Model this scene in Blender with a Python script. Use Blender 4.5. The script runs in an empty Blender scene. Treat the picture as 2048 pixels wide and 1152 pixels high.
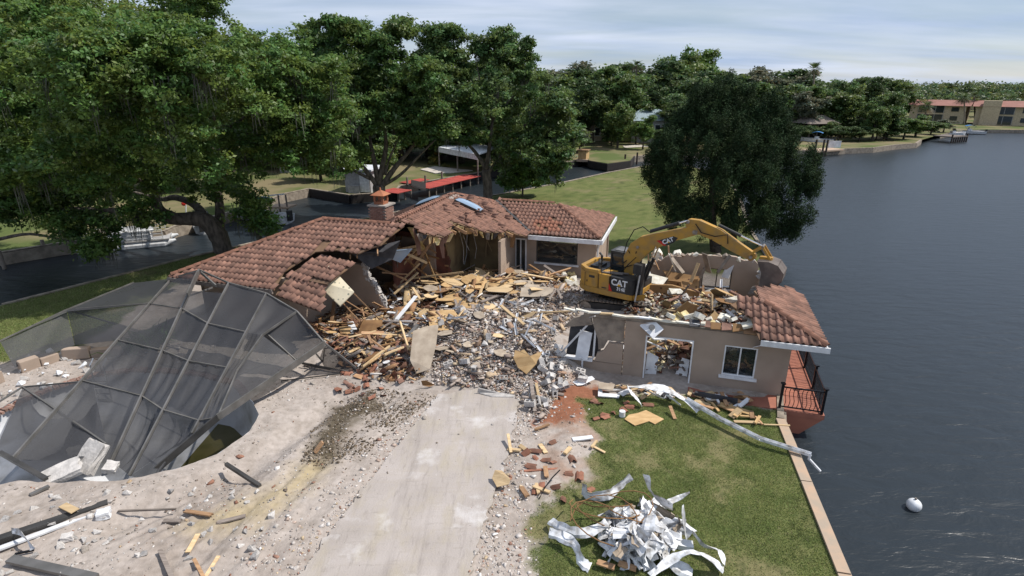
import bpy, math, random
import numpy as np
from mathutils import Vector, Matrix, Euler
from mathutils.geometry import tessellate_polygon

# ------------------------------------------------------------------ camera, sky, sun, exposure
S = bpy.context.scene
CAMH = 11.0; FPX = 1137.0; PITCH = math.atan(408 / 1137.0)
cam_d = bpy.data.cameras.new('camera'); cam = bpy.data.objects.new('camera', cam_d)
S.collection.objects.link(cam); S.camera = cam
cam.location = (0, 0, CAMH); cam.rotation_euler = (math.pi / 2 - PITCH, 0, 0)
cam_d.sensor_width = 36; cam_d.lens = FPX / 2048 * 36; cam_d.clip_start = .1; cam_d.clip_end = 6000

SUN_AZ, SUN_EL = 6.0, 55.0            # azimuth measured from +X towards +Y, elevation
W = bpy.data.worlds.new('World'); S.world = W; W.use_nodes = True
wn = W.node_tree.nodes; wl = W.node_tree.links; wn.clear()
out = wn.new('ShaderNodeOutputWorld'); bg = wn.new('ShaderNodeBackground'); bg.inputs[1].default_value = .075
sky = wn.new('ShaderNodeTexSky'); sky.sky_type = 'NISHITA'; sky.sun_disc = False
sky.sun_elevation = math.radians(SUN_EL); sky.sun_rotation = math.radians(90 - SUN_AZ)
sky.air_density = 1.0; sky.dust_density = .2; sky.ozone_density = 1.6
tc = wn.new('ShaderNodeTexCoord'); sep = wn.new('ShaderNodeSeparateXYZ'); wl.new(tc.outputs['Generated'], sep.inputs[0])
ad = wn.new('ShaderNodeMath'); ad.operation = 'ADD'; ad.inputs[1].default_value = .12; wl.new(sep.outputs[2], ad.inputs[0])
mxm = wn.new('ShaderNodeMath'); mxm.operation = 'MAXIMUM'; mxm.inputs[1].default_value = .05; wl.new(ad.outputs[0], mxm.inputs[0])
dx = wn.new('ShaderNodeMath'); dx.operation = 'DIVIDE'; wl.new(sep.outputs[0], dx.inputs[0]); wl.new(mxm.outputs[0], dx.inputs[1])
dy = wn.new('ShaderNodeMath'); dy.operation = 'DIVIDE'; wl.new(sep.outputs[1], dy.inputs[0]); wl.new(mxm.outputs[0], dy.inputs[1])
cmb = wn.new('ShaderNodeCombineXYZ'); wl.new(dx.outputs[0], cmb.inputs[0]); wl.new(dy.outputs[0], cmb.inputs[1])
mp = wn.new('ShaderNodeMapping'); mp.inputs['Scale'].default_value = (.42, 1.0, 1); mp.inputs['Rotation'].default_value = (0, 0, .12); wl.new(cmb.outputs[0], mp.inputs[0])
nz = wn.new('ShaderNodeTexNoise'); nz.inputs['Scale'].default_value = 1.3; nz.inputs['Detail'].default_value = 8; nz.inputs['Roughness'].default_value = .55; nz.inputs['Distortion'].default_value = .6
wl.new(mp.outputs[0], nz.inputs[0])
cr = wn.new('ShaderNodeValToRGB'); cr.color_ramp.elements[0].position = .33; cr.color_ramp.elements[0].color = (.46, .46, .46, 1); cr.color_ramp.elements[1].position = .66; cr.color_ramp.elements[1].color = (.95, .95, .95, 1)
wl.new(nz.outputs[0], cr.inputs[0])
nz2 = wn.new('ShaderNodeTexNoise'); nz2.inputs['Scale'].default_value = .9; nz2.inputs['Detail'].default_value = 5; wl.new(mp.outputs[0], nz2.inputs[0])
cr2 = wn.new('ShaderNodeValToRGB'); cr2.color_ramp.elements[0].position = .35; cr2.color_ramp.elements[0].color = (5.4, 6.9, 9.6, 1); cr2.color_ramp.elements[1].position = .6; cr2.color_ramp.elements[1].color = (8.8, 9.8, 11.9, 1)
wl.new(nz2.outputs[0], cr2.inputs[0])
mxs = wn.new('ShaderNodeMix'); mxs.data_type = 'RGBA'; wl.new(cr.outputs[0], mxs.inputs[0]); wl.new(sky.outputs[0], mxs.inputs[6]); wl.new(cr2.outputs[0], mxs.inputs[7])
wl.new(mxs.outputs[2], bg.inputs[0]); wl.new(bg.outputs[0], out.inputs[0])

sd = bpy.data.lights.new('sun', 'SUN'); sun = bpy.data.objects.new('sun', sd); S.collection.objects.link(sun)
sd.energy = 4.6; sd.angle = math.radians(.53); sd.color = (1, .95, .88)
sdir = Vector((math.cos(math.radians(SUN_AZ)) * math.cos(math.radians(SUN_EL)), math.sin(math.radians(SUN_AZ)) * math.cos(math.radians(SUN_EL)), math.sin(math.radians(SUN_EL))))
sun.rotation_euler = sdir.to_track_quat('Z', 'Y').to_euler(); sun.location = (40, 0, 60)
S.view_settings.view_transform = 'Standard'; S.view_settings.look = 'None'; S.view_settings.exposure = 0.10; S.view_settings.gamma = 1
S.view_settings.use_curve_mapping = False
try:
    S.cycles.max_bounces = 6; S.cycles.transparent_max_bounces = 16; S.cycles.diffuse_bounces = 3; S.cycles.glossy_bounces = 3
except Exception: pass

# ------------------------------------------------------------------ helpers
R = random.Random(7); NR = np.random.default_rng(7)
PC, PS = math.cos(PITCH), math.sin(PITCH)
def ray(x, y):
    v = (y - 576) / FPX; return ((x - 1024) / FPX, PC - v * PS, -(PS + v * PC))
def at(x, y, z=0.):                    # the place on height z seen at photo pixel x, y
    r = ray(x, y); t = (z - CAMH) / r[2]; return Vector((r[0] * t, r[1] * t, z))
def atY(x, y, Y):
    r = ray(x, y); t = Y / r[1]; return Vector((r[0] * t, Y, CAMH + r[2] * t))
class Fr:
    def __init__(s, O, a):
        a = math.radians(a); s.O = O; s.ex = (math.cos(a), math.sin(a)); s.ey = (-math.sin(a), math.cos(a)); s.a = a
    def __call__(s, u, v, z=0.): return Vector((s.O[0] + s.ex[0] * u + s.ey[0] * v, s.O[1] + s.ex[1] * u + s.ey[1] * v, z))
    def loc(s, x, y):
        d = (x - s.O[0], y - s.O[1]); return d[0] * s.ex[0] + d[1] * s.ex[1], d[0] * s.ey[0] + d[1] * s.ey[1]
HF = Fr((-15.6, 24.75), -17); RF = Fr((10.1, 18.57), -17)

class Noise:
    def __init__(s, seed): s.g = np.random.default_rng(seed).random((256, 256))
    def v(s, x, y):
        xi = np.floor(x).astype(int); yi = np.floor(y).astype(int); fx = x - xi; fy = y - yi
        fx = fx * fx * (3 - 2 * fx); fy = fy * fy * (3 - 2 * fy); g = s.g
        a = g[xi % 256, yi % 256]; b = g[(xi + 1) % 256, yi % 256]; c = g[xi % 256, (yi + 1) % 256]; d = g[(xi + 1) % 256, (yi + 1) % 256]
        return (a * (1 - fx) + b * fx) * (1 - fy) + (c * (1 - fx) + d * fx) * fy
    def f(s, x, y, sc, oct=4):
        r = 0; w = 1; t = 0
        for i in range(oct): r = r + w * s.v(x / sc + 17 * i, y / sc + 31 * i); t += w; w *= .55; sc /= 2.03
        return r / t
N1, N2, N3 = Noise(1), Noise(2), Noise(3)
def pdist(P, X, Y):                    # signed distance to a polygon, negative inside
    P = np.array([(p[0], p[1]) for p in P], float); n = len(P); ins = np.zeros(X.shape, bool); D = np.full(X.shape, 1e9)
    for i in range(n):
        a = P[i]; b = P[(i + 1) % n]; e = b - a
        t = np.clip(((X - a[0]) * e[0] + (Y - a[1]) * e[1]) / max(e @ e, 1e-9), 0, 1)
        D = np.minimum(D, np.hypot(X - a[0] - t * e[0], Y - a[1] - t * e[1]))
        c = ((a[1] > Y) != (b[1] > Y)) & (X < (b[0] - a[0]) * (Y - a[1]) / ((b[1] - a[1]) if abs(b[1] - a[1]) > 1e-12 else 1e-12) + a[0])
        ins ^= c
    return np.where(ins, -D, D)
def inpoly(P, x, y): return float(pdist(P, np.array([x]), np.array([y]))[0]) < 0

WMX = {}
COL = bpy.data.collections.new('scene'); S.collection.children.link(COL)
def wmat(o): return WMX.get(o.name, Matrix.Identity(4)) if o else Matrix.Identity(4)
def link(o, parent=None, M=None):
    """put o in the scene; M is its world matrix"""
    COL.objects.link(o); M = M or Matrix.Identity(4)
    if parent is not None:
        o.parent = parent; o.matrix_parent_inverse = wmat(parent).inverted()
    o.matrix_basis = M; WMX[o.name] = M.copy(); return o
def tag(o, label=None, cat=None, group=None, kind=None):
    if label: o['label'] = label
    if cat: o['category'] = cat
    if group: o['group'] = group
    if kind: o['kind'] = kind
    return o
def thing(name, label, cat, loc=(0, 0, 0), rz=0, group=None):
    o = bpy.data.objects.new(name, None); o.empty_display_size = .3
    link(o, None, Matrix.Translation(Vector(loc)) @ Matrix.Rotation(rz, 4, 'Z')); return tag(o, label, cat, group)
class MB:
    def __init__(s): s.v = []; s.f = []; s.c = []; s.cur = (1, 1, 1)
    def add(s, vs, fs, c=None):
        b = len(s.v); s.v += [tuple(v) for v in vs]; s.f += [tuple(i + b for i in f) for f in fs]; s.c += [c or s.cur] * len(fs); return s
    def box(s, c, size, Rm=None, col=None):
        x, y, z = [k / 2 for k in size]; vs = [Vector((a * x, b * y, d * z)) for a in (-1, 1) for b in (-1, 1) for d in (-1, 1)]
        if Rm is not None: vs = [Rm @ v for v in vs]
        c = Vector(c); return s.add([v + c for v in vs], [(0, 1, 3, 2), (4, 6, 7, 5), (0, 4, 5, 1), (2, 3, 7, 6), (0, 2, 6, 4), (1, 5, 7, 3)], col)
    def fbox(s, F, u0, u1, v0, v1, z0, z1, col=None):
        vs = [F(u, v, z) for u in (u0, u1) for v in (v0, v1) for z in (z0, z1)]
        return s.add(vs, [(0, 1, 3, 2), (4, 6, 7, 5), (0, 4, 5, 1), (2, 3, 7, 6), (0, 2, 6, 4), (1, 5, 7, 3)], col)
    def bar(s, a, b, w, h, col=None, up=(0, 0, 1)):
        a = Vector(a); b = Vector(b); d = (b - a); L = d.length
        if L < 1e-6: return s
        d.normalize(); up = Vector(up)
        if abs(d.dot(up)) > .98: up = Vector((1, 0, 0))
        sd_ = d.cross(up).normalized(); u2 = sd_.cross(d)
        vs = [p + sd_ * (i * w / 2) + u2 * (j * h / 2) for p in (a, b) for i, j in ((-1, -1), (1, -1), (1, 1), (-1, 1))]
        return s.add(vs, [(3, 2, 1, 0), (4, 5, 6, 7), (0, 1, 5, 4), (1, 2, 6, 5), (2, 3, 7, 6), (3, 0, 4, 7)], col)
    def tube(s, pts, rad, seg=8, col=None, cap=True):
        pts = [Vector(p) for p in pts]; n = len(pts); rad = rad if hasattr(rad, '__len__') else [rad] * n; vs = []; fs = []
        ref = Vector((.13, .27, .95)).normalized()
        for i, p in enumerate(pts):
            d = (pts[min(i + 1, n - 1)] - pts[max(i - 1, 0)]).normalized(); r = ref if abs(d.dot(ref)) < .93 else Vector((1, 0, 0))
            a = d.cross(r).normalized(); b = d.cross(a)
            for k in range(seg):
                t = 2 * math.pi * k / seg; vs.append(p + (a * math.cos(t) + b * math.sin(t)) * rad[i])
        for i in range(n - 1):
            for k in range(seg): fs.append((i * seg + k, i * seg + (k + 1) % seg, (i + 1) * seg + (k + 1) % seg, (i + 1) * seg + k))
        if cap: fs.append(tuple(range(seg))); fs.append(tuple((n - 1) * seg + k for k in reversed(range(seg))))
        return s.add(vs, fs, col)
    def prism(s, poly, off, col=None):
        """closed 3D outline swept by a vector"""
        n = len(poly); P = [Vector(p) for p in poly]; off = Vector(off); vs = P + [p + off for p in P]
        tri = tessellate_polygon([P]); fs = [t for t in tri] + [tuple(i + n for i in reversed(t)) for t in tri]
        fs += [(i, (i + 1) % n, n + (i + 1) % n, n + i) for i in range(n)]
        return s.add(vs, fs, col)
    def holed(s, outer, holes, off, col=None):
        loops = [[Vector(p) for p in outer]] + [[Vector(p) for p in h] for h in holes]
        P = [p for l in loops for p in l]; n = len(P); off = Vector(off); vs = P + [p + off for p in P]
        tri = tessellate_polygon(loops); fs = [t for t in tri] + [tuple(i + n for i in reversed(t)) for t in tri]; b = 0
        for l in loops:
            m = len(l); fs += [(b + i, b + (i + 1) % m, n + b + (i + 1) % m, n + b + i) for i in range(m)]; b += m
        return s.add(vs, fs, col)
    def mesh(s, name, mat, smooth=False, colors=False):
        me = bpy.data.meshes.new(name); me.from_pydata(s.v, [], s.f); me.materials.append(mat)
        import bmesh
        bm = bmesh.new(); bm.from_mesh(me); bmesh.ops.recalc_face_normals(bm, faces=bm.faces[:]); bm.to_mesh(me); bm.free()
        if smooth: me.polygons.foreach_set('use_smooth', [True] * len(me.polygons))
        if colors:
            at_ = me.attributes.new('Col', 'FLOAT_COLOR', 'FACE'); at_.data.foreach_set('color', np.array([(*c, 1) for c in s.c], 'f').ravel())
        me.update(); return me
    def build(s, name, mat, parent=None, smooth=False, colors=False, kind=None, bevel=0, local=False):
        """vertices are world coordinates"""
        v = None
        if parent is None or local:
            if not local:
                P = np.array(s.v); c = Vector(((P[:, 0].min() + P[:, 0].max()) / 2, (P[:, 1].min() + P[:, 1].max()) / 2, P[:, 2].min())); s.v = [tuple(Vector(p) - c) for p in s.v]; M = Matrix.Translation(c)
            else: M = wmat(parent)
        else: M = Matrix.Identity(4)
        o = bpy.data.objects.new(name, s.mesh(name, mat, smooth, colors)); link(o, parent, M)
        if bevel:
            b = o.modifiers.new('bevel', 'BEVEL'); b.width = bevel; b.segments = 2; b.limit_method = 'ANGLE'
        if kind: o['kind'] = kind
        return o
def npmesh(name, V, F, mat, col=None, smooth=False, dom='FACE'):
    """V (n,3), F (m,k) arrays"""
    me = bpy.data.meshes.new(name); k = F.shape[1]; me.vertices.add(len(V)); me.vertices.foreach_set('co', V.astype('f').ravel())
    me.loops.add(F.size); me.loops.foreach_set('vertex_index', F.astype('i').ravel()); me.polygons.add(len(F))
    me.polygons.foreach_set('loop_start', np.arange(0, F.size, k, dtype='i')); me.update(calc_edges=True)
    if smooth: me.polygons.foreach_set('use_smooth', np.ones(len(F), bool))
    me.materials.append(mat)
    if col is not None:
        a = me.attributes.new('Col', 'FLOAT_COLOR', dom); c = np.ones((len(col), 4), 'f'); c[:, :3] = col; a.data.foreach_set('color', c.ravel())
    return me
BV = np.array([(a, b, c) for a in (-.5, .5) for b in (-.5, .5) for c in (-.5, .5)]); BF = np.array([(0, 1, 3, 2), (4, 6, 7, 5), (0, 4, 5, 1), (2, 3, 7, 6), (0, 2, 6, 4), (1, 5, 7, 3)])
def rotm(n, tilt=math.pi, rng=NR):
    """random rotations: spin about z, then tilt"""
    a = rng.uniform(0, 2 * math.pi, n); b = rng.uniform(-tilt, tilt, n); g = rng.uniform(-tilt, tilt, n)
    def mk(ax, t):
        c, s_ = np.cos(t), np.sin(t); M = np.zeros((n, 3, 3)); i, j = [(1, 2), (2, 0), (0, 1)][ax]; M[:, ax, ax] = 1; M[:, i, i] = c; M[:, j, j] = c; M[:, i, j] = -s_; M[:, j, i] = s_; return M
    return mk(2, a) @ mk(1, b) @ mk(0, g)
def boxes(name, C, Sz, Rm, col, mat, jit=.18, rng=NR):
    n = len(C); v = np.repeat(BV[None], n, 0) * (1 + rng.uniform(-jit, jit, (n, 8, 3))); v = v * Sz[:, None, :]; v = np.einsum('nij,nkj->nki', Rm, v) + C[:, None, :]
    F = (BF[None] + 8 * np.arange(n)[:, None, None]).reshape(-1, 4); return npmesh(name, v.reshape(-1, 3), F, mat, np.repeat(col, 6, 0))
def put(name, me, parent=None, M=None, kind=None, label=None, cat=None, group=None):
    o = bpy.data.objects.new(name, me); link(o, parent, M); return tag(o, label, cat, group, kind)

# ------------------------------------------------------------------ materials
def mat(name, col=(.5, .5, .5), rough=.8, col2=None, scale=4., bump=0., bscale=25., attr=False, metal=0., spec=.3, rnd=0., stretch=(1, 1, 1), lo=.35, hi=.65, world=False, detail=6):
    m = bpy.data.materials.new(name); m.use_nodes = True; n = m.node_tree.nodes; l = m.node_tree.links; b = n['Principled BSDF']
    b.inputs['Roughness'].default_value = rough; b.inputs['Metallic'].default_value = metal; b.inputs['Specular IOR Level'].default_value = spec
    t = n.new('ShaderNodeTexCoord'); mp_ = n.new('ShaderNodeMapping'); mp_.inputs['Scale'].default_value = stretch
    if world:
        g = n.new('ShaderNodeNewGeometry'); l.new(g.outputs['Position'], mp_.inputs[0])
    else: l.new(t.outputs['Object'], mp_.inputs[0])
    no = n.new('ShaderNodeTexNoise'); no.inputs['Scale'].default_value = scale; no.inputs['Detail'].default_value = detail; l.new(mp_.outputs[0], no.inputs[0])
    rp = n.new('ShaderNodeMapRange'); rp.inputs[1].default_value = lo; rp.inputs[2].default_value = hi; l.new(no.outputs[0], rp.inputs[0])
    mx = n.new('ShaderNodeMix'); mx.data_type = 'RGBA'; l.new(rp.outputs[0], mx.inputs[0])
    if attr:
        a = n.new('ShaderNodeAttribute'); a.attribute_name = 'Col'
        sc2 = n.new('ShaderNodeMix'); sc2.data_type = 'RGBA'; sc2.blend_type = 'MULTIPLY'; sc2.inputs[0].default_value = 1
        mx.inputs[6].default_value = (*[c for c in (col2 or (.72, .72, .72))], 1); mx.inputs[7].default_value = (1.18, 1.18, 1.18, 1)
        l.new(a.outputs['Color'], sc2.inputs[6]); l.new(mx.outputs[2], sc2.inputs[7]); last = sc2.outputs[2]
    else:
        c2 = col2 or tuple(c * .72 for c in col); mx.inputs[6].default_value = (*c2, 1); mx.inputs[7].default_value = (*col, 1); last = mx.outputs[2]
    if rnd:
        oi = n.new('ShaderNodeObjectInfo'); r2 = n.new('ShaderNodeMapRange'); r2.inputs[3].default_value = 1 - rnd; r2.inputs[4].default_value = 1 + rnd; l.new(oi.outputs['Random'], r2.inputs[0])
        mm = n.new('ShaderNodeMix'); mm.data_type = 'RGBA'; mm.blend_type = 'MULTIPLY'; mm.inputs[0].default_value = 1; l.new(last, mm.inputs[6]); l.new(r2.outputs[0], mm.inputs[7]); last = mm.outputs[2]
    l.new(last, b.inputs['Base Color'])
    if bump:
        nb = n.new('ShaderNodeTexNoise'); nb.inputs['Scale'].default_value = bscale; nb.inputs['Detail'].default_value = 5; l.new(mp_.outputs[0], nb.inputs[0])
        bp = n.new('ShaderNodeBump'); bp.inputs['Strength'].default_value = bump; bp.inputs['Distance'].default_value = .03; l.new(nb.outputs[0], bp.inputs['Height']); l.new(bp.outputs[0], b.inputs['Normal'])
    return m
def leafmat(name, trans=.35, rough=.5):
    m = bpy.data.materials.new(name); m.use_nodes = True; n = m.node_tree.nodes; l = m.node_tree.links; b = n['Principled BSDF']; o = n['Material Output']
    a = n.new('ShaderNodeAttribute'); a.attribute_name = 'Col'; l.new(a.outputs['Color'], b.inputs['Base Color']); b.inputs['Roughness'].default_value = rough; b.inputs['Specular IOR Level'].default_value = .35
    tr = n.new('ShaderNodeBsdfTranslucent'); hs = n.new('ShaderNodeHueSaturation'); hs.inputs['Value'].default_value = 1.5; hs.inputs['Hue'].default_value = .485; l.new(a.outputs['Color'], hs.inputs['Color']); l.new(hs.outputs[0], tr.inputs[0])
    mx = n.new('ShaderNodeMixShader'); mx.inputs[0].default_value = trans; l.new(b.outputs[0], mx.inputs[1]); l.new(tr.outputs[0], mx.inputs[2]); l.new(mx.outputs[0], o.inputs[0]); return m
M = {}
M['ground'] = mat('ground_dirt', attr=True, rough=.95, scale=6, bump=.6, bscale=14, world=True, col2=(.78, .77, .75), spec=.1, lo=.22, hi=.78)
M['lawn'] = mat('far_lawn', (.09, .115, .038), .95, (.20, .165, .095), scale=.16, world=True, bump=.6, bscale=6, spec=.1, lo=.40, hi=.60, detail=8)
M['chips'] = mat('rubble_chips', attr=True, rough=.9, scale=20, world=True, spec=.15)
M['wood'] = mat('raw_lumber', (.41, .25, .135), .8, (.27, .155, .085), scale=3, stretch=(.6, 6, 6), rnd=.35, bump=.2)
M['palewood'] = mat('pale_lumber', (.58, .43, .25), .75, (.44, .31, .17), scale=3, stretch=(.6, 6, 6), rnd=.25)
M['greywood'] = mat('weathered_lumber', (.26, .22, .19), .85, (.16, .13, .11), scale=3, stretch=(.6, 6, 6), rnd=.3)
M['ply'] = mat('plywood', (.50, .34, .17), .8, (.38, .24, .11), scale=2.2, stretch=(1, 3, 1), rnd=.2, bump=.15)
M['ply_grey'] = mat('dusty_plywood', (.42, .35, .27), .85, (.30, .24, .18), scale=2.5, rnd=.12)
M['ply_brown'] = mat('brown_board', (.25, .14, .06), .8, (.17, .09, .04), scale=2.5, rnd=.12)
M['block'] = mat('broken_block', (.52, .49, .46), .95, (.36, .34, .32), scale=6, rnd=.25, bump=.5, bscale=18)
M['white'] = mat('white_painted', (.78, .79, .80), .45, (.60, .60, .61), scale=2.5, rnd=.08)
M['crumple'] = mat('crumpled_white_aluminium', (.70, .71, .73), .42, (.27, .25, .22), scale=4.5, lo=.30, hi=.56, rnd=.14, bump=.5, bscale=5, spec=.5)
M['foam'] = mat('yellow_foam', (.72, .62, .36), .9, (.52, .38, .14), scale=4, rnd=.2, bump=.8, bscale=12)
M['whitefoam'] = mat('white_foam', (.74, .72, .64), .9, (.55, .50, .40), scale=4, rnd=.1, bump=.6, bscale=12)
M['pink'] = mat('pink_insulation', (.62, .42, .38), .95, (.45, .30, .27), scale=5, bump=.8, bscale=12)
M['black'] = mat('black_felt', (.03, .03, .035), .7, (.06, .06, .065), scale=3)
M['tile'] = mat('clay_roof_tile', (.285, .155, .112), .85, (.165, .095, .072), scale=2.3, rnd=.22, world=True, spec=.25, bump=.2)
M['tile_raw'] = mat('orange_clay', (.31, .135, .085), .85, (.22, .10, .065), scale=5, rnd=.25)
M['ridge_tile'] = mat('ridge_tile_clay', (.24, .115, .075), .8, (.15, .075, .05), scale=3, rnd=.2)
M['deckply'] = mat('roof_sheathing', (.20, .12, .07), .9, (.10, .065, .045), scale=2, world=True)
M['stucco'] = mat('tan_stucco', (.385, .30, .235), .92, (.295, .23, .18), scale=.9, detail=10, lo=.28, hi=.6, world=True, bump=.35, bscale=60)
M['stucco_rough'] = mat('scraped_block', (.30, .25, .20), .95, (.18, .15, .125), scale=2.5, world=True, bump=.9, bscale=9)
M['brickmat'] = mat('chimney_brick', (.24, .12, .09), .9, (.30, .22, .18), scale=5, rnd=.25)
M['mortar'] = mat('mortar', (.36, .32, .28), .95)
M['terracotta'] = mat('terracotta', (.40, .155, .075), .8, (.28, .11, .06), scale=3)
M['reddeck'] = mat('red_painted_deck', (.36, .14, .09), .7, (.28, .11, .075), scale=1.5, world=True)
M['redwood'] = mat('red_dock_boards', (.42, .075, .055), .7, (.33, .06, .05), scale=1.0, world=True, rnd=.12)
M['iron'] = mat('black_iron', (.015, .015, .018), .4, metal=.3)
M['alu'] = mat('bronze_grey_aluminium', (.20, .19, .18), .4, (.13, .125, .115), scale=2, metal=.35, rnd=.1)
M['aludark'] = mat('dark_bronze_aluminium', (.085, .08, .075), .45, (.05, .048, .045), scale=2, metal=.3)
M['plaster'] = mat('pool_plaster', (.60, .61, .63), .8, (.34, .335, .32), scale=1.1, world=True, bump=.3, bscale=6, lo=.30, hi=.55, detail=9)
M['cat'] = mat('machine_yellow', (.44, .235, .035), .55, (.29, .18, .065), scale=2.6, spec=.4, lo=.28, hi=.6, bump=.12)
M['catdark'] = mat('machine_black', (.022, .022, .024), .5, (.045, .043, .04), scale=3)
M['steel'] = mat('worn_steel', (.30, .27, .24), .45, (.17, .145, .125), scale=4, metal=.6)
M['chrome'] = mat('piston_rod', (.75, .75, .76), .15, (.7, .7, .7), metal=1)
M['bucket'] = mat('shaded_bucket_steel', (.10, .08, .07), .6, (.17, .14, .12), scale=2.5, metal=.2)  # steel darkened to carry the shade inside the bucket
M['rubber'] = mat('black_rubber', (.015, .015, .015), .8)
M['red'] = mat('red_decal', (.55, .03, .02), .4)
M['decalwhite'] = mat('white_lettering', (.82, .82, .82), .5)
M['decalyellow'] = mat('yellow_lettering', (.75, .42, .03), .5)
M['bark'] = mat('oak_bark', (.17, .14, .115), .95, (.07, .058, .048), scale=5, bump=1, bscale=12, stretch=(1, 1, .35))
M['barkdark'] = mat('dark_bark', (.085, .065, .05), .95, (.04, .03, .025), scale=5, bump=1, bscale=12)
M['palmbark'] = mat('palm_bark', (.26, .22, .18), .95)
M['leaf'] = leafmat('foliage'); M['needle'] = leafmat('cedar_foliage', .12, .9); M['moss'] = leafmat('hanging_moss', .2, .9)
M['grassblade'] = leafmat('grass_blades', .25, .8)
M['bulk'] = mat('seawall_concrete', (.34, .29, .23), .9, (.20, .165, .13), scale=2.5, world=True, bump=.5)
M['cap'] = mat('seawall_cap_boards', (.46, .32, .22), .9, (.36, .29, .22), scale=2.2, world=True)
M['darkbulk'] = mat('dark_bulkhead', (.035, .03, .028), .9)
M['sand'] = mat('pale_sand', (.55, .50, .44), .95)
M['roofwhite'] = mat('white_roof', (.68, .70, .72), .6)
M['roofblue'] = mat('blue_grey_roof', (.30, .38, .42), .6)
M['roofred'] = mat('red_tile_roof', (.30, .145, .115), .85, (.24, .115, .09), scale=.6, world=True)
M['condowall'] = mat('cream_wall', (.56, .46, .31), .9)
M['greywall'] = mat('grey_wall', (.42, .41, .40), .9)
M['boatwhite'] = mat('boat_gelcoat', (.80, .81, .82), .25, spec=.5)
M['boatblue'] = mat('blue_canvas', (.05, .19, .42), .6)
M['glassdark'] = mat('dark_glass', (.02, .03, .035), .08, (.03, .04, .045), spec=.8)
M['chrometrim'] = mat('bright_aluminium', (.6, .6, .6), .25, metal=1)
M['puddle'] = mat('murky_puddle', (.10, .095, .03), .12, (.16, .14, .06), scale=1.2, world=True, spec=.5)
M['claypatio'] = mat('red_clay_tile_floor', (.20, .065, .045), .8, (.12, .045, .035), scale=3, world=True)
M['floor'] = mat('grey_floor', (.38, .34, .30), .9, (.24, .21, .19), scale=1.2, world=True)
M['innerwall'] = mat('interior_yellow_wall', (.36, .27, .14), .9, (.20, .14, .08), scale=1.2, world=True)
M['innerred'] = mat('interior_red_brown_wall', (.20, .075, .05), .9, (.10, .045, .035), scale=1.2, world=True)
def screenmat():
    m = bpy.data.materials.new('insect_screen'); m.use_nodes = True; n = m.node_tree.nodes; l = m.node_tree.links; b = n['Principled BSDF']; o = n['Material Output']
    b.inputs['Base Color'].default_value = (.042, .042, .046, 1); b.inputs['Roughness'].default_value = .7
    t = n.new('ShaderNodeBsdfTransparent'); x = n.new('ShaderNodeMixShader'); x.inputs[0].default_value = .50
    no = n.new('ShaderNodeTexNoise'); no.inputs['Scale'].default_value = .9; g = n.new('ShaderNodeNewGeometry'); l.new(g.outputs['Position'], no.inputs[0])
    r = n.new('ShaderNodeMapRange'); r.inputs[3].default_value = .66; r.inputs[4].default_value = .90; l.new(no.outputs[0], r.inputs[0]); l.new(r.outputs[0], x.inputs[0])
    l.new(t.outputs[0], x.inputs[1]); l.new(b.outputs[0], x.inputs[2]); l.new(x.outputs[0], o.inputs[0]); return m
M['screen'] = screenmat()
def windowglass():
    m = bpy.data.materials.new('window_glass'); m.use_nodes = True; n = m.node_tree.nodes; l = m.node_tree.links; o = n['Material Output']
    b = n['Principled BSDF']; b.inputs['Base Color'].default_value = (.03, .04, .045, 1); b.inputs['Roughness'].default_value = .04; b.inputs['Specular IOR Level'].default_value = .8
    t = n.new('ShaderNodeBsdfTransparent'); x = n.new('ShaderNodeMixShader'); x.inputs[0].default_value = .4; l.new(t.outputs[0], x.inputs[1]); l.new(b.outputs[0], x.inputs[2]); l.new(x.outputs[0], o.inputs[0]); return m
M['glass'] = windowglass()
def spotted(name, base, spot, sc):
    m = mat(name, base, .8, tuple(c * .85 for c in base), scale=2); n = m.node_tree.nodes; l = m.node_tree.links; b = n['Principled BSDF']
    v = n.new('ShaderNodeTexVoronoi'); v.inputs['Scale'].default_value = sc; v.inputs['Randomness'].default_value = .35; t = n.new('ShaderNodeTexCoord'); l.new(t.outputs['Object'], v.inputs[0])
    r = n.new('ShaderNodeValToRGB'); r.color_ramp.elements[0].position = .16; r.color_ramp.elements[0].color = (1, 1, 1, 1); r.color_ramp.elements[1].position = .27; r.color_ramp.elements[1].color = (0, 0, 0, 1); l.new(v.outputs['Distance'], r.inputs[0])
    src = b.inputs['Base Color'].links[0].from_socket; x = n.new('ShaderNodeMix'); x.data_type = 'RGBA'; l.new(r.outputs[0], x.inputs[0]); l.new(src, x.inputs[6]); x.inputs[7].default_value = (*spot, 1); l.new(x.outputs[2], b.inputs['Base Color']); return m
M['spotfoam'] = spotted('spotted_cream_board', (.80, .70, .50), (.28, .27, .20), 4.5)
M['spotply'] = spotted('glue_spotted_plywood', (.34, .20, .09), (.10, .05, .03), 4.0)
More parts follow.
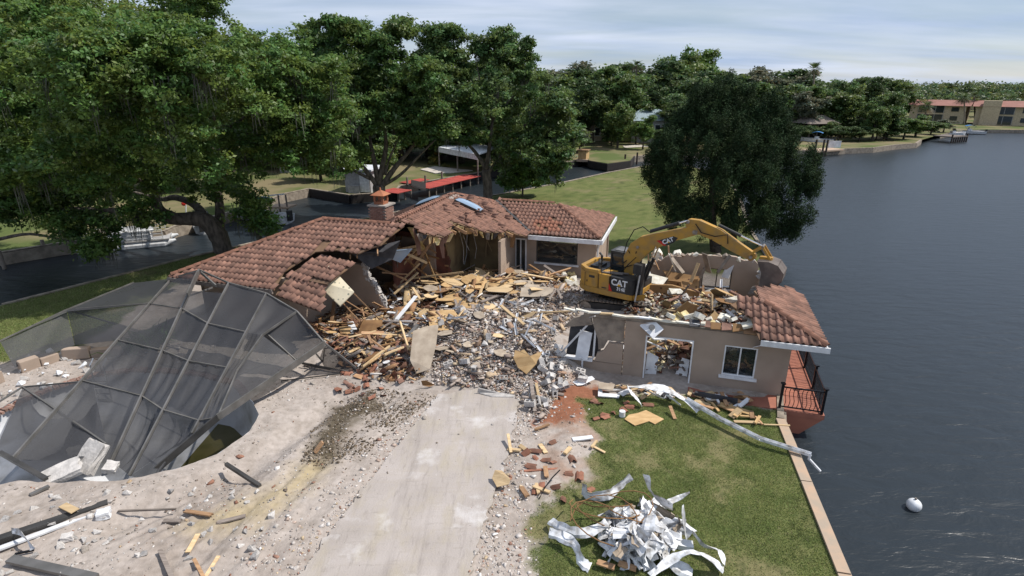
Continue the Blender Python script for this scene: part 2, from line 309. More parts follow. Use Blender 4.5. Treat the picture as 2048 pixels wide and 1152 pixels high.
def watermat():
    m = bpy.data.materials.new('lake_water'); m.use_nodes = True; n = m.node_tree.nodes; l = m.node_tree.links; b = n['Principled BSDF']
    b.inputs['Base Color'].default_value = (.017, .023, .028, 1); b.inputs['Roughness'].default_value = .33; b.inputs['IOR'].default_value = 1.33; b.inputs['Specular IOR Level'].default_value = .5
    g = n.new('ShaderNodeNewGeometry'); mp_ = n.new('ShaderNodeMapping'); mp_.inputs['Rotation'].default_value = (0, 0, .45); mp_.inputs['Scale'].default_value = (.55, 1.5, 1); l.new(g.outputs['Position'], mp_.inputs[0])
    a = n.new('ShaderNodeTexNoise'); a.inputs['Scale'].default_value = 1.15; a.inputs['Detail'].default_value = 5; a.inputs['Roughness'].default_value = .55; a.inputs['Distortion'].default_value = .5; l.new(mp_.outputs[0], a.inputs[0])
    big = n.new('ShaderNodeTexNoise'); big.inputs['Scale'].default_value = .035; big.inputs['Detail'].default_value = 3; l.new(g.outputs['Position'], big.inputs[0])
    r = n.new('ShaderNodeMapRange'); r.inputs[1].default_value = .35; r.inputs[2].default_value = .65; r.inputs[3].default_value = .55; r.inputs[4].default_value = 1.0; l.new(big.outputs[0], r.inputs[0])
    bp = n.new('ShaderNodeBump'); bp.inputs['Distance'].default_value = .115; l.new(r.outputs[0], bp.inputs['Strength']); l.new(a.outputs[0], bp.inputs['Height']); l.new(bp.outputs[0], b.inputs['Normal']); return m
M['water'] = watermat()
# ------------------------------------------------------------------ water and land
WZ = -.85
def pp(L, z=0): return [tuple(at(x, y, z))[:2] for x, y in L]

POOL = pp([(518, 830), (506, 806), (471, 767), (392, 747), (275, 741), (184, 752), (86, 784), (0, 826), (-160, 880), (-330, 960), (-250, 1010), (-60, 985), (30, 962), (120, 964), (230, 965), (350, 940), (440, 905), (500, 862)])
L1 = [(3.2, -12), (7.91, 10.4), (9.36, 17.06), (10.15, 18.9), (12.75, 27.4), (17.0, 36), (19.5, 46), (24, 60), (27, 74), (25, 82), (19.9, 83.2), (13, 76), (6, 67.5), (-0.74, 60.5), (-8, 54.0), (-15, 46), (-21.69, 36.74), (-26.95, 27.85), (-34, 20), (-44, 6), (-44, -12)]
heaps = [(-3.2, 23.8, 1.7, .55), (-.6, 24.0, 2.2, .75), (1.3, 22.3, 1.3, .75), (-5.6, 22.6, 1.5, .45), (-1.5, 28.5, 2.6, .65), (-5.4, 27.5, 1.6, .5), (2.6, 27.5, 2.2, .6), (2.0, 20.4, .7, .4), (-8.5, 22.8, 1.2, .35),
         (-1.0, 21.2, 1.4, .35), (5.3, 25.9, 2.1, .60), (8.4, 24.3, 2.2, .95), (10.4, 24.5, 1.5, .9), (6.8, 28.2, 1.6, .7), (9.2, 21.6, 1.6, .9), (2.3, 31.0, 2.0, .25), (6.5, 22.2, 1.2, .35)]
def height(X, Y):
    X = np.asarray(X, float); Y = np.asarray(Y, float); h = np.zeros(np.broadcast(X, Y).shape)
    for cx, cy, r, a in heaps: h = h + a * np.exp(-((X - cx) ** 2 + (Y - cy) ** 2) / (r * r) / 1.2)
    h = np.minimum(h, .95 + .15 * h)
    h = h * (.75 + .5 * N1.f(X, Y, 1.1))
    dirt = 1 / (1 + np.exp(np.clip((X - 2.6) * 2.2, -40, 40)))
    h = h + dirt * ((N2.f(X, Y, 1.6) - .5) * .20 + (N3.f(X, Y, .35) - .5) * .07) * (Y < 24) + .03 * (N3.f(X, Y, 3) - .5)
    # the trench with the dark soil left of the driveway and the low sandy bank under it
    for (x0, y0, x1, y1, w, d) in ((-6.3, 18.6, -8.2, 14.6, .55, -.30), (-8.2, 14.6, -10.4, 12.3, .7, -.22), (2.2, 17.3, 1.2, 13.0, .5, .10), (-9.6, 13.4, -13.5, 11.9, .5, .16)):
        ex_, ey_ = x1 - x0, y1 - y0; t = np.clip(((X - x0) * ex_ + (Y - y0) * ey_) / (ex_ ** 2 + ey_ ** 2), 0, 1)
        h = h + d * np.exp(-((X - x0 - t * ex_) ** 2 + (Y - y0 - t * ey_) ** 2) / w ** 2)
    dr = pdist(DRIVE, X, Y); rut = np.clip((X < -3) * (dr - .3), 0, 1) * np.clip((4.2 - dr) / 1.5, 0, 1) * (Y < 19); h = h + rut * (.035 * np.sin(dr * 6.5 + 1.2 * (N1.f(X, Y, 1.4) - .5) * 6) + .012 * np.sin(dr * 21)) + np.exp(-((X + 9.2) ** 2 / 3 + (Y - 12.2) ** 2 / 1.6)) * .03 * np.sin((X * .8 - Y * .6) * 17)
    k = np.clip((dr + .1) / .5, 0, 1); h = h * k - (1 - k) * .03
    edge = pdist(L1, X, Y); h = h * np.clip(-edge / .6, 0, 1)
    return h
DRIVE = pp([(878, 790), (800, 885), (700, 1012), (590, 1165), (430, 1400), (860, 1500), (938, 1160), (978, 1020), (1022, 890), (1040, 797), (960, 780)])
def hz(x, y): return float(height(np.array([x]), np.array([y]))[0])
def on(px, py, dz=0):
    z = 0
    for i in range(8):
        p = at(px, py, z); z = .5 * z + .5 * (hz(p.x, p.y) + dz)
    p = at(px, py, z); return Vector((p.x, p.y, hz(p.x, p.y) + dz))

LAWN_R = pp([(1157, 797), (1182, 838), (1205, 880), (1165, 925), (1175, 950), (1120, 985), (1085, 1010), (1062, 1040), (1066, 1152), (1080, 1400), (1900, 1400), (1700, 1152), (1580, 830), (1400, 790)])
CLAY = pp([(1130, 775), (1205, 772), (1196, 800), (1160, 835), (1140, 850), (1070, 850), (1090, 815)])
LAWN_L = pp([(-600, 700), (0, 600), (200, 556), (385, 505), (440, 470), (430, 545), (370, 560), (240, 640), (160, 690), (60, 715), (0, 725), (-600, 900)])
SOIL = pp([(660, 800), (735, 790), (760, 815), (700, 850), (690, 900), (650, 925), (620, 915), (640, 860)])
YSAND = pp([(455, 1010), (560, 965), (630, 905), (660, 915), (640, 960), (560, 1010), (500, 1050), (440, 1065), (380, 1050)])
PATIO = pp([(200, 720), (300, 640), (420, 600), (600, 640), (600, 700), (500, 760), (400, 745), (280, 740)])
HEAPZ = pp([(560, 640), (700, 545), (1030, 520), (1180, 555), (1180, 640), (1120, 760), (1090, 830), (1040, 790), (870, 775), (770, 770), (690, 745)])
def ground_col(X, Y):
    n1 = N1.f(X, Y, 2.2, 5); n2 = N2.f(X, Y, .6, 5); n3 = N3.f(X, Y, .16, 3); wob = (n2 - .5) * .9 + (n3 - .5) * .35
    def mixc(c, col, w): return c * (1 - w[..., None]) + np.array(col) * w[..., None]
    def zone(P, soft=.12): return np.clip((-(pdist(P, X, Y) + wob)) / soft * .5 + .5, 0, 1)
    c = np.zeros(X.shape + (3,)) + np.array((.475, .415, .37)); c = mixc(c, (.36, .30, .255), np.clip((n1 - .45) * 4, 0, 1) * .7); c = mixc(c, (.28, .235, .195), np.clip((n2 - .58) * 5, 0, 1) * .5); c = mixc(c, (.54, .49, .45), np.clip((n3 - .62) * 6, 0, 1) * .35); track = np.sin((X * .55 + Y * .83 + (n2 - .5) * .8) * 13); c = c * (1 - .12 * np.clip(track, 0, 1) * np.clip((n1 - .4) * 5, 0, 1))[..., None]
    dx_ = (X + 1.5) / 3.4; side = np.clip((N2.f(X, Y, .9, 4) - .42) * 5, 0, 1)
    c = mixc(c, (.36, .235, .17), side * np.clip(1.6 - np.abs(X - 2.1) * 1.1, 0, 1) * .8 * (Y < 20))
    c = mixc(c, (.30, .27, .235), zone(PATIO, .3) * .85); c = mixc(c, (.46, .37, .22), zone(YSAND, .5) * .9)  # patio greyed down: shade under the cage put into its colour
    c = mixc(c, (.10, .080, .05), zone(SOIL, .25) * .92)
    c = mixc(c, (.42, .375, .34), zone(HEAPZ, .3)); c = mixc(c, (.22, .16, .12), zone(HEAPZ, .3) * np.clip((n2 - .55) * 6, 0, 1) * .7)
    c = mixc(c, (.31, .135, .08), zone(CLAY, .15)); 
    g = np.maximum(zone(LAWN_R, .15), zone(LAWN_L, .2)); far = np.clip((Y - 33 - wob * 2) / .6, 0, 1) ; g = np.maximum(g, far)
    house = np.maximum(-pdist([tuple(HF(0, -1))[:2], tuple(HF(19, -1))[:2], tuple(HF(19, 19))[:2], tuple(HF(0, 19))[:2]], X, Y), -pdist([tuple(RF(-10, 0))[:2], tuple(RF(0, 0))[:2], tuple(RF(0, 10))[:2], tuple(RF(-10, 10))[:2]], X, Y))
    g = np.where(house > 0, 0, g)
    bare = np.clip((N1.f(X + 40, Y, 1.5, 4) - .60) * 7, 0, 1)
    gc = np.zeros(X.shape + (3,)) + np.array((.165, .18, .065)); gc = mixc(gc, (.115, .145, .045), np.clip((n2 - .45) * 4, 0, 1)); gc = mixc(gc, (.24, .205, .11), bare * .7); gc = mixc(gc, (.035, .055, .018), np.clip((n3 - .6) * 5, 0, 1) * .6)
    sandy = np.exp(-(((X - 7.2) / 3.0) ** 2 + ((Y - 35.5) / 1.6) ** 2)); gc = mixc(gc, (.42, .36, .26), np.clip(sandy * 2.2 * (n2 + .1) - .35, 0, 1))
    return c * .80 * (1 - g[..., None]) + gc * .80 * g[..., None]
LAKEY = 34.0
def grid_ground(name, x0, x1, y0, y1, st, hole=None):
    xs = np.arange(x0, x1 + st / 2, st); ys = np.arange(y0, y1 + st / 2, st); X, Y = np.meshgrid(xs, ys, indexing='ij')
    d = pdist(L1, X, Y); keepv = d < 0
    def snap(P, X, Y, sel):
        P = np.array(P); best = np.full(X.shape, 1e9); BX = X.copy(); BY = Y.copy()
        for i in range(len(P)):
            a = P[i]; b = P[(i + 1) % len(P)]; e = b - a; t = np.clip(((X - a[0]) * e[0] + (Y - a[1]) * e[1]) / (e @ e), 0, 1); qx = a[0] + t * e[0]; qy = a[1] + t * e[1]; dd = np.hypot(X - qx, Y - qy); m = dd < best
            best = np.where(m, dd, best); BX = np.where(m, qx, BX); BY = np.where(m, qy, BY)
        return np.where(sel, BX, X), np.where(sel, BY, Y)
    near = (~keepv) & (d < st * 1.5); X2, Y2 = snap(L1, X, Y, near); ok = keepv
    if hole is not None:
        dh = pdist(hole, X, Y); inh = dh < 0; X3, Y3 = snap(hole, X2, Y2, inh & (dh > -st * 1.5)); X2, Y2 = X3, Y3; ok = ok & ~inh
    Z = height(X2, Y2); nx, ny = X.shape; idx = np.arange(nx * ny).reshape(nx, ny)
    q = np.stack([idx[:-1, :-1], idx[1:, :-1], idx[1:, 1:], idx[:-1, 1:]], -1).reshape(-1, 4)
    okf = ok.ravel()[q].any(1)
    if hole is not None:
        okf &= ~((inh & (dh < -st * 1.5)).ravel()[q].any(1))
    okf &= ~(((d > st * 1.5)).ravel()[q].any(1)); q = q[okf]
    V = np.stack([X2.ravel(), Y2.ravel(), Z.ravel()], 1); u, inv = np.unique(q, return_inverse=True); q = inv.reshape(q.shape); V = V[u]
    C_ = ground_col(V[:, 0], V[:, 1])
    put(name, npmesh(name, V, q, M['ground'], C_, True, 'POINT'), kind='structure')
grid_ground('ground', -30, 10.4, 8.0, 31.0, .085, POOL)
grid_ground('ground', -45, 28.2, 31.0, 84.5, .5)
grid_ground('ground', 10.4, 15.0, 8.0, 31.0, .4)
grid_ground('ground', -45, -30.0, 8.0, 31.0, .5)
grid_ground('ground', -45, 8.2, -12, 8.0, .5)

# water sheet, with the point's own ground left out of it
_c = Vector((-8, 30, 0)); _h = [Vector((p[0], p[1], 0)) for p in L1]; _h = [Vector((p.x + (.35 if p.x < _c.x else -.35), p.y + (.35 if p.y < _c.y else -.35), WZ)) for p in _h]
_o = [Vector(p) for p in ((-2500, -60, WZ), (2500, -60, WZ), (2500, 3500, WZ), (-2500, 3500, WZ))]; _t = tessellate_polygon([_o, _h])
me = bpy.data.meshes.new('water'); me.from_pydata([tuple(p) for p in _o + _h], [], [tuple(t) for t in _t]); me.materials.append(M['water']); me.update()
if me.polygons[0].normal.z < 0: me.flip_normals()
put('water', me, kind='structure')
# seawall of the near bank: face and board cap, split in lengths
sw = thing('seawall', 'concrete seawall with weathered board cap along the lawn by the lake', 'seawall', (9, 15, 0))
def wallrun(P, parent, wcap, top, faces, close=False, seg=2.4, z0=None):
    for i in range(len(P) - 1):
        a = Vector((*P[i], 0)); b = Vector((*P[i + 1], 0)); L = (b - a).length; n = max(1, int(L / seg)) if seg else 1; d = (b - a) / n; nrm = Vector((d.y, -d.x, 0)).normalized()
        m = MB(); m.prism([a + nrm * .02 + Vector((0, 0, WZ - .5)), b + nrm * .02 + Vector((0, 0, WZ - .5)), b + nrm * .02 + Vector((0, 0, -.02)), a + nrm * .02 + Vector((0, 0, -.02))], nrm * .16); m.build('wall_face', faces, parent)
        if wcap:
            for k in range(n):
                p = a + d * (k + .004); q = a + d * (k + .99); m = MB(); o_ = -nrm * (wcap * .6)
                j = R.uniform(-.012, .012); m.prism([p + o_ + Vector((0, 0, .02)), q + o_ + Vector((0, 0, .02)), q + o_ + nrm * wcap + Vector((0, 0, .02)), p + o_ + nrm * wcap + Vector((0, 0, .02))], (0, 0, .07 + j)); m.build('cap_board', top, parent)
wallrun(L1[0:3], sw, .30, M['cap'], M['bulk'])
sw2 = thing('seawall', 'low concrete seawall around the far lawn and canal side of the point', 'seawall', (-10, 52, 0)); wallrun(L1[2:18], sw2, .22, M['bulk'], M['bulk'], seg=6)

# driveway slab
def drivemat():
    m = mat('driveway_concrete', (.42, .375, .345), .9, (.335, .295, .265), scale=.8, world=True, bump=.35, bscale=20, lo=.3, hi=.7); n = m.node_tree.nodes; l = m.node_tree.links; b = n['Principled BSDF']
    src = b.inputs['Base Color'].links[0].from_socket; g = n.new('ShaderNodeNewGeometry')
    def layer(src, sc, stretch, rot, a, b2, colr, fac, det=6):
        mp_ = n.new('ShaderNodeMapping'); mp_.inputs['Rotation'].default_value = (0, 0, rot); mp_.inputs['Scale'].default_value = stretch; l.new(g.outputs['Position'], mp_.inputs[0])
        no = n.new('ShaderNodeTexNoise'); no.inputs['Scale'].default_value = sc; no.inputs['Detail'].default_value = det; no.inputs['Roughness'].default_value = .65; l.new(mp_.outputs[0], no.inputs[0])
        r = n.new('ShaderNodeMapRange'); r.inputs[1].default_value = a; r.inputs[2].default_value = b2; r.inputs[4].default_value = fac; l.new(no.outputs[0], r.inputs[0])
        x = n.new('ShaderNodeMix'); x.data_type = 'RGBA'; l.new(r.outputs[0], x.inputs[0]); l.new(src, x.inputs[6]); x.inputs[7].default_value = (*colr, 1); return x.outputs[2]
    src = layer(src, 1.6, (1, .4, 1), -.16, .48, .66, (.37, .32, .23), .5)
    src = layer(src, 3.0, (1, .10, 1), -.16, .52, .70, (.22, .19, .17), .5)
    src = layer(src, 9, (1, .2, 1), -.16, .56, .70, (.22, .19, .17), .5)
    src = layer(src, 7, (.3, 1.5, 1), -.16, .58, .72, (.24, .21, .18), .45)
    src = layer(src, 2.2, (.28, 2.8, 1), -.10, .50, .70, (.36, .31, .26), .38)
    src = layer(src, .55, (1, 1, 1), 0, .56, .72, (.62, .60, .59), .75, 9)
    l.new(src, b.inputs['Base Color']); return m
M['drive'] = drivemat()
def rough_poly(P, st, amp, seed=3):
    r = random.Random(seed); o = []
    for i in range(len(P)):
        a = Vector((*P[i], 0)); b = Vector((*P[(i + 1) % len(P)], 0)); n = max(1, int((b - a).length / st))
        for k in range(n):
            p = a.lerp(b, k / n); o.append(Vector((p.x + r.uniform(-amp, amp), p.y + r.uniform(-amp, amp), 0)))
    return o
DR2 = rough_poly(DRIVE, .16, .07)
m = MB(); m.prism([p + Vector((0, 0, .005)) for p in DR2], (0, 0, .05)); tag(m.build('driveway', M['drive']), kind='structure')
# long edge crack strip and pinkish track beside the slab
# pool basin --------------------------------------------------------
NP = 90
def resample(P, n):
    P = [Vector((*p, 0)) for p in P]; L = [0]
    for i in range(len(P)): L.append(L[-1] + (P[(i + 1) % len(P)] - P[i]).length)
    o = []
    for k in range(n):
        t = L[-1] * k / n; i = max(j for j in range(len(P)) if L[j] <= t); o.append(P[i].lerp(P[(i + 1) % len(P)], (t - L[i]) / (L[i + 1] - L[i])))
    return o
rim = resample(POOL, NP); cen = sum(rim, Vector()) / NP
poolob = thing('swimming_pool', 'empty curved swimming pool with white plaster walls and brick rim', 'pool', (cen.x, cen.y, -1.8))
def pdepth(p): return -(.95 + 1.15 * min(1, max(0, (p.x + 16.5) / 6.5)))
V = []; F = []
rings = [(0, .03), (.0, -.35), (.03, -.8), (.10, -1.), (.3, -1.), (.6, -1.), (.85, -1.), (1, -1.)]
for k, (sh, dz) in enumerate(rings):
    for p in rim:
        q = p.lerp(cen, sh); z = dz if dz > -.5 else (dz if dz > -.9 else pdepth(q)); 
        if k == 2: z = pdepth(q) * .75
        if k < 2: z = min(dz, hz(p.x, p.y)) if k == 0 else dz
        V.append((q.x, q.y, z))
for k in range(len(rings) - 1):
    for i in range(NP): F.append((k * NP + i, (k + 1) * NP + i, (k + 1) * NP + (i + 1) % NP, k * NP + (i + 1) % NP))
put('pool_shell', npmesh('pool_shell', np.array(V), np.array(F), M['plaster'], None, True), poolob)
m = MB(); m.prism([Vector((q.x, q.y, -1.80)) for q in (p.lerp(cen, .06) for p in rim) if q.x > -14.5], (0, 0, .01)); m.build('puddle', M['puddle'], poolob)
bme = MB().box((0, 0, 0), (.11, .30, .09)).mesh('coping_brick', M['brickmat'])
rb = resample(POOL, 300); nb = 0
for i, p in enumerate(rb):
    q = rb[(i + 1) % 300]; c = (p + q) / 2; px, py = 1024 + FPX * c.x / (c.y * PC + CAMH * PS), 0
    if (c.y < 15.6 and c.x > -15.2) or c.x > -9.9: continue          # near rim: bricks broken away
    d = (q - p).normalized(); 
    put('coping_brick', bme, poolob, Matrix.Translation((c.x + R.uniform(-.03, .03), c.y + R.uniform(-.03, .03), .035 + R.uniform(-.02, .02))) @ Matrix.Rotation(math.atan2(d.y, d.x), 4, 'Z') @ Matrix.Diagonal(((q - p).length / .125, 1, 1, 1))); nb += 1
# lamp on pool wall, ladder
lp = at(38, 812, -.45); m = MB(); nrm = Vector((.3, -.95, 0)).normalized(); m.tube([lp + nrm * .0, lp + nrm * .10], .17, 16); k = m.build('pool_light', M['boatwhite'], poolob); m = MB(); m.tube([lp + nrm * .09, lp + nrm * .13], .075, 12); m.build('lens', M['terracotta'], k)
lad = thing('pool_ladder', 'three-step steel ladder on the far rim of the empty pool', 'ladder', tuple(at(205, 760, 0)))
for px in (189, 215):
    a = at(px, 757, 0); m = MB(); m.tube([a + Vector((0, .45, .0)), a + Vector((0, .42, .6)), a + Vector((0, .2, .78)), a + Vector((0, -.05, .6)), a + Vector((0, -.08, -1.1))], .028, 8); m.build('rail', M['chrometrim'], lad)
a = at(189, 757, 0); b = at(215, 757, 0)
for k in range(4): m = MB(); m.bar(a + Vector((0, -.1, -.1 - .27 * k)), b + Vector((0, -.1, -.1 - .27 * k)), .09, .04); m.build('step', M['chrometrim'], lad)

# far bank land ------------------------------------------------------
FB = [(-260, 30), (-60, 30)] + pp([(0, 506), (120, 487), (326, 464), (347, 454), (480, 420), (570, 388), (618, 378), (700, 391), (722, 389), (790, 384), (800, 372), (960, 345), (1000, 338), (1120, 327), (1160, 320), (1168, 318), (1240, 324), (1262, 314), (1330, 308), (1480, 304), (1560, 302), (1640, 302), (1690, 298), (1745, 296), (1790, 290), (1832, 287), (1842, 280), (1880, 269), (1905, 264), (1925, 261), (1960, 259), (2100, 260), (2500, 262)]) + [(900, 165), (2400, 300), (2400, 3000), (-2400, 3000), (-2400, 30)]
P3 = [Vector((*p, 0)) for p in FB]; tri = tessellate_polygon([P3]); me = bpy.data.meshes.new('far_bank'); me.from_pydata([tuple(p) for p in P3], [], [t for t in tri]); me.materials.append(M['lawn'])
if me.polygons[0].normal.z < 0: me.flip_normals()
put('far_bank', me, kind='structure')
w3 = thing('seawall', 'tan canal seawall on the opposite bank behind the pontoon boat', 'seawall', (-30, 45, 0))
wallrun(FB[1:9], w3, .25, M['bulk'], M['bulk'], seg=6)
w4 = thing('seawall', 'dark bulkhead of the canal below the red dock and small island', 'seawall', (-10, 62, 0)); wallrun(FB[8:19], w4, .25, M['bulk'], M['darkbulk'], seg=8)  # near-black face: shade on the left run is put into the colour
w5 = thing('seawall', 'weathered seawalls of the lots on the far shore of the lake', 'seawall', (50, 112, 0)); wallrun(FB[19:29], w5, .3, M['bulk'], M['bulk'], seg=12); wallrun(FB[29:34], w5, 0, M['bulk'], M['bulk'], seg=12)
# mooring posts on the opposite bank
for (x, y) in ((8, 520), (92, 498), (205, 478)):
    p = at(x, y - 8, 0); m = MB(); m.tube([p + Vector((.0, -.25, WZ - .3)), p + Vector((0, -.25, .45))], .12, 8); tag(m.build('mooring_post', M['palmbark']), 'pale wooden post standing against the tan seawall across the left canal', 'post', 'posts along the tan canal seawall')
# ------------------------------------------------------------------ main house (left): walls, broken tiled roofs
def tile_mesh(L=.41, Wd=.25, n=7):
    """one S tile: barrel plus flat pan, front end closed; x across, y up the slope"""
    V = []; F = []
    prof = []
    for i in range(n):
        t = i / (n - 1)
        x = -Wd / 2 + Wd * t * 1.08; z = .088 * math.sin(min(1, t / .62) * math.pi) if t < .62 else .012 * math.sin((t - .62) / .38 * math.pi * .5)
        prof.append((x, z))
    for y, up in ((-.02, .028), (L - .02, .0)):
        for x, z in prof: V.append((x, y, z + up))
    for x, z in prof: V.append((x, -.02, z + .003))
    for i in range(n - 1): F.append((i, i + 1, n + i + 1, n + i)); F.append((2 * n + i, 2 * n + i + 1, i + 1, i))
    me = bpy.data.meshes.new('roof_tile'); me.from_pydata(V, [], F); me.materials.append(M['tile']); me.update()
    me.polygons.foreach_set('use_smooth', [i % 2 == 0 for i in range(len(F))])
    return me, np.array(V), np.array(F)
TME, TV, TF = tile_mesh()
def hump(n=6):
    V = []; F = []
    for y, up in ((-.02, .02), (.36, 0)):
        for i in range(n): t = i / (n - 1); V.append((-.13 + .26 * t, y, .10 * math.sin(math.pi * t) + up))
    for i in range(n - 1): F.append((i, i + 1, n + i + 1, n + i))
    F.append(tuple(range(n))[::-1]); me = bpy.data.meshes.new('ridge_tile'); me.from_pydata(V, [], F); me.materials.append(M['ridge_tile']); me.update(); return me
RTME = hump()
class Roof:
    """collects tiles of one building; the 300 nearest become parts"""
    def __init__(s, frame, parent): s.F = frame; s.parent = parent; s.t = []
    def plane(s, corners, poly, name='roof_deck', drop=0, miss=0., missing=(), raw=(), tiles=True, jit=.006, deckcol='deckply', sp=(.25, .37), gapnoise=0, start=0):
        """corners: eave start, eave end, a point up the slope (u,v,z); poly in u,v; deck sheet + tiles inside poly"""
        F = s.F; e0, e1, up = [F(*c) for c in corners]; A = (e1 - e0).normalized(); Nn = A.cross(up - e0).normalized()
        if Nn.z < 0: Nn = -Nn
        U = Nn.cross(A).normalized()
        if U.dot(up - e0) < 0: U = -U
        if A.cross(U).z < 0: A = -A
        def onp(u, v): p = F(u, v, 0); t = Nn.dot(e0 - p) / Nn.z; return p + Vector((0, 0, t))
        m = MB(); P = [onp(*q) - Nn * .03 for q in poly]; m.prism(P, -Nn * .05); deck = m.build(name, M[deckcol], s.parent)
        if not tiles: return deck, onp, Nn
        w = [onp(*q) for q in poly]; a = [(p - e0).dot(A) for p in w]; b = [(p - e0).dot(U) for p in w]; PL = list(zip(a, b))
        na = int((max(a) - min(a)) / sp[0]) + 2; nb_ = int((max(b) - min(b)) / sp[1]) + 2
        gx, gy = np.meshgrid(min(a) + sp[0] * (np.arange(na) + .5), min(b) + sp[1] * (np.arange(nb_)), indexing='ij'); gx = gx.ravel(); gy = gy.ravel()
        d = np.maximum(pdist(PL, gx, gy + .12), pdist(PL, gx, gy + .12)); wob = np.array([R.uniform(-.03, .05) for _ in gx])
        for x, y, dd, w_ in zip(gx, gy, d, wob):
            if dd > w_ - .02: continue
            p = e0 + A * x + U * y; lu, lv = F.loc(p.x, p.y)
            if R.random() < miss: continue
            if any((lu - mu) ** 2 + (lv - mv) ** 2 < mr * mr * R.uniform(.5, 1.3) for mu, mv, mr in missing): continue
            Rm = Matrix((A, U, Nn)).transposed().to_4x4(); M_ = Matrix.Translation(p + Nn * (-.02 + R.uniform(-jit, jit * 2))) @ Rm @ Euler((R.gauss(0, jit * 1.2), R.gauss(0, jit * 2), R.gauss(0, jit * 4))).to_matrix().to_4x4()
            israw = any((lu - mu) ** 2 + (lv - mv) ** 2 < mr * mr * R.uniform(.3, 1.4) for mu, mv, mr in raw)
            s.t.append((p.length, M_, deck, israw))
        return deck, onp, Nn
    def ridge(s, a, b, deck, step=.34, miss=0.):
        a = s.F(*a); b = s.F(*b); d = b - a; n = int(d.length / step); d.normalize(); x = d.cross(Vector((0, 0, 1))).normalized(); Rm = Matrix((x, d, x.cross(d))).transposed().to_4x4()
        for i in range(n):
            if R.random() < miss: continue
            put('ridge_tile', RTME, deck, Matrix.Translation(a + d * step * i + Vector((0, 0, .03))) @ Rm @ Euler((0, R.gauss(0, .04), R.gauss(0, .05))).to_matrix().to_4x4())
    def finish(s, maxp=300, rest=None):
        s.t.sort(key=lambda q: q[0]); raw = TME.copy(); raw.materials[0] = M['tile_raw']
        for dist, M_, deck, r in s.t[:maxp]: put('roof_tile', raw if r else TME, deck, M_)
        for isr in (False, True):
            L = [q for q in s.t[maxp:] if q[3] == isr]
            if not L: continue
            V = np.concatenate([(TV @ np.array(q[1].to_3x3()).T) + np.array(q[1].translation) for q in L]); F_ = np.concatenate([TF + len(TV) * i for i in range(len(L))])
            put('roof_tiles', npmesh('roof_tiles', V, F_, M['tile_raw'] if isr else M['tile2'], None), s.parent, kind='stuff')
# joined tiles: tile-to-tile tint from position instead of from the object
M['tile2'] = mat('clay_roof_tile_far', (.295, .16, .115), .85, (.16, .09, .068), scale=4.2, world=True, spec=.25, detail=2, bump=.2)
house = thing('house', 'half-demolished tan house with torn brown tile roofs behind the rubble', 'house', tuple(HF(8, 8, 0)))
rf = Roof(HF, house); SL = .38; ez = 2.75
z = lambda d: ez + SL * d
A1 = [(-.1, -.1), (1.5, -.12), (4, -.1), (5.65, -.15), (5.35, 1.0), (6.0, 2.5), (7.0, 2.75), (8.2, 2.65), (8.6, 3.1), (8.95, 3.35), (9.1, 4.1), (9.4, 4.9), (4.9, 4.9)]
dk, onA, nA = rf.plane([(0, 0, ez), (8, 0, ez), (4, 4.9, z(4.9))], A1, missing=[(6.25, 2.75, .28)], raw=[])
rf.ridge((4.9, 4.9, z(4.9)), (8.7, 4.95, z(4.9)), dk); rf.ridge((.0, .0, ez), (4.9, 4.9, z(4.9)), dk)
rf.plane([(5.4, 1.0, 2.95), (7.4, .75, 2.8), (6.4, 2.6, 3.5)], [(5.45, .95), (6.1, 2.5), (7.6, 2.55), (8.15, 2.35), (7.6, .85)], jit=.012)
rf.plane([(5.75, -.2, 2.5), (8.05, -.4, 2.12), (5.55, 1.0, 2.97)], [(5.75, -.2), (7.2, -.35), (8.1, -.45), (7.75, .5), (7.5, .85), (5.55, 1.0)], jit=.014)
rf.plane([(0, 9.8, ez), (0, 0, ez), (4.9, 4.9, z(4.9))], [(0, 0), (4.9, 4.9), (0, 9.8)], tiles=False)
rf.plane([(0, 9.8, ez), (8, 9.8, ez), (4, 4.9, z(4.9))], [(0, 9.8), (4.9, 4.9), (8.65, 4.9), (3.7, 9.8)], tiles=False)
# B wing
Bp = [(8.65, 13), (10.3, 14.65), (10.75, 15.15), (13.65, 12.25), (13.65, 11.5), (13.1, 11.1), (12.55, 11.15), (12.5, 10.3), (11.9, 9.3), (11.3, 9.15), (10.9, 8.9), (10.35, 8.7), (10.65, 7.7), (10.9, 6.9), (10.85, 6.2), (10.4, 5.75), (10.0, 5.5), (9.4, 6.1), (8.65, 5.6)]
dkB, onB, nB = rf.plane([(13.7, 9, ez), (13.7, 12, ez), (8.65, 10, z(5.05))], Bp, missing=[(9.3, 8.6, .16), (10.0, 10.2, .14), (11.4, 10.4, .13), (12.0, 11.6, .15), (9.2, 13.2, .12), (9.7, 13.4, .13), (9.25, 12.2, .12), (9.9, 12.9, .12), (10.6, 13.6, .13), (11.1, 12.9, .12), (11.6, 13.4, .12), (11.0, 14.3, .1), (10.9, 11.4, .14), (9.0, 11.4, .12), (8.95, 12.6, .14), (9.15, 6.4, .2)], miss=.012, jit=.009)
dkW, onW, nW = rf.plane([(3.6, 9.9, ez), (3.6, 18, ez), (8.65, 10, z(5.05))], [(8.65, 13), (3.6, 18.05), (3.6, 9.9), (8.65, 4.95)], sp=(.25, .37), jit=.004)
rf.plane([(3.6, 18.1, ez), (13.7, 18.1, ez), (8.65, 13, z(5.05))], [(8.65, 13), (3.6, 18.1), (13.7, 18.1)], tiles=False)
rf.plane([(13.7, 18.1, ez), (13.7, 14, ez), (8.65, 14, z(5.05))], [(10.75, 15.2), (13.7, 18.1), (13.7, 15.2)], tiles=False)
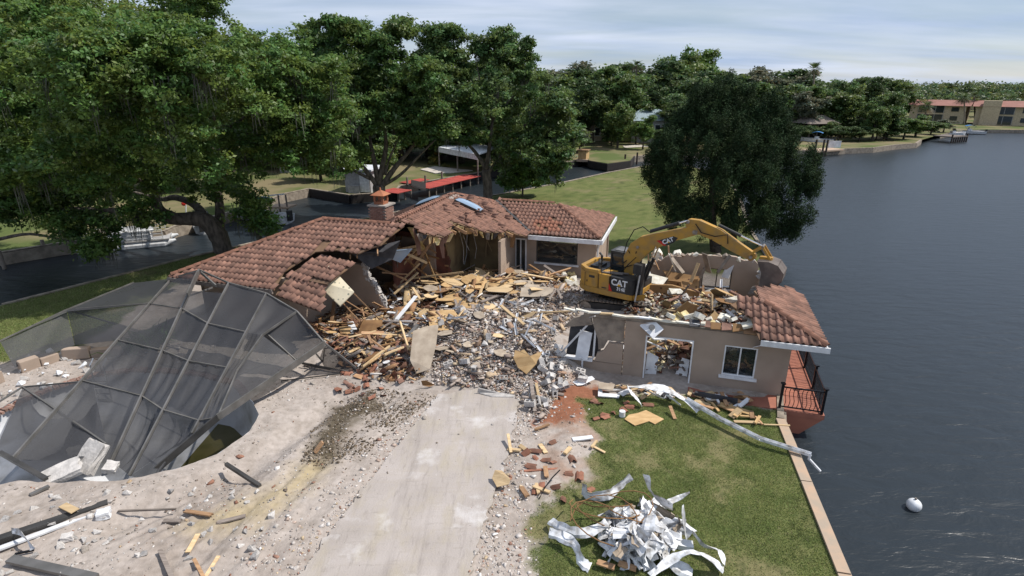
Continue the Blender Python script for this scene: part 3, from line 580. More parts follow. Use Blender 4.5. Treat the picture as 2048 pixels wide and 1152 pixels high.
rf.ridge((8.65, 5.7, z(5.05)), (8.65, 11.6, z(5.05)), dkB); rf.ridge((8.65, 11.6, z(5.05)), (8.65, 13, z(5.05)), dkB, miss=.5); rf.ridge((8.65, 13, z(5.05)), (10.6, 14.95, z(3.1)), dkB); rf.ridge((8.65, 13, z(5.05)), (3.6, 18.05, ez), dkW)
m = MB()
for k in range(14):
    p = onB(8.75 + R.uniform(-.1, .25), 11.6 + k * .11); m.box(p + Vector((0, 0, .05)), (R.uniform(.08, .2), R.uniform(.08, .25), .05), Euler((R.random(), R.random(), R.random())).to_matrix())
m.build('ridge_mortar', M['mortar'], dkB, kind='stuff')
# loose thrown tiles on wing B
for k in range(26):
    u = R.uniform(9.0, 12.5); v = R.uniform(9.4, 13.8)
    if v > 15.5 - (u - 10.3) * 1.0 or not inpoly(Bp, u, v): continue
    put('loose_tile', TME, dkB, Matrix.Translation(onB(u, v) + nB * .09) @ Euler((R.uniform(-.2, .2), .38 + R.uniform(-.2, .2), R.uniform(-.6, .6) - 1.87)).to_matrix().to_4x4())
def skylight(on_, n_, cu, cv, half_a, half_b, base):
    c = on_(cu, cv) + n_ * .09; e = (on_(cu, cv + 1) - on_(cu, cv)).normalized(); s_ = n_.cross(e).normalized()
    m = MB(); m.add([c + e * (half_a * i) + s_ * (half_b * j) + n_ * k for k in (-.1, .10) for i, j in ((-1, -1), (1, -1), (1, 1), (-1, 1))], [(3, 2, 1, 0), (4, 5, 6, 7), (0, 1, 5, 4), (1, 2, 6, 5), (2, 3, 7, 6), (3, 0, 4, 7)]); f = m.build('skylight', M['aludark'], base)
    V = []; F_ = []
    for i in range(7):
        for j in range(13):
            x = i / 3 - 1; y = j / 6 - 1; V.append(c + e * (half_a * .92 * x) + s_ * (half_b * .95 * y) + n_ * (.11 + .14 * (1 - x ** 4) * (1 - y ** 4)))
    for i in range(6):
        for j in range(12): F_.append((i * 13 + j, i * 13 + j + 1, i * 13 + j + 14, i * 13 + j + 13))
    m = MB(); m.add(V, F_); m.build('dome', M['skydome'], f, smooth=True)
M['skydome'] = mat('acrylic_dome', (.30, .40, .52), .18, (.25, .34, .45), scale=1, spec=.9)
skylight(onB, nB, 10.0, 11.85, .33, .85, dkB); skylight(onW, nW, 7.3, 12.2, .33, .85, dkW)
# C wing
dkC, onC, nC = rf.plane([(13, 12.2, ez), (17.8, 12.2, ez), (14, 15.4, z(3.2))], [(13.65, 12.2), (17.8, 12.2), (14.6, 15.4), (10.6, 15.4)], raw=[(14.3, 12.9, .75), (14.9, 12.8, .55)], missing=[(14.2, 13.4, .13), (14.8, 13.5, .11), (14.0, 12.8, .12), (15.2, 12.9, .10), (14.5, 12.5, .1), (15.3, 13.7, .10)])
dkE, onE, nE = rf.plane([(17.8, 18.6, ez), (17.8, 12.2, ez), (14.6, 15.4, z(3.2))], [(17.8, 12.2), (17.8, 18.6), (14.6, 15.4)])
rf.plane([(17.8, 18.6, ez), (10, 18.6, ez), (14, 15.4, z(3.2))], [(17.8, 18.6), (14.6, 15.4), (10.6, 15.4), (10.6, 18.6)], tiles=False)
rf.ridge((11.0, 15.4, z(3.2)), (14.6, 15.4, z(3.2)), dkC); rf.ridge((17.75, 12.25, ez), (14.6, 15.4, z(3.2)), dkE)
rf.finish()
# valley flashing and fascia
m = MB(); m.bar(onB(10.6, 15.2) + Vector((0, 0, .08)), onB(13.6, 12.35) + Vector((0, 0, .10)), .16, .03); m.build('valley_flashing', M['aludark'], dkB)
m = MB(); m.fbox(HF, 13.6, 17.85, 12.05, 12.15, ez - .32, ez - .07); m.build('fascia', M['white'], house)
m = MB(); m.fbox(HF, 17.87, 17.96, 12.1, 18.6, ez - .32, ez - .07); m.build('fascia', M['white'], house)
m = MB(); m.fbox(HF, 13.6, 17.8, 12.18, 12.95, ez - .30, ez - .26); m.build('soffit', M['white'], house)
m = MB(); m.fbox(HF, -.1, 5.6, -.22, -.13, ez - .25, ez - .06); m.build('fascia', M['greywood'], house)
# walls
def wall(F, u0, u1, v, z0, z1, th, mt, holes=(), name='wall', parent=None, outline=None, axis='u'):
    """upright slab along u (or v) with rectangular openings"""
    f = (lambda a, zz: F(a, v, zz)) if axis == 'u' else (lambda a, zz: F(v, a, zz)); n = F(0, 1) - F(0, 0) if axis == 'u' else F(1, 0) - F(0, 0)
    o = outline or [(u0, z0), (u1, z0), (u1, z1), (u0, z1)]; m = MB()
    m.holed([f(a, b) for a, b in o], [[f(a, c), f(b, c), f(b, d), f(a, d)] for a, b, c, d in holes], n * th); return m.build(name, mt, parent)
def jag(pts, amp=.09, n=5, r=random.Random(4)):
    o = []
    for i in range(len(pts) - 1):
        a, b = pts[i], pts[i + 1]
        for k in range(n): t = k / n; o.append((a[0] + (b[0] - a[0]) * t + (r.uniform(-amp, amp) if k else 0), a[1] + (b[1] - a[1]) * t + (r.uniform(-amp, amp) if k else 0)))
    return o + [pts[-1]]
wall(HF, .7, 5.4, .8, -.1, ez + .1, .2, M['stucco'], parent=house)
wall(HF, .8, 9.6, .7, -.1, ez + .1, .2, M['stucco'], parent=house, axis='v')
wall(HF, .8, 9, 9.0, -.1, ez + .1, .2, M['stucco'], parent=house)
wall(HF, .8, 4.5, 5.4, -.1, ez + .1, .2, M['stucco'], parent=house, axis='v')
wj = [(5.4, -.1), (8.25, -.1)] + jag([(8.25, .1), (8.2, .9), (7.8, 1.6), (7.45, 2.0), (7.3, 2.6)]) + [(5.4, 2.75)]
wall(HF, 0, 0, 4.3, 0, 0, .22, M['stucco'], parent=house, outline=wj)
m = MB(); rr = random.Random(8)
for a, b in jag([(8.25, .1), (8.2, .9), (7.8, 1.6), (7.45, 2.0), (7.3, 2.6)], .07, 7): m.box(HF(a + .05, 4.42, b), (rr.uniform(.1, .26), rr.uniform(.2, .3), rr.uniform(.1, .24)), Euler((rr.uniform(-.3, .3), rr.uniform(-.5, .5), rr.uniform(-.6, .2))).to_matrix())
m.build('broken_block_edge', M['block'], house, kind='stuff')
# interior walls of the torn-open middle
wall(HF, 0, 0, 9.2, 0, 0, .12, M['innerred'], parent=house, outline=[(5.4, -.1), (9.9, -.1)] + jag([(9.9, 1.0), (9.6, 2.4), (9.2, 3.0)]) + [(5.4, 3.2)], name='interior_wall')
wall(HF, 0, 0, 12.6, 0, 0, .12, M['innerwall'], parent=house, outline=[(9.0, -.1), (12.4, -.1), (12.4, 2.6), (9.0, 3.6)], name='interior_wall')
wall(HF, 9.2, 12.6, 9.6, -.1, 3.0, .12, M['innerwall'], parent=house, axis='v', name='interior_wall')
wall(HF, 6.0, 9.2, 8.0, -.1, 2.6, .12, M['innerred'], parent=house, axis='v', name='interior_wall')
wall(HF, 4.5, 17.6, 17.6, -.1, ez, .2, M['stucco'], parent=house, holes=[(13.6, 16.7, .8, 2.2)])
wall(HF, 9, 17.6, 4.5, -.1, ez, .2, M['stucco'], parent=house, axis='v')
wall(HF, 10, 17.4, 12.45, -.1, ez, .15, M['stucco'], parent=house, axis='v', name='interior_wall')
wall(HF, 12.9, 17.8, 17.3, -.1, ez - .25, .2, M['stucco'], parent=house, axis='v')
wall(HF, 12.3, 17.3, 12.9, -.1, ez - .25, .2, M['stucco'], parent=house, holes=[(12.62, 13.25, .15, 2.15), (13.9, 16.42, .86, 2.3)])
m = MB(); m.fbox(HF, .8, 12.4, 1.0, 17.5, -.12, .04); m.fbox(HF, 12.4, 17.3, 13.0, 17.5, -.12, .05); m.build('floor', M['floor'], house)
w = MB(); w.fbox(HF, 13.8, 16.52, 12.78, 12.89, .76, .86); w.build('window_sill', M['white'], house)
fr = MB()
for (a, b, c, d) in ((13.9, 13.96, .87, 2.29), (16.36, 16.415, .87, 2.29), (13.97, 16.35, 2.24, 2.29), (13.97, 16.35, .87, .92)): fr.fbox(HF, a, b, 12.93, 13.0, c, d)
wf = fr.build('window_frame', M['aludark'], house); m = MB(); m.fbox(HF, 13.97, 16.35, 12.955, 12.965, .93, 2.23); m.build('pane', M['glass'], wf)
fr = MB()
for (a, b, c, d) in ((12.55, 12.63, .1, 2.25), (13.22, 13.3, .1, 2.25), (12.63, 13.22, 2.17, 2.25), (12.9, 12.96, .1, 2.17)): fr.fbox(HF, a, b, 12.84, 13.02, c, d)
df = fr.build('door_frame', M['white'], house); m = MB(); m.fbox(HF, 12.64, 13.21, 12.95, 12.96, .12, 2.16); m.build('pane', M['glass'], df)
m = MB(); m.tube([HF(17.75, 12.2, ez - .35), HF(17.7, 12.6, ez - .5), HF(17.62, 12.75, ez - .8), HF(17.62, 12.75, .05)], .05, 6); m.build('downspout', M['white'], house)
m = MB(); m.holed([HF(a, 12.75 + .0 * b, b) for a, b in [(11.95, 0), (12.32, 0)] + jag([(12.32, 2.2), (12.2, 2.6), (12.0, 2.5)]) + jag([(12.0, 2.5), (11.85, 1.5), (11.98, 0.02)], .06)], [], (HF(0, 1) - HF(0, 0)) * .4); m.build('broken_column', M['block'], house)
# red clay patio
m = MB(); m.prism([Vector((*p, .02)) for p in pp([(1018, 545), (1185, 538), (1190, 560), (1180, 590), (1010, 572)])], (0, 0, .09)); m.build('patio_floor', M['claypatio'], house)
# torn eave: plywood, insulation and strips hanging from the edge of wing B
def onBz(u, v, dz=0): return onB(u, v) + Vector((0, 0, dz))
edge = [(9.4, 6.0), (10.0, 5.5), (10.45, 5.8), (10.85, 6.3), (10.85, 7.0), (10.6, 7.8), (10.4, 8.7), (11.0, 8.9), (11.9, 9.3), (12.5, 10.3), (12.6, 11.0), (13.2, 11.2)]
for i in range(len(edge) - 1):
    for k in range(4):
        t = (k + R.random()) / 4; u = edge[i][0] * (1 - t) + edge[i + 1][0] * t; v = edge[i][1] * (1 - t) + edge[i + 1][1] * t; p = onBz(u - .05, v, -.08)
        h_ = R.uniform(.06, .45) if R.random() < .85 else R.uniform(.8, 1.5); a = R.uniform(0, 3.1); w_ = R.uniform(.05, .28); e_ = Vector((math.cos(a), math.sin(a), 0)) * w_; m = MB()
        q = p + Vector((R.uniform(-.15, .15), R.uniform(-.15, .15), -h_)); m.prism([p - e_, p + e_, q + e_ * R.uniform(.0, .7), q - e_ * R.uniform(.1, .8)], Vector((.01, .02, 0))); m.build('torn_sheathing', M[R.choice(['ply', 'foam', 'ply_brown', 'black', 'ply_brown', 'tile', 'innerwall', 'greywood'])], house)
for k in range(9):   # exposed rafters under the broken edge
    t = k / 8; u = 10.0 + 3.2 * t; v = 6.2 + 5.2 * t; p = onBz(u - 1.4, v + .3, -.16); q = onBz(u + R.uniform(-.1, .3), v + .2, -.16); m = MB(); m.bar(p, q, .05, .16); m.build('rafter', M['wood'], house)
for k in (1, 2, 5):
    p = onA(7.2 + .3 * k, 3.0 + .1 * k) + Vector((0, 0, -.2)); m = MB(); m.bar(p + Vector((-.2, .9, .3)), p + Vector((.1, -.5, -.25)), .05, .14); m.build('rafter', M['wood'], house)
# torn flap under the broken edge of wing A
for (cs, mt) in (([(7.6, 3.0, 3.6), (8.9, 3.5, 3.6), (9.3, 4.6, 3.9), (8.9, 4.5, 3.0), (8.2, 3.6, 2.7)], 'black'), ([(8.3, 4.4, 3.2), (9.0, 4.6, 3.4), (9.5, 5.4, 3.3), (8.9, 5.2, 2.6)], 'skydome')):
    m = MB(); m.prism([HF(*c) for c in cs], (0, 0, .04)); m.build('hanging_flap', M[mt], house)
# drooping post of yellow boards, leaning timber and sheathing strip
for (a, b, w_, mt) in ((( 935, 462, 36.0), (962, 552, 34.0), .28, 'ply'), ((922, 470, 35.5), (946, 545, 34.2), .16, 'foam'), ((948, 475, 35.0), (972, 545, 34.0), .12, 'foam'), ((928, 505, 34.6), (932, 548, 34.2), .14, 'palewood')):
    m = MB(); m.bar(atY(*a), atY(*b), w_, .12); m.build('broken_stud', M[mt], house)
for k in range(20):
    x = R.uniform(790, 1000); Y = R.uniform(31.5, 36); y0 = 455 + R.uniform(0, 30); p = atY(x, y0, Y); q = atY(x + R.uniform(-14, 14), R.uniform(500, 548), Y); m = MB(); m.tube([p, p.lerp(q, .5) + Vector((R.uniform(-.15, .15), 0, -.1)), q], .018, 4); m.build('hanging_wire', M[R.choice(['white', 'palewood', 'block'])], house)
# red and brown structure in the dark opening between the wings
for k in range(26):
    p = atY(R.uniform(750, 880), R.uniform(490, 560), R.uniform(27.5, 32)); d = Vector((R.uniform(-1, 1), R.uniform(-.6, .6), R.uniform(-.7, .8))).normalized() * R.uniform(.4, 1.5); m = MB(); m.bar(p - d, p + d, .045, R.choice([.09, .14])); m.build('fallen_stud', M[R.choice(['wood', 'wood', 'wood', 'palewood', 'greywood', 'ply_brown'])], house)
# window strip inside and ceiling joists
# chimney
ch = thing('chimney', 'square brick chimney with orange clay pot rising behind the left roof', 'chimney', tuple(HF(6.35, 8.2, 2.8)))
cx, cy = 6.35, 8.2; ang = Matrix.Rotation(math.radians(-17), 4, 'Z')
m = MB(); m.fbox(HF, cx - .47, cx + .47, cy - .47, cy + .47, 2.6, 4.72); m.build('mortar_core', M['mortar'], ch)
bb = MB().box((0, 0, 0), (.235, .10, .072)).mesh('brick', M['brickmat'])
for c_ in range(26):
    zz = 2.66 + c_ * .082; off = .12 if c_ % 2 else 0
    for side in range(4):
        for k in range(4):
            t = -.36 + k * .245 + (off - .06); 
            if abs(t) > .43: continue
            q = {0: (t, -.46), 1: (t, .46), 2: (-.46, t), 3: (.46, t)}[side]; put('brick', bb, ch, Matrix.Translation(HF(cx + q[0], cy + q[1], zz)) @ ang @ Matrix.Rotation(0 if side < 2 else math.pi / 2, 4, 'Z') @ Matrix.Scale(R.uniform(.97, 1.02), 4))
m = MB(); m.fbox(HF, cx - .56, cx + .56, cy - .56, cy + .56, 4.78, 4.86); m.build('cap_slab', M['mortar'], ch)
m = MB(); m.fbox(HF, cx - .28, cx + .28, cy - .28, cy + .28, 4.86, 5.0)
for a, b in ((-.24, -.24), (.24, -.24), (-.24, .24), (.24, .24)): m.fbox(HF, cx + a - .05, cx + a + .05, cy + b - .05, cy + b + .05, 5.0, 5.28)
m.fbox(HF, cx - .29, cx + .29, cy - .29, cy + .29, 5.28, 5.35); pot = m.build('chimney_pot', M['terracotta'], ch)
m = MB(); r_ = [HF(cx + a * .42, cy + b * .42, 5.36) for a, b in ((-1, -1), (1, -1), (1, 1), (-1, 1))]; m.add(r_ + [HF(cx, cy, 5.62)], [(0, 1, 4), (1, 2, 4), (2, 3, 4), (3, 0, 4), (3, 2, 1, 0)]); m.build('pot_roof', M['terracotta'], pot); m = MB(); m.tube([HF(cx, cy, 5.58), HF(cx, cy, 5.74)], [.06, .03], 8); m.build('finial', M['terracotta'], pot)

# ------------------------------------------------------------------ right wing left standing
rw = thing('house', 'tan end wing of the broken house at the lake edge under the excavator', 'house', tuple(RF(-4, 4, 0)))
zt = 2.36
wall(RF, 0, 0, 0, 0, 0, .2, M['stucco'], parent=rw, outline=[(-5.95, -.35), (0, -.35), (0, zt), (-5.95, zt)], holes=[(-5.14, -3.36, -.12, 1.86), (-2.25, -1.1, .62, 1.84)])
# scraped left panels with the broken window opening and cracks between them
def panel(pts, v, mt, name='wall_panel', th=.18, tilt=0):
    m = MB(); m.prism([RF(a, v + tilt * b, b) for a, b in pts], (RF(0, 1) - RF(0, 0)) * th); return m.build(name, M[mt], rw)
panel([(-8.75, -.35), (-5.98, -.35), (-5.98, .46), (-8.75, .42)], 0, 'stucco')
panel([(-7.08, .48), (-5.98, .48), (-5.98, 1.35), (-6.55, 1.33), (-6.75, .95), (-6.98, .85)], -.03, 'stucco')
panel([(-7.2, 1.95), (-7.0, 1.4), (-6.95, .95), (-6.75, 1.05), (-6.6, 1.4), (-5.99, 1.42), (-5.99, 2.3), (-7.3, 2.48)], .04, 'stucco_rough', tilt=.03)
panel([(-8.4, 1.75), (-7.25, 2.0), (-7.35, 2.45), (-8.0, 2.2)], .05, 'stucco_rough')
m = MB()
for (a, b, c, d) in ((-8.62, -7.15, .46, .54),): m.fbox(RF, a, b, -.12, .12, c, d)
m.bar(RF(-8.5, .1, .55), RF(-7.45, .12, 1.95), .07, .07); m.bar(RF(-7.15, .1, .55), RF(-7.12, .15, 1.8), .07, .07)
m.build('broken_window_frame', M['white'], rw)
m = MB(); m.prism([RF(-7.85, -.1, .55), RF(-7.35, -.15, .5), RF(-7.25, .15, 1.6), RF(-7.75, .2, 1.65)], (.02, .03, 0)); m.build('fallen_sash', M['white'], rw)
m = MB(); m.prism([RF(-8.3, .3, .45), RF(-6.9, .3, .5), RF(-6.9, .5, 1.9), RF(-8.2, .5, 1.7)], (.02, .04, 0)); m.build('interior_shade_sheet', M['black'], rw)  # black sheet behind the opening stands in for the unlit room
def win(F, a, b, c, d, v, par, mt='white', mull=1, name='window_frame', w_=.05):
    m = MB(); m.fbox(F, a, b, v - .05, v + .06, c, c + w_); m.fbox(F, a, b, v - .05, v + .06, d - w_, d); m.fbox(F, a, a + w_, v - .05, v + .06, c + w_, d - w_); m.fbox(F, b - w_, b, v - .05, v + .06, c + w_, d - w_)
    if mull: m.fbox(F, (a + b) / 2 - w_ / 2, (a + b) / 2 + w_ / 2, v - .04, v + .05, c + w_, d - w_)
    f = m.build(name, M[mt], par)
    if mull is not None:
        for x0, x1 in ((a + w_, (a + b) / 2 - w_ / 2), ((a + b) / 2 + w_ / 2, b - w_)):
            g = MB(); g.fbox(F, x0, x1, v, v + .008, c + w_, d - w_); g.build('pane', M['glass'], f)
    return f
win(RF, -2.25, -1.1, .62, 1.84, .06, rw); m = MB(); m.fbox(RF, -2.34, -1.0, -.10, .005, .52, .615); m.build('window_sill', M['white'], rw)
m = MB()
for a, b, c, d in ((-5.14, -5.09, -.12, 1.86), (-3.41, -3.36, -.12, 1.86), (-5.09, -3.41, 1.81, 1.86)): m.fbox(RF, a, b, -.04, .22, c, d)
m.build('door_frame', M['white'], rw)
# other walls
bw = [(-5.9, -.3), (.05, -.3)] + jag([(.05, 1.2), (-.25, 2.2), (-.6, 2.5)], .08) + jag([(-.6, 2.5), (-3.2, 2.55), (-4.4, 2.4), (-5.3, 2.1), (-5.9, 1.5)], .10, 7)
wall(RF, 0, 0, 9.6, 0, 0, .22, M['stucco'], parent=rw, outline=bw, holes=[(-2.95, -1.48, .80, 1.88)]); win(RF, -2.95, -1.48, .80, 1.88, 9.7, rw, 'aludark'); m = MB(); m.fbox(RF, -3.0, -1.4, 9.5, 9.59, .72, .795); m.build('window_sill', M['white'], rw)
sidew = [(.2, -.35), (9.55, -.35)] + jag([(9.55, 1.9), (8.9, 2.4), (7.2, 1.7), (5.6, 1.8), (4.9, 2.35), (3.2, 2.4), (.2, 2.34)], .10, 6)
wall(RF, 0, 0, -.22, 0, 0, .22, M['stucco'], parent=rw, axis='v', outline=sidew)
m = MB(); rr = random.Random(5)
for k in range(34):
    t = k / 33; v = 9.4 - 5.2 * t; zz = 1.75 + .3 * math.sin(7 * t) + rr.uniform(-.1, .25); m.box(RF(-.12 + rr.uniform(-.1, .1), v, zz), (rr.uniform(.15, .4), rr.uniform(.15, .4), rr.uniform(.1, .3)), Euler((rr.random(), rr.random(), rr.random())).to_matrix())
m.build('broken_block_edge', M['block'], rw, kind='stuff')
m = MB(); m.fbox(RF, -8.6, -.2, .2, 9.6, -.35, .02); m.build('floor', M['floor'], rw)
wall(RF, 0, 0, 6.6, 0, 0, .12, M['spotply'], parent=rw, outline=[(-6.5, .2), (-3.2, .2), (-3.1, 1.5), (-4.4, 1.75), (-6.3, 1.6)], name='interior_wall')
# bond beam with torn fascia along the top of the front wall
m = MB(); m.fbox(RF, -7.6, -.85, .03, .24, zt + .003, zt + .16); m.build('bond_beam', M['stucco_rough'], rw)
for k in range(11):
    a = -8.4 + k * .48; m = MB(); m.bar(RF(a, -.02 + R.uniform(-.03, .05), zt + .2 + R.uniform(-.03, .05)), RF(a + .52, .0, zt + .2 + R.uniform(-.04, .04)), .12, .06); m.build('torn_fascia', M[R.choice(['white', 'palewood', 'white', 'whitefoam'])], rw)
for k in range(20):
    a = -4.3 + k * .17; m = MB(); c_ = RF(a, .15 + R.uniform(-.15, .4), zt + .22 + R.uniform(-.05, .25)); m.box(c_, (R.uniform(.15, .4), R.uniform(.15, .4), R.uniform(.08, .25)), Euler((R.uniform(-.6, .6), R.uniform(-.6, .6), R.uniform(0, 3))).to_matrix()); m.build('foam_chunk', M[R.choice(['foam', 'whitefoam', 'whitefoam', 'foam'])], rw)
for k in range(8):
    a = -3.6 + k * .38; m = MB(); zz = zt + .10 + R.uniform(0, .05); m.prism([RF(a, -.12 + R.uniform(-.08, .02), zz + R.uniform(-.05, .02)), RF(a + .37, -.12 + R.uniform(-.08, .05), zz + R.uniform(-.05, .03)), RF(a + .36, .12, zz + .16), RF(a, .12, zz + .16)], (0, 0, .03)); m.build('exposed_underlayment', M[R.choice(['ply_brown', 'tile', 'ply_brown', 'black', 'wood'])], rw)
# surviving hip corner of the roof
rr_ = Roof(RF, rw); e2 = 2.62
z2 = lambda d: e2 + SL * d
dF, onF, nF = rr_.plane([(-3, -.9, e2), (.9, -.9, e2), (-1, 1, z2(1.9))], [(-1.25, -.9), (.9, -.9), (-1.05, 1.05), (-1.7, 1.1), (-2.2, .7), (-1.5, .1)])
dR_, onR, nR = rr_.plane([(.9, -.9, e2), (.9, 4.6, e2), (-1, 1, z2(1.9))], [(.9, -.9), (.9, 4.4), (.5, 4.6), (-.2, 4.0), (-.6, 3.2), (-1.3, 1.9), (-1.05, 1.05)])
rr_.ridge((.88, -.88, e2), (-1.05, 1.05, z2(1.95)), dF)
# slumped strip of tiles lying along the inner side of the front wall
rr_.plane([(-3.9, .35, 2.45), (-1.3, .35, 2.6), (-2.4, 1.5, 2.1)], [(-3.9, .35), (-1.4, .3), (-1.5, 1.3), (-2.4, 1.5), (-3.8, .9)], jit=.05, miss=.15)
rr_.finish(300)
m = MB(); m.fbox(RF, -1.2, .98, -.99, -.92, e2 - .22, e2 - .02); m.build('fascia', M['white'], rw)
m = MB(); m.fbox(RF, .90, .96, -.91, 4.4, e2 - .24, e2 - .09); m.build('fascia', M['white'], rw)
m = MB(); m.prism([RF(-1.15, -.88, e2 - .25), RF(.9, -.88, e2 - .25), RF(.9, 0.0, e2 - .25), RF(.0, -.02, e2 - .28), RF(-1.3, -.02, e2 - .75)], (0, 0, .03)); m.build('soffit', M['white'], rw)
m = MB(); m.fbox(RF, 0.01, .92, -.85, 4.4, e2 - .25, e2 - .22); m.build('soffit', M['white'], rw)
# the hanging square panel
m = MB(); m.prism([atY(*q) for q in ((1280, 652, 20.1), (1299, 633, 20.25), (1327, 659, 19.7), (1307, 677, 19.5))], (0, .03, .02)); k = m.build('hanging_panel', M['white'], rw)
c_ = atY(1303, 655, 19.82); m = MB(); m.tube([c_, c_ + Vector((.0, -.09, .05))], .11, 14); m.build('panel_light', M['alu'], k)
for (a, b) in (((-5.05, .7), (-4.7, .6)), ): pass
m = MB(); m.prism([RF(-5.08, .25, -.1), RF(-4.65, .3, -.08), RF(-4.6, .5, .75), RF(-5.05, .5, .95)], (0, .03, 0)); m.build('leaning_board', M['white'], rw)
m = MB(); m.prism([RF(-3.9, .5, .1), RF(-3.45, .4, .1), RF(-3.42, .6, .75), RF(-3.7, .6, .8)], (0, .03, 0)); m.build('leaning_board', M['white'], rw)
for k in range(14):
    p = RF(R.uniform(-5, -3.5), R.uniform(.4, 1.6), R.uniform(.0, 1.5)); d = Vector((R.uniform(-1, 1), R.uniform(-.6, .6), R.uniform(-.5, .5))).normalized() * R.uniform(.25, .8); m = MB(); m.bar(p - d, p + d, R.uniform(.04, .2), .04); m.build('fallen_board', M[R.choice(['wood', 'ply_brown', 'greywood', 'foam', 'palewood', 'white'])], rw)
# white pipe, electrical bits at the foot of the wall
m = MB(); m.tube([RF(-7.55, -.12, .05), RF(-7.55, -.12, .55), RF(-7.62, -.2, .62)], .04, 8); m.build('vent_pipe', M['white'], rw)
# waterside deck ------------------------------------------------------
dkk = thing('deck', 'red waterside deck with black iron railing at the corner of the house', 'deck', tuple(RF(.8, 0, 0)))
m = MB(); m.prism([RF(*p, -.14) for p in ((-3.4, -1.0), (1.22, -1.0), (1.22, 9.6), (.02, 9.6), (.02, -.005), (-3.4, -.005))], (0, 0, .18)); m.build('slab', M['reddeck'], dkk)
for k in range(30):
    m = MB(); m.fbox(RF, .04, 1.18, .1 + k * .3, .385 + k * .3, .041, .056); m.build('deck_board', M['reddeck'], dkk)
m = MB(); m.prism([RF(-.35, -.98, -.14), RF(1.2, -.98, -.14), RF(.1, -.98, -1.3), RF(-.35, -.98, -1.3)], (RF(0, 1) - RF(0, 0)) * .25); m.build('bracket', M['reddeck'], dkk)
m = MB(); m.fbox(RF, -.3, .1, -.7, 9, -1.4, -.145); m.build('support_wall', M['reddeck'], dkk)
posts = [(-.25, -.93), (1.12, -.93), (1.14, .9), (1.14, 2.7), (1.14, 4.5), (1.14, 6.3), (1.14, 8.1)]
for a, b in posts: m = MB(); m.fbox(RF, a - .04, a + .04, b - .04, b + .04, .04, 1.02); m.box(RF(a, b, 1.05), (.13, .13, .05)); m.build('post', M['iron'], dkk)
for i in range(len(posts) - 1):
    a = RF(*posts[i], 0); b = RF(*posts[i + 1], 0); 
    for zz in (.14, .92): m = MB(); m.bar(a + Vector((0, 0, zz)), b + Vector((0, 0, zz)), .04, .04); m.build('rail', M['iron'], dkk)
    n = int((b - a).length / .13); d = (b - a) / n; e = d.normalized()
    for k in range(1, n):
        p = a + d * k; m = MB(); m.tube([p + e * (.035 * math.sin(j / 6 * 2 * math.pi)) + Vector((0, 0, .16 + .74 * j / 6)) for j in range(7)], .014, 4, cap=False); m.build('baluster', M['iron'], dkk)
# ------------------------------------------------------------------ trees
def crown(name, blobs, nclump, per, leaf, col, seed=1, m='leaf', rc=(.35, .9), shell=(.55, 1.02), flat=.6, elong=1., hue=.25, bright=.35, aspect=.55, lowcut=-.75, up=.5, spike=0, ragged=.12, pale=.03):
    """leaf clumps spread over and inside a set of ellipsoids; every leaf is a small bent-free blade of its own"""
    g = np.random.default_rng(seed); B = np.array(blobs, float); vol = (B[:, 3] * B[:, 4] + B[:, 3] * B[:, 5] + B[:, 4] * B[:, 5]); w = vol / vol.sum()
    bi = g.choice(len(B), nclump, p=w); d = g.normal(size=(nclump, 3)); d /= np.linalg.norm(d, axis=1)[:, None]; d[:, 2] = np.where(d[:, 2] < lowcut, -d[:, 2], d[:, 2])
    r = g.uniform(shell[0], shell[1], nclump) ** .7; rg = g.random(nclump) < ragged; r = np.where(rg, r * g.uniform(1.02, 1.32, nclump), r); C = B[bi, :3] + d * B[bi, 3:6] * r[:, None]
    if spike: C[:, 2] += g.exponential(spike, nclump) * (d[:, 2] > .2)
    R_ = g.uniform(rc[0], rc[1], nclump); n = nclump * per; ci = np.repeat(np.arange(nclump), per)
    off = g.normal(size=(n, 3)) * .5; off[:, 2] *= flat * elong; P = C[ci] + off * R_[ci][:, None]
    nr = g.normal(size=(n, 3)); nr[:, 2] = nr[:, 2] + up * 2; nr += d[ci] * .6; nr /= np.linalg.norm(nr, axis=1)[:, None]
    a = np.cross(nr, g.normal(size=(n, 3))); a /= np.linalg.norm(a, axis=1)[:, None]; b = np.cross(nr, a); s_ = leaf * g.uniform(.6, 1.35, n); 
    a = a * s_[:, None]; b = b * (s_ * aspect)[:, None]
    V = np.stack([P - a, P - b * .9, P + a, P + b], 1).reshape(-1, 3); F_ = np.arange(n * 4).reshape(n, 4)
    cb = g.uniform(1 - bright, 1 + bright, nclump); ch_ = g.uniform(-hue, hue, nclump); c = np.array(col)[None] * cb[ci][:, None] * g.uniform(.75, 1.3, n)[:, None]
    c = c * np.stack([1 + ch_[ci] * .9, np.ones(n), 1 - ch_[ci] * .6], 1)
    pale = g.random(n) < pale; c[pale] = c[pale] * .6 + np.array((.10, .11, .09))
    return npmesh(name, V, F_, M[m], c)
def lobes(blobs, k, f, seed, tall=1.):
    g = random.Random(seed); o = []
    for (x, y, z, a, b, c) in blobs:
        q = .80 if tall > 1.5 else .62; o.append((x, y, z, a * q, b * q, c * q)); n = max(4, int(k * (a * c) ** .5))
        for i in range(n):
            v = Vector((g.gauss(0, 1), g.gauss(0, 1), g.gauss(.25, 1))).normalized(); r = g.uniform(.62, 1.0); s = f * g.uniform(.6, 1.35); o.append((x + v.x * a * r, y + v.y * b * r, z + v.z * c * r, s, s, s * .72 * tall))
    return o
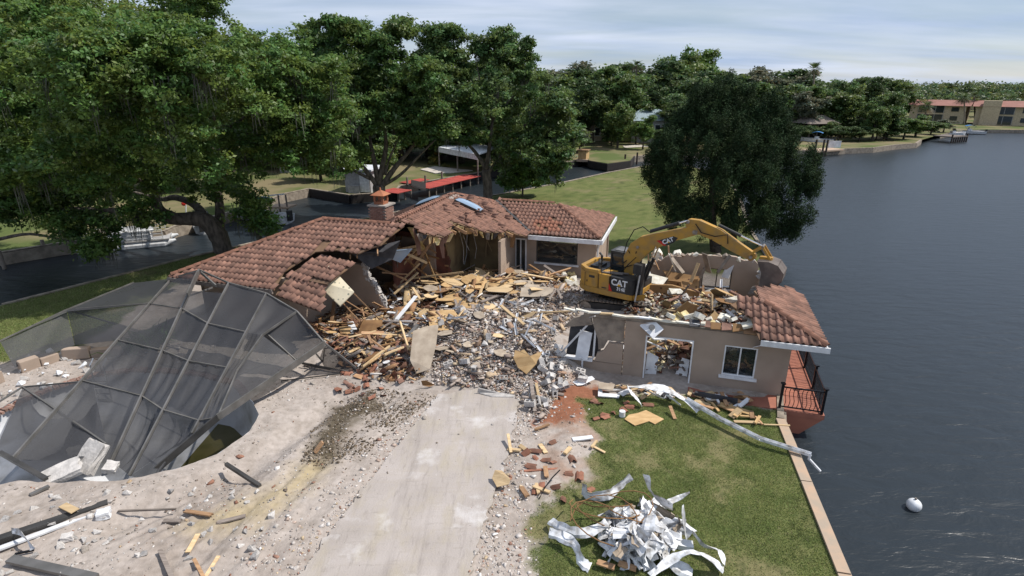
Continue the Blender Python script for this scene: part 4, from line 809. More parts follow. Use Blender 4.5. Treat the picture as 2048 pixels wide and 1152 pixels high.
def limbs(name, paths, m='bark', parent=None, seg=9, wob=.0, seed=3):
    g = random.Random(seed); mb = MB()
    for pts, r0, r1 in paths:
        pts = [Vector(p) for p in pts]; o = []
        for i in range(len(pts) - 1):
            for k in range(4):
                t = k / 4; p0 = pts[max(i - 1, 0)]; p1 = pts[i]; p2 = pts[i + 1]; p3 = pts[min(i + 2, len(pts) - 1)]
                q = .5 * ((2 * p1) + (p2 - p0) * t + (2 * p0 - 5 * p1 + 4 * p2 - p3) * t * t + (3 * p1 - p0 - 3 * p2 + p3) * t ** 3); o.append(q + Vector((g.uniform(-wob, wob), g.uniform(-wob, wob), g.uniform(-wob, wob))))
        o.append(pts[-1]); n = len(o); mb.tube(o, [(r0 * (1 - i / (n - 1)) + r1 * i / (n - 1)) * g.uniform(.93, 1.07) for i in range(n)], seg)
    return mb.build(name, M[m], parent, smooth=True)
def fan(base, targets, r0, g, k=3):
    """limbs running from a fork to points inside the crown"""
    o = []
    for t in targets:
        t = Vector(t); mid = base.lerp(t, .5) + Vector((g.uniform(-.8, .8), g.uniform(-.8, .8), g.uniform(-.2, .9))); o.append(([base, base.lerp(mid, .55), mid, t], r0 * g.uniform(.6, 1), .04))
        for _ in range(k):
            f = g.uniform(.4, .85); s_ = base.lerp(t, f); e = s_ + Vector((g.uniform(-2.2, 2.2), g.uniform(-2, 2), g.uniform(-.4, 2.2))); o.append(([s_, s_.lerp(e, .5) + Vector((0, 0, g.uniform(-.2, .4))), e], r0 * .28, .02))
    return o
def WB(px, py, Y, rx, ry, rz):
    p = atY(px, py, Y); return (p.x, p.y, p.z, rx, ry, rz)
def moss(name, blobs, n, seed, parent, L=(.5, 1.6)):
    g = np.random.default_rng(seed); B = np.array(blobs); B = B[B[:, 2] < np.percentile(B[:, 2], 60)]; bi = g.integers(0, len(B), n); d = g.normal(size=(n, 3)); d /= np.linalg.norm(d, axis=1)[:, None]; P = B[bi, :3] + d * B[bi, 3:6] * g.uniform(.2, .75, n)[:, None]
    k = 7; P = np.repeat(P, k, 0) + g.normal(size=(n * k, 3)) * .12; N_ = n * k; a = g.uniform(0, 2 * np.pi, N_); w_ = g.uniform(.01, .035, N_); l_ = g.uniform(L[0], L[1], N_); e = np.stack([np.cos(a) * w_, np.sin(a) * w_, 0 * a], 1)
    dn = np.stack([g.normal(size=N_) * .08, g.normal(size=N_) * .08, -l_], 1); V = np.stack([P - e, P + e, P + dn + e * .3, P + dn - e * .3], 1).reshape(-1, 3); c = np.array((.13, .13, .105))[None] * g.uniform(.6, 1.3, N_)[:, None]
    put(name, npmesh(name, V, np.arange(N_ * 4).reshape(-1, 4), M['moss'], c), parent, kind='stuff')
g_ = random.Random(11)
OAK = (.100, .168, .038)
def tree(name, label, base, blobs, nclump, per, leaf, col, seed, paths=(), bark='bark', mossn=0, group=None, **kw):
    t = thing(name, label, 'tree', tuple(base), 0, group); put('crown', crown('crown', blobs, nclump, per, leaf, col, seed, **kw), t)
    if paths: limbs('trunk', paths, bark, t)
    if mossn: moss('hanging_moss', blobs, mossn, seed + 50, t)
    return t
# the great leaning oak at the left
b0 = Vector((-20.3, 38.6, -.2))
T1 = [WB(300, 150, 28.5, 2.8, 2.8, 2.0), WB(190, 130, 28, 3.2, 3, 2.2), WB(60, 160, 33, 4.6, 4.5, 3.6), WB(-80, 260, 32, 5, 5, 4.2), WB(200, 220, 30, 4.0, 4.2, 3.6), WB(330, 260, 31, 3.7, 4, 3.2), WB(120, 330, 31, 4.8, 4, 2.5), WB(300, 120, 31, 3.2, 3.6, 2.8), WB(150, 90, 36, 4.4, 4, 2.8), WB(420, 160, 31, 3.0, 3.4, 2.8),
      WB(500, 230, 36, 3.5, 3.4, 3.2), WB(605, 240, 36, 3.0, 3.0, 3.2), WB(560, 150, 37, 3.0, 3.0, 2.6), WB(410, 60, 40, 2.2, 2.4, 2.4), WB(470, 300, 36, 3.2, 3.0, 2.0), WB(20, 60, 38, 3.8, 4, 3.0), WB(645, 290, 37, 2.0, 2.2, 2.0), WB(-60, 130, 36, 4.5, 5, 4.5), WB(590, 320, 37, 2.2, 2, 1.4), WB(370, 15, 42, 1.5, 1.5, 1.5), WB(330, 60, 40, 2.0, 2.2, 1.6), WB(90, 5, 42, 3.4, 3, 2.6), WB(250, 320, 35, 3.6, 3, 2.4), WB(650, 190, 38, 2.2, 2.4, 2.6), WB(500, 110, 39, 2.0, 2.2, 1.6)]
T1low = [WB(170, 450, 36, 2.6, 1.8, 1.1), WB(60, 420, 37, 3.0, 2, 1.3), WB(270, 430, 35.5, 1.8, 1.5, 1.0), WB(200, 495, 34.5, 1.6, 1.2, .8), WB(500, 420, 38, 1.5, 1.5, 1.6), WB(520, 455, 37.5, 1.1, 1.1, 1.1), WB(10, 395, 36, 2.6, 2, 1.4), WB(130, 380, 38, 4, 2, 1.6), WB(330, 355, 38, 2.6, 2.2, 1.3), WB(440, 380, 39, 1.7, 1.5, 1.2)]
V_ = lambda *L: [atY(*q) for q in L]
pt = [(V_((448, 505, 38.2), (436, 470, 38), (412, 442, 37.8), (385, 437, 37.6)), .66, .50), (V_((386, 437, 37.6), (350, 436, 37.3), (318, 418, 37), (306, 380, 37), (290, 340, 37.5), (250, 260, 38)), .46, .15), (V_((388, 440, 37.6), (340, 440, 37.2), (290, 428, 36.8), (200, 420, 36.5), (90, 420, 37), (0, 425, 37)), .34, .10),
      (V_((412, 440, 37.9), (390, 410, 39), (350, 395, 40), (320, 398, 41), (250, 380, 43)), .33, .10), (V_((436, 480, 38), (440, 420, 39.5), (430, 340, 41), (420, 240, 43)), .40, .10), (V_((0, 478, 36), (60, 468, 36), (130, 480, 35.8), (190, 490, 35.5)), .12, .04), (V_((425, 400, 40), (470, 340, 41), (520, 280, 42), (590, 250, 42)), .20, .06), (V_((306, 380, 37), (240, 330, 37), (150, 280, 38), (60, 220, 39)), .22, .06), (V_((130, 430, 36.8), (150, 470, 36), (170, 510, 35)), .07, .02)]
t1 = tree('live_oak', 'huge spreading live oak with leaning trunk beside the left roof', b0, lobes(T1, 3.4, 1.0, 9), 3600, 74, .115, OAK, 21, pt + fan(atY(420, 330, 41), [b[:3] for b in T1[10:14]], .16, g_, 2), mossn=150, rc=(.28, .62), shell=(.6, 1.04), ragged=.06, bright=.28)
put('low_foliage', crown('low_foliage', T1low, 520, 75, .13, OAK, 22, rc=(.3, .75), shell=(.2, 1)), t1); moss('hanging_moss', T1low, 130, 77, t1, (.4, 1.3))
# second tree over the left behind the first
tree('live_oak', 'tall oak filling the upper left corner behind the leaning oak', atY(60, 410, 62), [WB(40, 90, 60, 7, 5, 5), WB(-120, 130, 58, 8, 5, 6), WB(200, 70, 62, 6, 5, 3.6), WB(100, 230, 60, 9, 5, 5), WB(340, 200, 64, 7, 5, 5), WB(480, 170, 66, 5, 5, 4.2), WB(260, 330, 62, 7, 3, 2.8), WB(-100, 310, 58, 8, 4, 4)], 1400, 60, .22, (.100, .150, .036), 24, [(V_((60, 412, 62), (62, 330, 62), (50, 200, 61)), .5, .2), (V_((420, 380, 64), (425, 300, 64), (430, 200, 65)), .4, .15)], rc=(.7, 1.5), shell=(.6, 1.02))
# the oak behind the chimney
T2 = [WB(700, 110, 52, 3.6, 3.5, 2.8), WB(640, 150, 51, 3.0, 3, 2.6), WB(770, 130, 52, 3.2, 3.4, 3.0), WB(830, 180, 51, 3.2, 3, 2.6), WB(690, 210, 50, 3.4, 3, 2.6), WB(780, 240, 50, 3.6, 3, 2.0), WB(860, 250, 50, 2.6, 2.6, 1.6), WB(655, 270, 49, 2.8, 2.6, 1.8), WB(720, 65, 53, 1.6, 1.8, 1.3), WB(790, 75, 53, 1.3, 1.5, 1.3), WB(625, 80, 53, 1.4, 1.5, 1.2), WB(680, 320, 49, 2.0, 1.6, 1.1)]
pt = [(V_((764, 428, 51), (760, 398, 51), (757, 370, 51)), .60, .52), (V_((755, 372, 51), (735, 345, 50.8), (700, 300, 50.6), (670, 250, 50.3)), .26, .10), (V_((757, 370, 51), (765, 330, 51), (772, 280, 51), (760, 200, 51.5)), .30, .10), (V_((762, 375, 51), (790, 335, 51), (820, 300, 50.8), (850, 250, 50.5)), .28, .08), (V_((757, 370, 51), (748, 320, 51), (735, 260, 51.5), (720, 180, 52)), .26, .08), (V_((764, 372, 51), (800, 350, 50.8), (840, 310, 50.4), (870, 280, 50)), .18, .05), (V_((750, 362, 51), (715, 345, 50.5), (690, 330, 50.2), (668, 318, 50)), .16, .05), (V_((770, 350, 51), (778, 320, 51), (800, 270, 51)), .16, .05)]
tree('live_oak', 'many-limbed oak with mossy trunk right behind the brick chimney', pt[0][0][0], lobes(T2, 3.6, .95, 10), 1900, 62, .155, (.088, .148, .038), 31, pt, mossn=90, rc=(.30, .62), shell=(.6, 1.05), ragged=.08, bright=.28)
T3 = [WB(905, 130, 57, 3.2, 3, 2.6), WB(870, 180, 57, 3.0, 3, 2.6), WB(1010, 140, 57, 3.2, 3, 2.6), WB(1070, 200, 56, 3.0, 3, 2.6), WB(960, 200, 56, 3.4, 3, 2.4), WB(1050, 260, 56, 3.2, 3, 2.0), WB(1110, 290, 55.5, 2.0, 2.2, 2.2), WB(1100, 335, 55, 1.6, 1.6, 1.4), WB(940, 260, 56, 2.8, 2.6, 1.6), WB(900, 85, 58, 1.3, 1.4, 1.2), WB(960, 95, 58, .9, 1, 1.3), WB(1005, 85, 58, 1.2, 1.3, 1.1), WB(1060, 105, 58, 1.2, 1.3, 1.0), WB(1120, 230, 57, 2.0, 2, 2.2), WB(1020, 310, 56, 1.6, 1.5, 1.0), WB(862, 75, 58, 1.8, 1.5, 1.2), WB(860, 120, 58, 2.2, 2, 2)]
pt = [(V_((976, 400, 56.5), (975, 370, 56.5), (972, 340, 56.5)), .48, .40), (V_((972, 342, 56.5), (955, 310, 56.4), (925, 275, 56.2), (900, 230, 56)), .22, .07), (V_((972, 340, 56.5), (978, 300, 56.5), (985, 240, 56.5), (1000, 170, 57)), .24, .08), (V_((976, 345, 56.5), (1005, 310, 56.3), (1035, 270, 56), (1070, 220, 56)), .22, .07), (V_((970, 330, 56.5), (945, 300, 56), (935, 270, 56)), .12, .04), (V_((985, 240, 56.5), (1020, 200, 56.5), (1060, 160, 56.5), (1075, 130, 57)), .12, .04), (V_((985, 240, 56.5), (960, 160, 57), (950, 110, 58)), .12, .03)]
tree('live_oak', 'open-topped oak with fanned limbs behind the peak of the broken roof', pt[0][0][0], lobes(T3, 2.8, .85, 11), 1250, 62, .16, (.090, .146, .042), 41, pt, mossn=110, rc=(.30, .62), shell=(.6, 1.05), ragged=.1, bright=.28)
b = at(1045, 392, 0); tree('young_tree', 'small bright green tree on the lawn edge behind the roof peak', b, [WB(1042, 345, b.y, 1.6, 1.5, 1.5), WB(1020, 365, b.y, 1.2, 1.1, .9), WB(1068, 358, b.y, 1.3, 1.2, 1.1), WB(1040, 322, b.y, .9, .9, .7)], 260, 70, .15, (.095, .17, .04), 51, [([b, b + Vector((0, 0, 1.2)), b + Vector((-.2, 0, 2.4))], .12, .04)], rc=(.3, .6), shell=(.3, 1.02))
# dark cedar on the lawn
b = at(1432, 505, 0)
TC = [WB(1400, 215, 40, .55, .6, 1.2), WB(1448, 195, 40, .6, .6, 1.5), WB(1490, 205, 40, .55, .6, 1.3), WB(1540, 225, 40, .6, .6, 1.3), WB(1360, 265, 39.5, .55, .6, 1.2), WB(1580, 290, 40, .6, .6, 1.2), WB(1625, 330, 40, .5, .6, .9), WB(1310, 315, 39.3, .5, .6, .9), WB(1425, 250, 40, 1.3, 1.3, 1.2), WB(1535, 275, 40, 1.6, 1.5, 1.4), WB(1480, 250, 40, 1.5, 1.3, 1.2), WB(1400, 430, 38.5, 1.6, 1.6, 1.0), WB(1470, 330, 38.5, 2.8, 2.4, 2.4), WB(1340, 320, 39, 1.2, 1.3, 1.4), WB(1440, 235, 40, 2.4, 2.2, 1.6), WB(1400, 300, 39.5, 2.6, 2.4, 2.2), WB(1500, 300, 39.5, 2.8, 2.4, 2.2), WB(1350, 370, 39, 1.7, 2.0, 1.9), WB(1450, 380, 38.5, 2.8, 2.4, 2.2), WB(1560, 370, 39.5, 2.2, 2.2, 2.0), WB(1560, 430, 39, 1.9, 2, 1.4), WB(1610, 365, 40, 1.0, 1.2, 1.1), WB(1345, 420, 38.5, 1.0, 1.2, .9), WB(1500, 440, 38, 1.6, 1.6, 1.2), WB(1410, 245, 40, 1.2, 1.2, 1.4), WB(1500, 255, 40, 1.4, 1.2, 1.3), WB(1570, 460, 39, 1.2, 1.2, .7), WB(1320, 345, 39.5, 1.0, 1.2, 1.2)]
pt = [(V_((1432, 508, 38.2), (1428, 470, 38.2), (1424, 420, 38.3), (1430, 300, 39)), .42, .15), (V_((1470, 500, 38.8), (1467, 455, 38.8), (1475, 390, 38.8), (1500, 300, 39.3)), .26, .10), (V_((1468, 450, 38.8), (1510, 430, 38.9), (1560, 400, 39.2)), .12, .04), (V_((1426, 440, 38.3), (1390, 410, 38.5), (1350, 380, 38.8)), .12, .04)]
tree('cedar', 'dark dense cedar standing on the lawn behind the excavator', b, lobes(TC, 6.0, .55, 12, 1.9), 4600, 78, .066, (.021, .043, .013), 61, pt, 'barkdark', m='needle', rc=(.16, .36), shell=(.3, 1.04), flat=1.0, elong=1.5, aspect=.4, up=.1, hue=.2, bright=.35, spike=.05, lowcut=-1, ragged=.06, pale=0)

# background trees: shared crowns of a few kinds, each tree a thing with crown and trunk
def kind_mesh(seed, col, blobs, n=420, per=42, leaf=.27, **kw): return crown('crown', lobes(blobs, 1.4, 1.5, seed), n, per, leaf, col, seed, rc=(.5, 1.1), **kw)
def rb(seed, k, W_, H_, z0):
    g = random.Random(seed); o = [(0, 0, z0 + H_ * .5, W_ * .62, W_ * .62, H_ * .42)]
    for i in range(k): a = 6.28 * i / k + g.uniform(-.4, .4); r = W_ * g.uniform(.35, .62); o.append((math.cos(a) * r, math.sin(a) * r, z0 + H_ * g.uniform(.3, .8), W_ * g.uniform(.28, .45), W_ * g.uniform(.28, .45), H_ * g.uniform(.18, .34)))
    return o
KM = [kind_mesh(101, (.080, .130, .036), rb(1, 8, 6.0, 11, 1.2)), kind_mesh(102, (.10, .155, .042), rb(2, 7, 5.4, 11, 1.2)), kind_mesh(103, (.060, .100, .032), rb(3, 9, 5.8, 10.5, 1.4)), kind_mesh(104, (.115, .130, .08), rb(4, 7, 5.2, 10, 1.8), n=260, shell=(.3, 1)), kind_mesh(105, (.10, .17, .038), rb(5, 6, 4.4, 11, 1.4))]
TRM = MB().tube([(0, 0, 0), (.15, 0, 3), (-.1, .1, 6), (0, 0, 9)], [.38, .30, .22, .08], 7)
for a in range(5): TRM.tube([(0, 0, 3.2 + a * .4), (math.cos(a * 1.3) * 1.3, math.sin(a * 1.3) * 1.3, 5.4), (math.cos(a * 1.3) * 2.6, math.sin(a * 1.3) * 2.6, 7.4)], [.18, .11, .04], 5)
TRM = TRM.mesh('trunk', M['bark'], True)
KL = ['full rounded dark green tree in the wood behind the canal houses', 'mid green upright tree in the wood behind the canal houses', 'very dark dense tree in the wood behind the canal houses', 'grey mossy thin tree in the wood behind the canal houses', 'bright green narrow tree in the wood behind the canal houses']
def bgtree(px, py, Y, k, H_=12.6, wide=1., label=None, group='trees in the far wood', zb=0.):
    """a tree whose crown top shows at px, py"""
    p = atY(px, py, Y); s_ = max(.25, (p.z - zb) / H_); t = thing('tree', label or KL[k], 'tree', (p.x, Y, zb), R.uniform(0, 6.28), group if not label else None); t['label'] = label or KL[k]
    Mx = Matrix.Translation((p.x, Y, zb)) @ Matrix.Rotation(R.uniform(0, 6.28), 4, 'Z') @ Matrix.Diagonal((s_ * wide, s_ * wide, s_, 1)); put('crown', KM[k], t, Mx); put('trunk', TRM, t, Mx); return t
g2 = random.Random(5)
rows = [  # (x0, x1, step, y top, Y, jitter)
    (1080, 1330, 52, 128, 150, 10), (560, 1100, 62, 120, 95, 10), (540, 1120, 75, 190, 84, 14), (-200, 560, 80, 150, 95, 20), (1330, 1600, 48, 140, 165, 12), (1560, 1800, 40, 158, 185, 8), (1150, 1420, 60, 185, 122, 14), (1480, 1620, 45, 190, 150, 10), (1180, 1700, 55, 165, 135, 14), (560, 1120, 70, 200, 100, 14), (1100, 1240, 40, 240, 112, 10), (1330, 1820, 50, 225, 150, 12), (-200, 560, 80, 260, 85, 14), (540, 760, 42, 275, 76, 10), (980, 1180, 45, 262, 96, 8), (1280, 1420, 40, 245, 112, 8), (560, 1000, 60, 255, 108, 12), (1500, 1800, 45, 235, 127, 8)]
for x0, x1, st, yt, Y, j in rows:
    x = x0
    while x < x1: bgtree(x + g2.uniform(-12, 12), yt + g2.uniform(-j, j), Y + g2.uniform(-8, 8), g2.choice([0, 0, 1, 2, 2, 3, 1, 0]), wide=g2.uniform(1.15, 1.6)); x += st * g2.uniform(.8, 1.2)
for px, py, Y, k, lab in ((1225, 118, 118, 0, 'tall oak with two trunks at the canal bend by the small dark island'), (1190, 150, 114, 2, 'dark oak leaning at the canal bend left of the tall two-trunk oak'), (1375, 98, 175, 1, 'tallest bright green tree rising above the wood behind the cedar'), (1410, 108, 180, 4, 'light green feathery tree beside the tallest tree of the wood'), (1700, 168, 128, 1, 'broad bright green tree on the far lawn with a fork trunk'), (1790, 175, 124, 0, 'rounded green tree over the far seawalled lawn'), (1760, 205, 121, 1, 'low green tree at the edge of the far lawn'), (1620, 180, 126, 3, 'mossy grey-green tree over the grey boathouse'), (1650, 160, 160, 2, 'dark tree behind the cabbage palm'), (1580, 170, 140, 0, 'green tree just right of the cedar top'), (1740, 150, 170, 2, 'dark tree topping the wood left of the red roofs'), (1240, 205, 106, 1, 'low spreading tree in front of the blue-roofed house'), (1290, 235, 104, 4, 'small light green tree next to the cedar on the far canal bank')):
    bgtree(px, py, Y, k, label=lab)
for px, py, Y, k in ((1840, 232, 130, 1), (1868, 240, 136, 0), (1815, 240, 124, 4), (1780, 245, 122, 2), (1722, 262, 119, 2), (1680, 262, 119, 2), (1890, 250, 142, 3), (1060, 300, 82, 0), (1100, 290, 84, 2), (1130, 285, 92, 1), (1570, 262, 118, 2), (1610, 262, 121, 2), (650, 290, 84, 2), (700, 300, 86, 0), (880, 262, 88, 2), (560, 310, 80, 3), (1330, 270, 110, 2), (1150, 270, 100, 2)):
    t = bgtree(px, py, Y, k, wide=2.0, label=None, group='bushes along the far water'); t['label'] = 'low bushy growth along the far water edge'; t['category'] = 'bush'; t.name = 'bush'
# the great far wood at the horizon: reads as one mass
bl = []
for Y, n, h_ in ((260, 60, 9.5), (380, 70, 10.5), (560, 70, 11), (800, 60, 12)):
    for i in range(n):
        x = -Y * 1.0 + i * Y * 2.2 / n + g2.uniform(-5, 5)
        if Y == 260 and x > 120: continue
        bl.append((x, Y + g2.uniform(-20, 20), h_ * .5, Y * .026 + 3, 9, h_ * .5 * g2.uniform(.8, 1.15)))
put('far_wood', crown('far_wood', bl, 9000, 13, .95, (.085, .125, .045), 91, rc=(1.6, 3.2), shell=(.7, 1.05), lowcut=-.1, bright=.5, hue=.35), kind='stuff')
bl = [(x, 208 + g2.uniform(-8, 8), 4, 7, 5, 4.2 * g2.uniform(.8, 1.2)) for x in range(110, 300, 8)] + [(x, 255 + g2.uniform(-8, 8), 5.5, 8, 5, 5.5 * g2.uniform(.8, 1.2)) for x in range(60, 420, 9)]
put('far_wood', crown('far_wood', bl, 2600, 22, .6, (.085, .125, .045), 92, rc=(1.2, 2.4), shell=(.7, 1.05), lowcut=-.1, bright=.5, hue=.35), kind='stuff')
# palms
def palm(px, ptop, pbase, Y, label, r=.22, cr_=1.9, zb=0):
    b = atY(px - 0, pbase, Y); b.z = zb; t = atY(px + 3, ptop, Y); th_ = thing('palm_tree', label, 'palm', tuple(b)); limbs('trunk', [([b, b.lerp(t, .5) + Vector((.15, 0, 0)), t], r, r * .8)], 'palmbark', th_); g = np.random.default_rng(int(px)); V = []; C_ = []
    for k in range(34):
        a = g.uniform(0, 6.28); e = g.uniform(-.7, 1.1); d = np.array((math.cos(a) * math.cos(e), math.sin(a) * math.cos(e), math.sin(e))); sd_ = np.array((-math.sin(a), math.cos(a), 0)); p0 = np.array(t); q0 = p0 + d * cr_ * .5; q1 = p0 + d * cr_ * g.uniform(.85, 1.15) + np.array((0, 0, -.5 * cr_ * .5))
        for s in np.linspace(-1, 1, 7): V += [p0 + d * .3 * cr_ * .5, q0 + sd_ * (s - .12) * .42 * cr_ * .5, q1 + sd_ * s * .75 * cr_ * .5, q0 + sd_ * (s + .12) * .42 * cr_ * .5]; C_.append(np.array((.06, .095, .03)) * g.uniform(.7, 1.3) if e > -.35 else np.array((.16, .13, .08)) * g.uniform(.7, 1.2))
    put('fronds', npmesh('fronds', np.array(V), np.arange(len(V)).reshape(-1, 4), M['leaf'], np.array(C_)), th_)
palm(1625, 138, 235, 150, 'tall cabbage palm rising above the wood right of the cedar', cr_=2.6); palm(1270, 130, 230, 150, 'cabbage palm with dead fronds above the wood left of the cedar', cr_=2.4)
palm(1925, 196, 262, 168, 'slim palm before the red-roofed building, left of two', r=.2, cr_=2.6); palm(2015, 200, 262, 172, 'slim palm before the red-roofed building at the right edge', r=.2, cr_=2.6); palm(1945, 193, 262, 176, 'palm with round head at the left end of the red-roofed building', cr_=2.4); palm(1848, 212, 262, 150, 'short palm among the shrubs left of the red roofs', cr_=2.6)
# palm shrub under the screen
b = at(262, 700, 0); th_ = thing('palm_shrub', 'bright green strappy palm shrub behind the collapsed screen', 'shrub', tuple(b)); V = []; C_ = []; g = np.random.default_rng(4)
for k in range(190):
    a = g.uniform(0, 6.28); e = g.uniform(.2, 1.3); L_ = g.uniform(.5, 1.15); d = np.array((math.cos(a) * math.cos(e), math.sin(a) * math.cos(e), math.sin(e))); sd_ = np.array((-math.sin(a), math.cos(a), 0)) * .035; o_ = np.array((b.x + g.normal() * .35 + (k % 9) * .10, b.y + g.normal() * .25 + (k % 9) * .16, .05)); m1 = o_ + d * L_ * .6; m2 = m1 + d * L_ * .45 + np.array((0, 0, -.28))
    V += [o_ - sd_, o_ + sd_, m1 + sd_, m1 - sd_, m1 - sd_, m1 + sd_, m2 + sd_ * .2, m2 - sd_ * .2]; c = np.array((.055, .13, .025)) * g.uniform(.7, 1.4); C_ += [c, c]
put('leaves', npmesh('leaves', np.array(V), np.arange(len(V)).reshape(-1, 4), M['leaf'], np.array(C_)), th_)
# white flagpole
a = at(981, 398, 0); m = MB(); m.tube([a, a + Vector((0, 0, 5.6))], .06, 6); tag(m.build('flagpole', M['white']), 'thin white pole standing in front of the oak behind the roof', 'pole')
# ------------------------------------------------------------------ excavator
EO = (5.65, 26.3); EB = Fr(EO, -36); EM = Fr(EO, -32); ET = Fr((5.25, 26.55), -16)
ex = thing('excavator', 'yellow tracked excavator with its bucket raised over the wrecked wing', 'excavator', (EO[0], EO[1], .35))
def rounded(pts, r=.25, n=4):
    o = []; N_ = len(pts)
    for i in range(N_):
        p = Vector(pts[i]); a = (Vector(pts[i - 1]) - p); b = (Vector(pts[(i + 1) % N_]) - p); ra = min(r, a.length * .45); rb_ = min(r, b.length * .45); A = p + a.normalized() * ra; B_ = p + b.normalized() * rb_
        for k in range(n + 1): t = k / n; o.append(A * (1 - t) ** 2 + p * 2 * t * (1 - t) + B_ * t * t)
    return o
def slab(F, pts, z0, z1, name, mt, par, bev=.015, r=.25):
    m = MB(); m.prism([F(p.x, p.y, z0) for p in rounded([Vector((*q, 0)) for q in pts], r)], (0, 0, z1 - z0)); return m.build(name, M[mt], par, bevel=bev)
zb = 1.42
full = [(-2.3, -.75), (-1.75, -1.2), (.85, -1.2), (.85, 1.2), (-1.75, 1.2), (-2.3, .75)]
slab(EB, full, zb, zb + .26, 'chassis_skirt', 'cat', ex, r=.3)
slab(EB, [(-2.27, -.72), (-1.72, -1.17), (-.98, -1.17), (-.98, 1.17), (-1.72, 1.17), (-2.27, .72)], zb + .262, zb + .98, 'counterweight', 'cat', ex, r=.28)
# rim round the open engine bay and what stands in it
m = MB(); m.prism([EB(*q, zb + .985) for q in ((-2.24, -.7), (-1.7, -1.15), (-1.0, -1.15), (-1.0, -.95), (-1.65, -.93), (-2.0, -.62), (-2.0, .7), (-1.6, 1.0), (-1.0, 1.0), (-1.0, 1.15), (-1.7, 1.15), (-2.24, .7))], (0, 0, .17)); m.build('engine_cover_rim', M['cat'], ex, bevel=.02)
m = MB(); m.fbox(EB, -1.95, -1.05, -.85, .9, zb + .985, zb + 1.02); m.fbox(EB, -1.8, -1.3, -.5, .3, zb + 1.02, zb + 1.14); m.tube([EB(-1.7, .5, zb + 1.0), EB(-1.7, .5, zb + 1.4), EB(-1.85, .55, zb + 1.5)], .06, 8); m.tube([EB(-1.25, -.6, zb + 1.0), EB(-1.3, -.5, zb + 1.3), EB(-1.45, -.2, zb + 1.35), EB(-1.5, .1, zb + 1.1)], .07, 8); m.build('engine_bay', M['catdark'], ex)
slab(EB, [(-.97, -1.16), (-.42, -1.16), (-.42, -.2), (-.97, -.2)], zb + .262, zb + 1.0, 'side_box', 'cat', ex, r=.03)
slab(EB, [(-.41, -1.19), (.84, -1.19), (.84, -.38), (-.41, -.38)], zb + .262, zb + 1.0, 'tank_panel', 'catdark', ex, r=.16)
slab(EB, [(-.97, .25), (.8, .25), (.8, 1.15), (-.97, 1.15)], zb + .262, zb + .6, 'cab_floor', 'catdark', ex, r=.05)
m = MB()
for s_ in (-1.72, -.985, -.42): m.fbox(EB, s_ - .008, s_ + .008, -1.178, -1.166, zb + .27, zb + .96)
m.fbox(EB, -1.5, -1.2, -1.18, -1.168, zb + .74, zb + .86); m.fbox(EB, -.8, -.55, -1.172, -1.16, zb + .33, zb + .38); m.fbox(EB, -1.62, -1.58, -1.18, -1.168, zb + .5, zb + .6); m.build('panel_seams', M['catdark'], ex)
m = MB(); m.prism([EB(a, -1.196, b) for a, b in ((-.41, zb + .265), (-.22, zb + .265), (-.41, zb + .66))], (EB(0, -1) - EB(0, 0)) * .006); m.build('red_stripe', M['red'], ex)
# grab rails
for a in (-.95, -.45): m = MB(); m.tube([EB(a, -1.0, zb + .95), EB(a, -1.0, zb + 1.65), EB(a + .12, -.9, zb + 1.7)], .018, 5); m.build('handrail', M['iron'], ex)
m = MB(); m.bar(EB(-.95, -.9, zb + 1.03), EB(.1, -.8, zb + 1.08), .14, .05); m.bar(EB(-.7, -.75, zb + 1.04), EB(.3, -.6, zb + 1.1), .10, .04); m.build('lodged_boards', M['greywood'], ex)
# cab: frame, roof, panes
cu0, cu1, cv0, cv1, ct = -1.0, .15, .18, 1.12, zb + 1.75
fr = MB()
for a in (cu0, cu1):
    for b in (cv0, cv1): fr.fbox(EB, a - .045, a + .045, b - .045, b + .045, zb + .6, ct)
for a, b, c_, d in ((cu0, cu1, cv0, cv0), (cu0, cu1, cv1, cv1)): 
    for zz in (zb + .62, zb + 1.1): fr.fbox(EB, a + .05, b - .05, c_ - .03, c_ + .03, zz, zz + .08)
cab = fr.build('cab', M['catdark'], ex)
slab(EB, [(cu0 - .08, cv0 - .06), (cu1 + .1, cv0 - .06), (cu1 + .1, cv1 + .06), (cu0 - .08, cv1 + .06)], ct + .002, ct + .11, 'cab_roof', 'aludark', cab, r=.08)
m = MB(); m.fbox(EB, cu0 + .1, cu1 - .1, cv0 + .1, cv1 - .12, ct + .112, ct + .14); m.build('roof_plate', M['alu'], cab)
for a, b, c_, d in ((cu0 + .05, cu1 - .05, cv0 - .004, cv0 + .004), (cu0 + .05, cu1 - .05, cv1 - .004, cv1 + .004), (cu1 - .004, cu1 + .004, cv0 + .05, cv1 - .05), (cu0 - .004, cu0 + .004, cv0 + .05, cv1 - .05)):
    m = MB(); m.fbox(EB, a, b, c_, d, zb + .7, ct - .02); m.build('pane', M['glassdark'], cab)
m = MB(); m.fbox(EB, -.7, -.3, .45, .85, zb + .62, zb + 1.0); m.fbox(EB, -.75, -.66, .45, .85, zb + 1.0, zb + 1.5); m.build('seat', M['catdark'], cab)
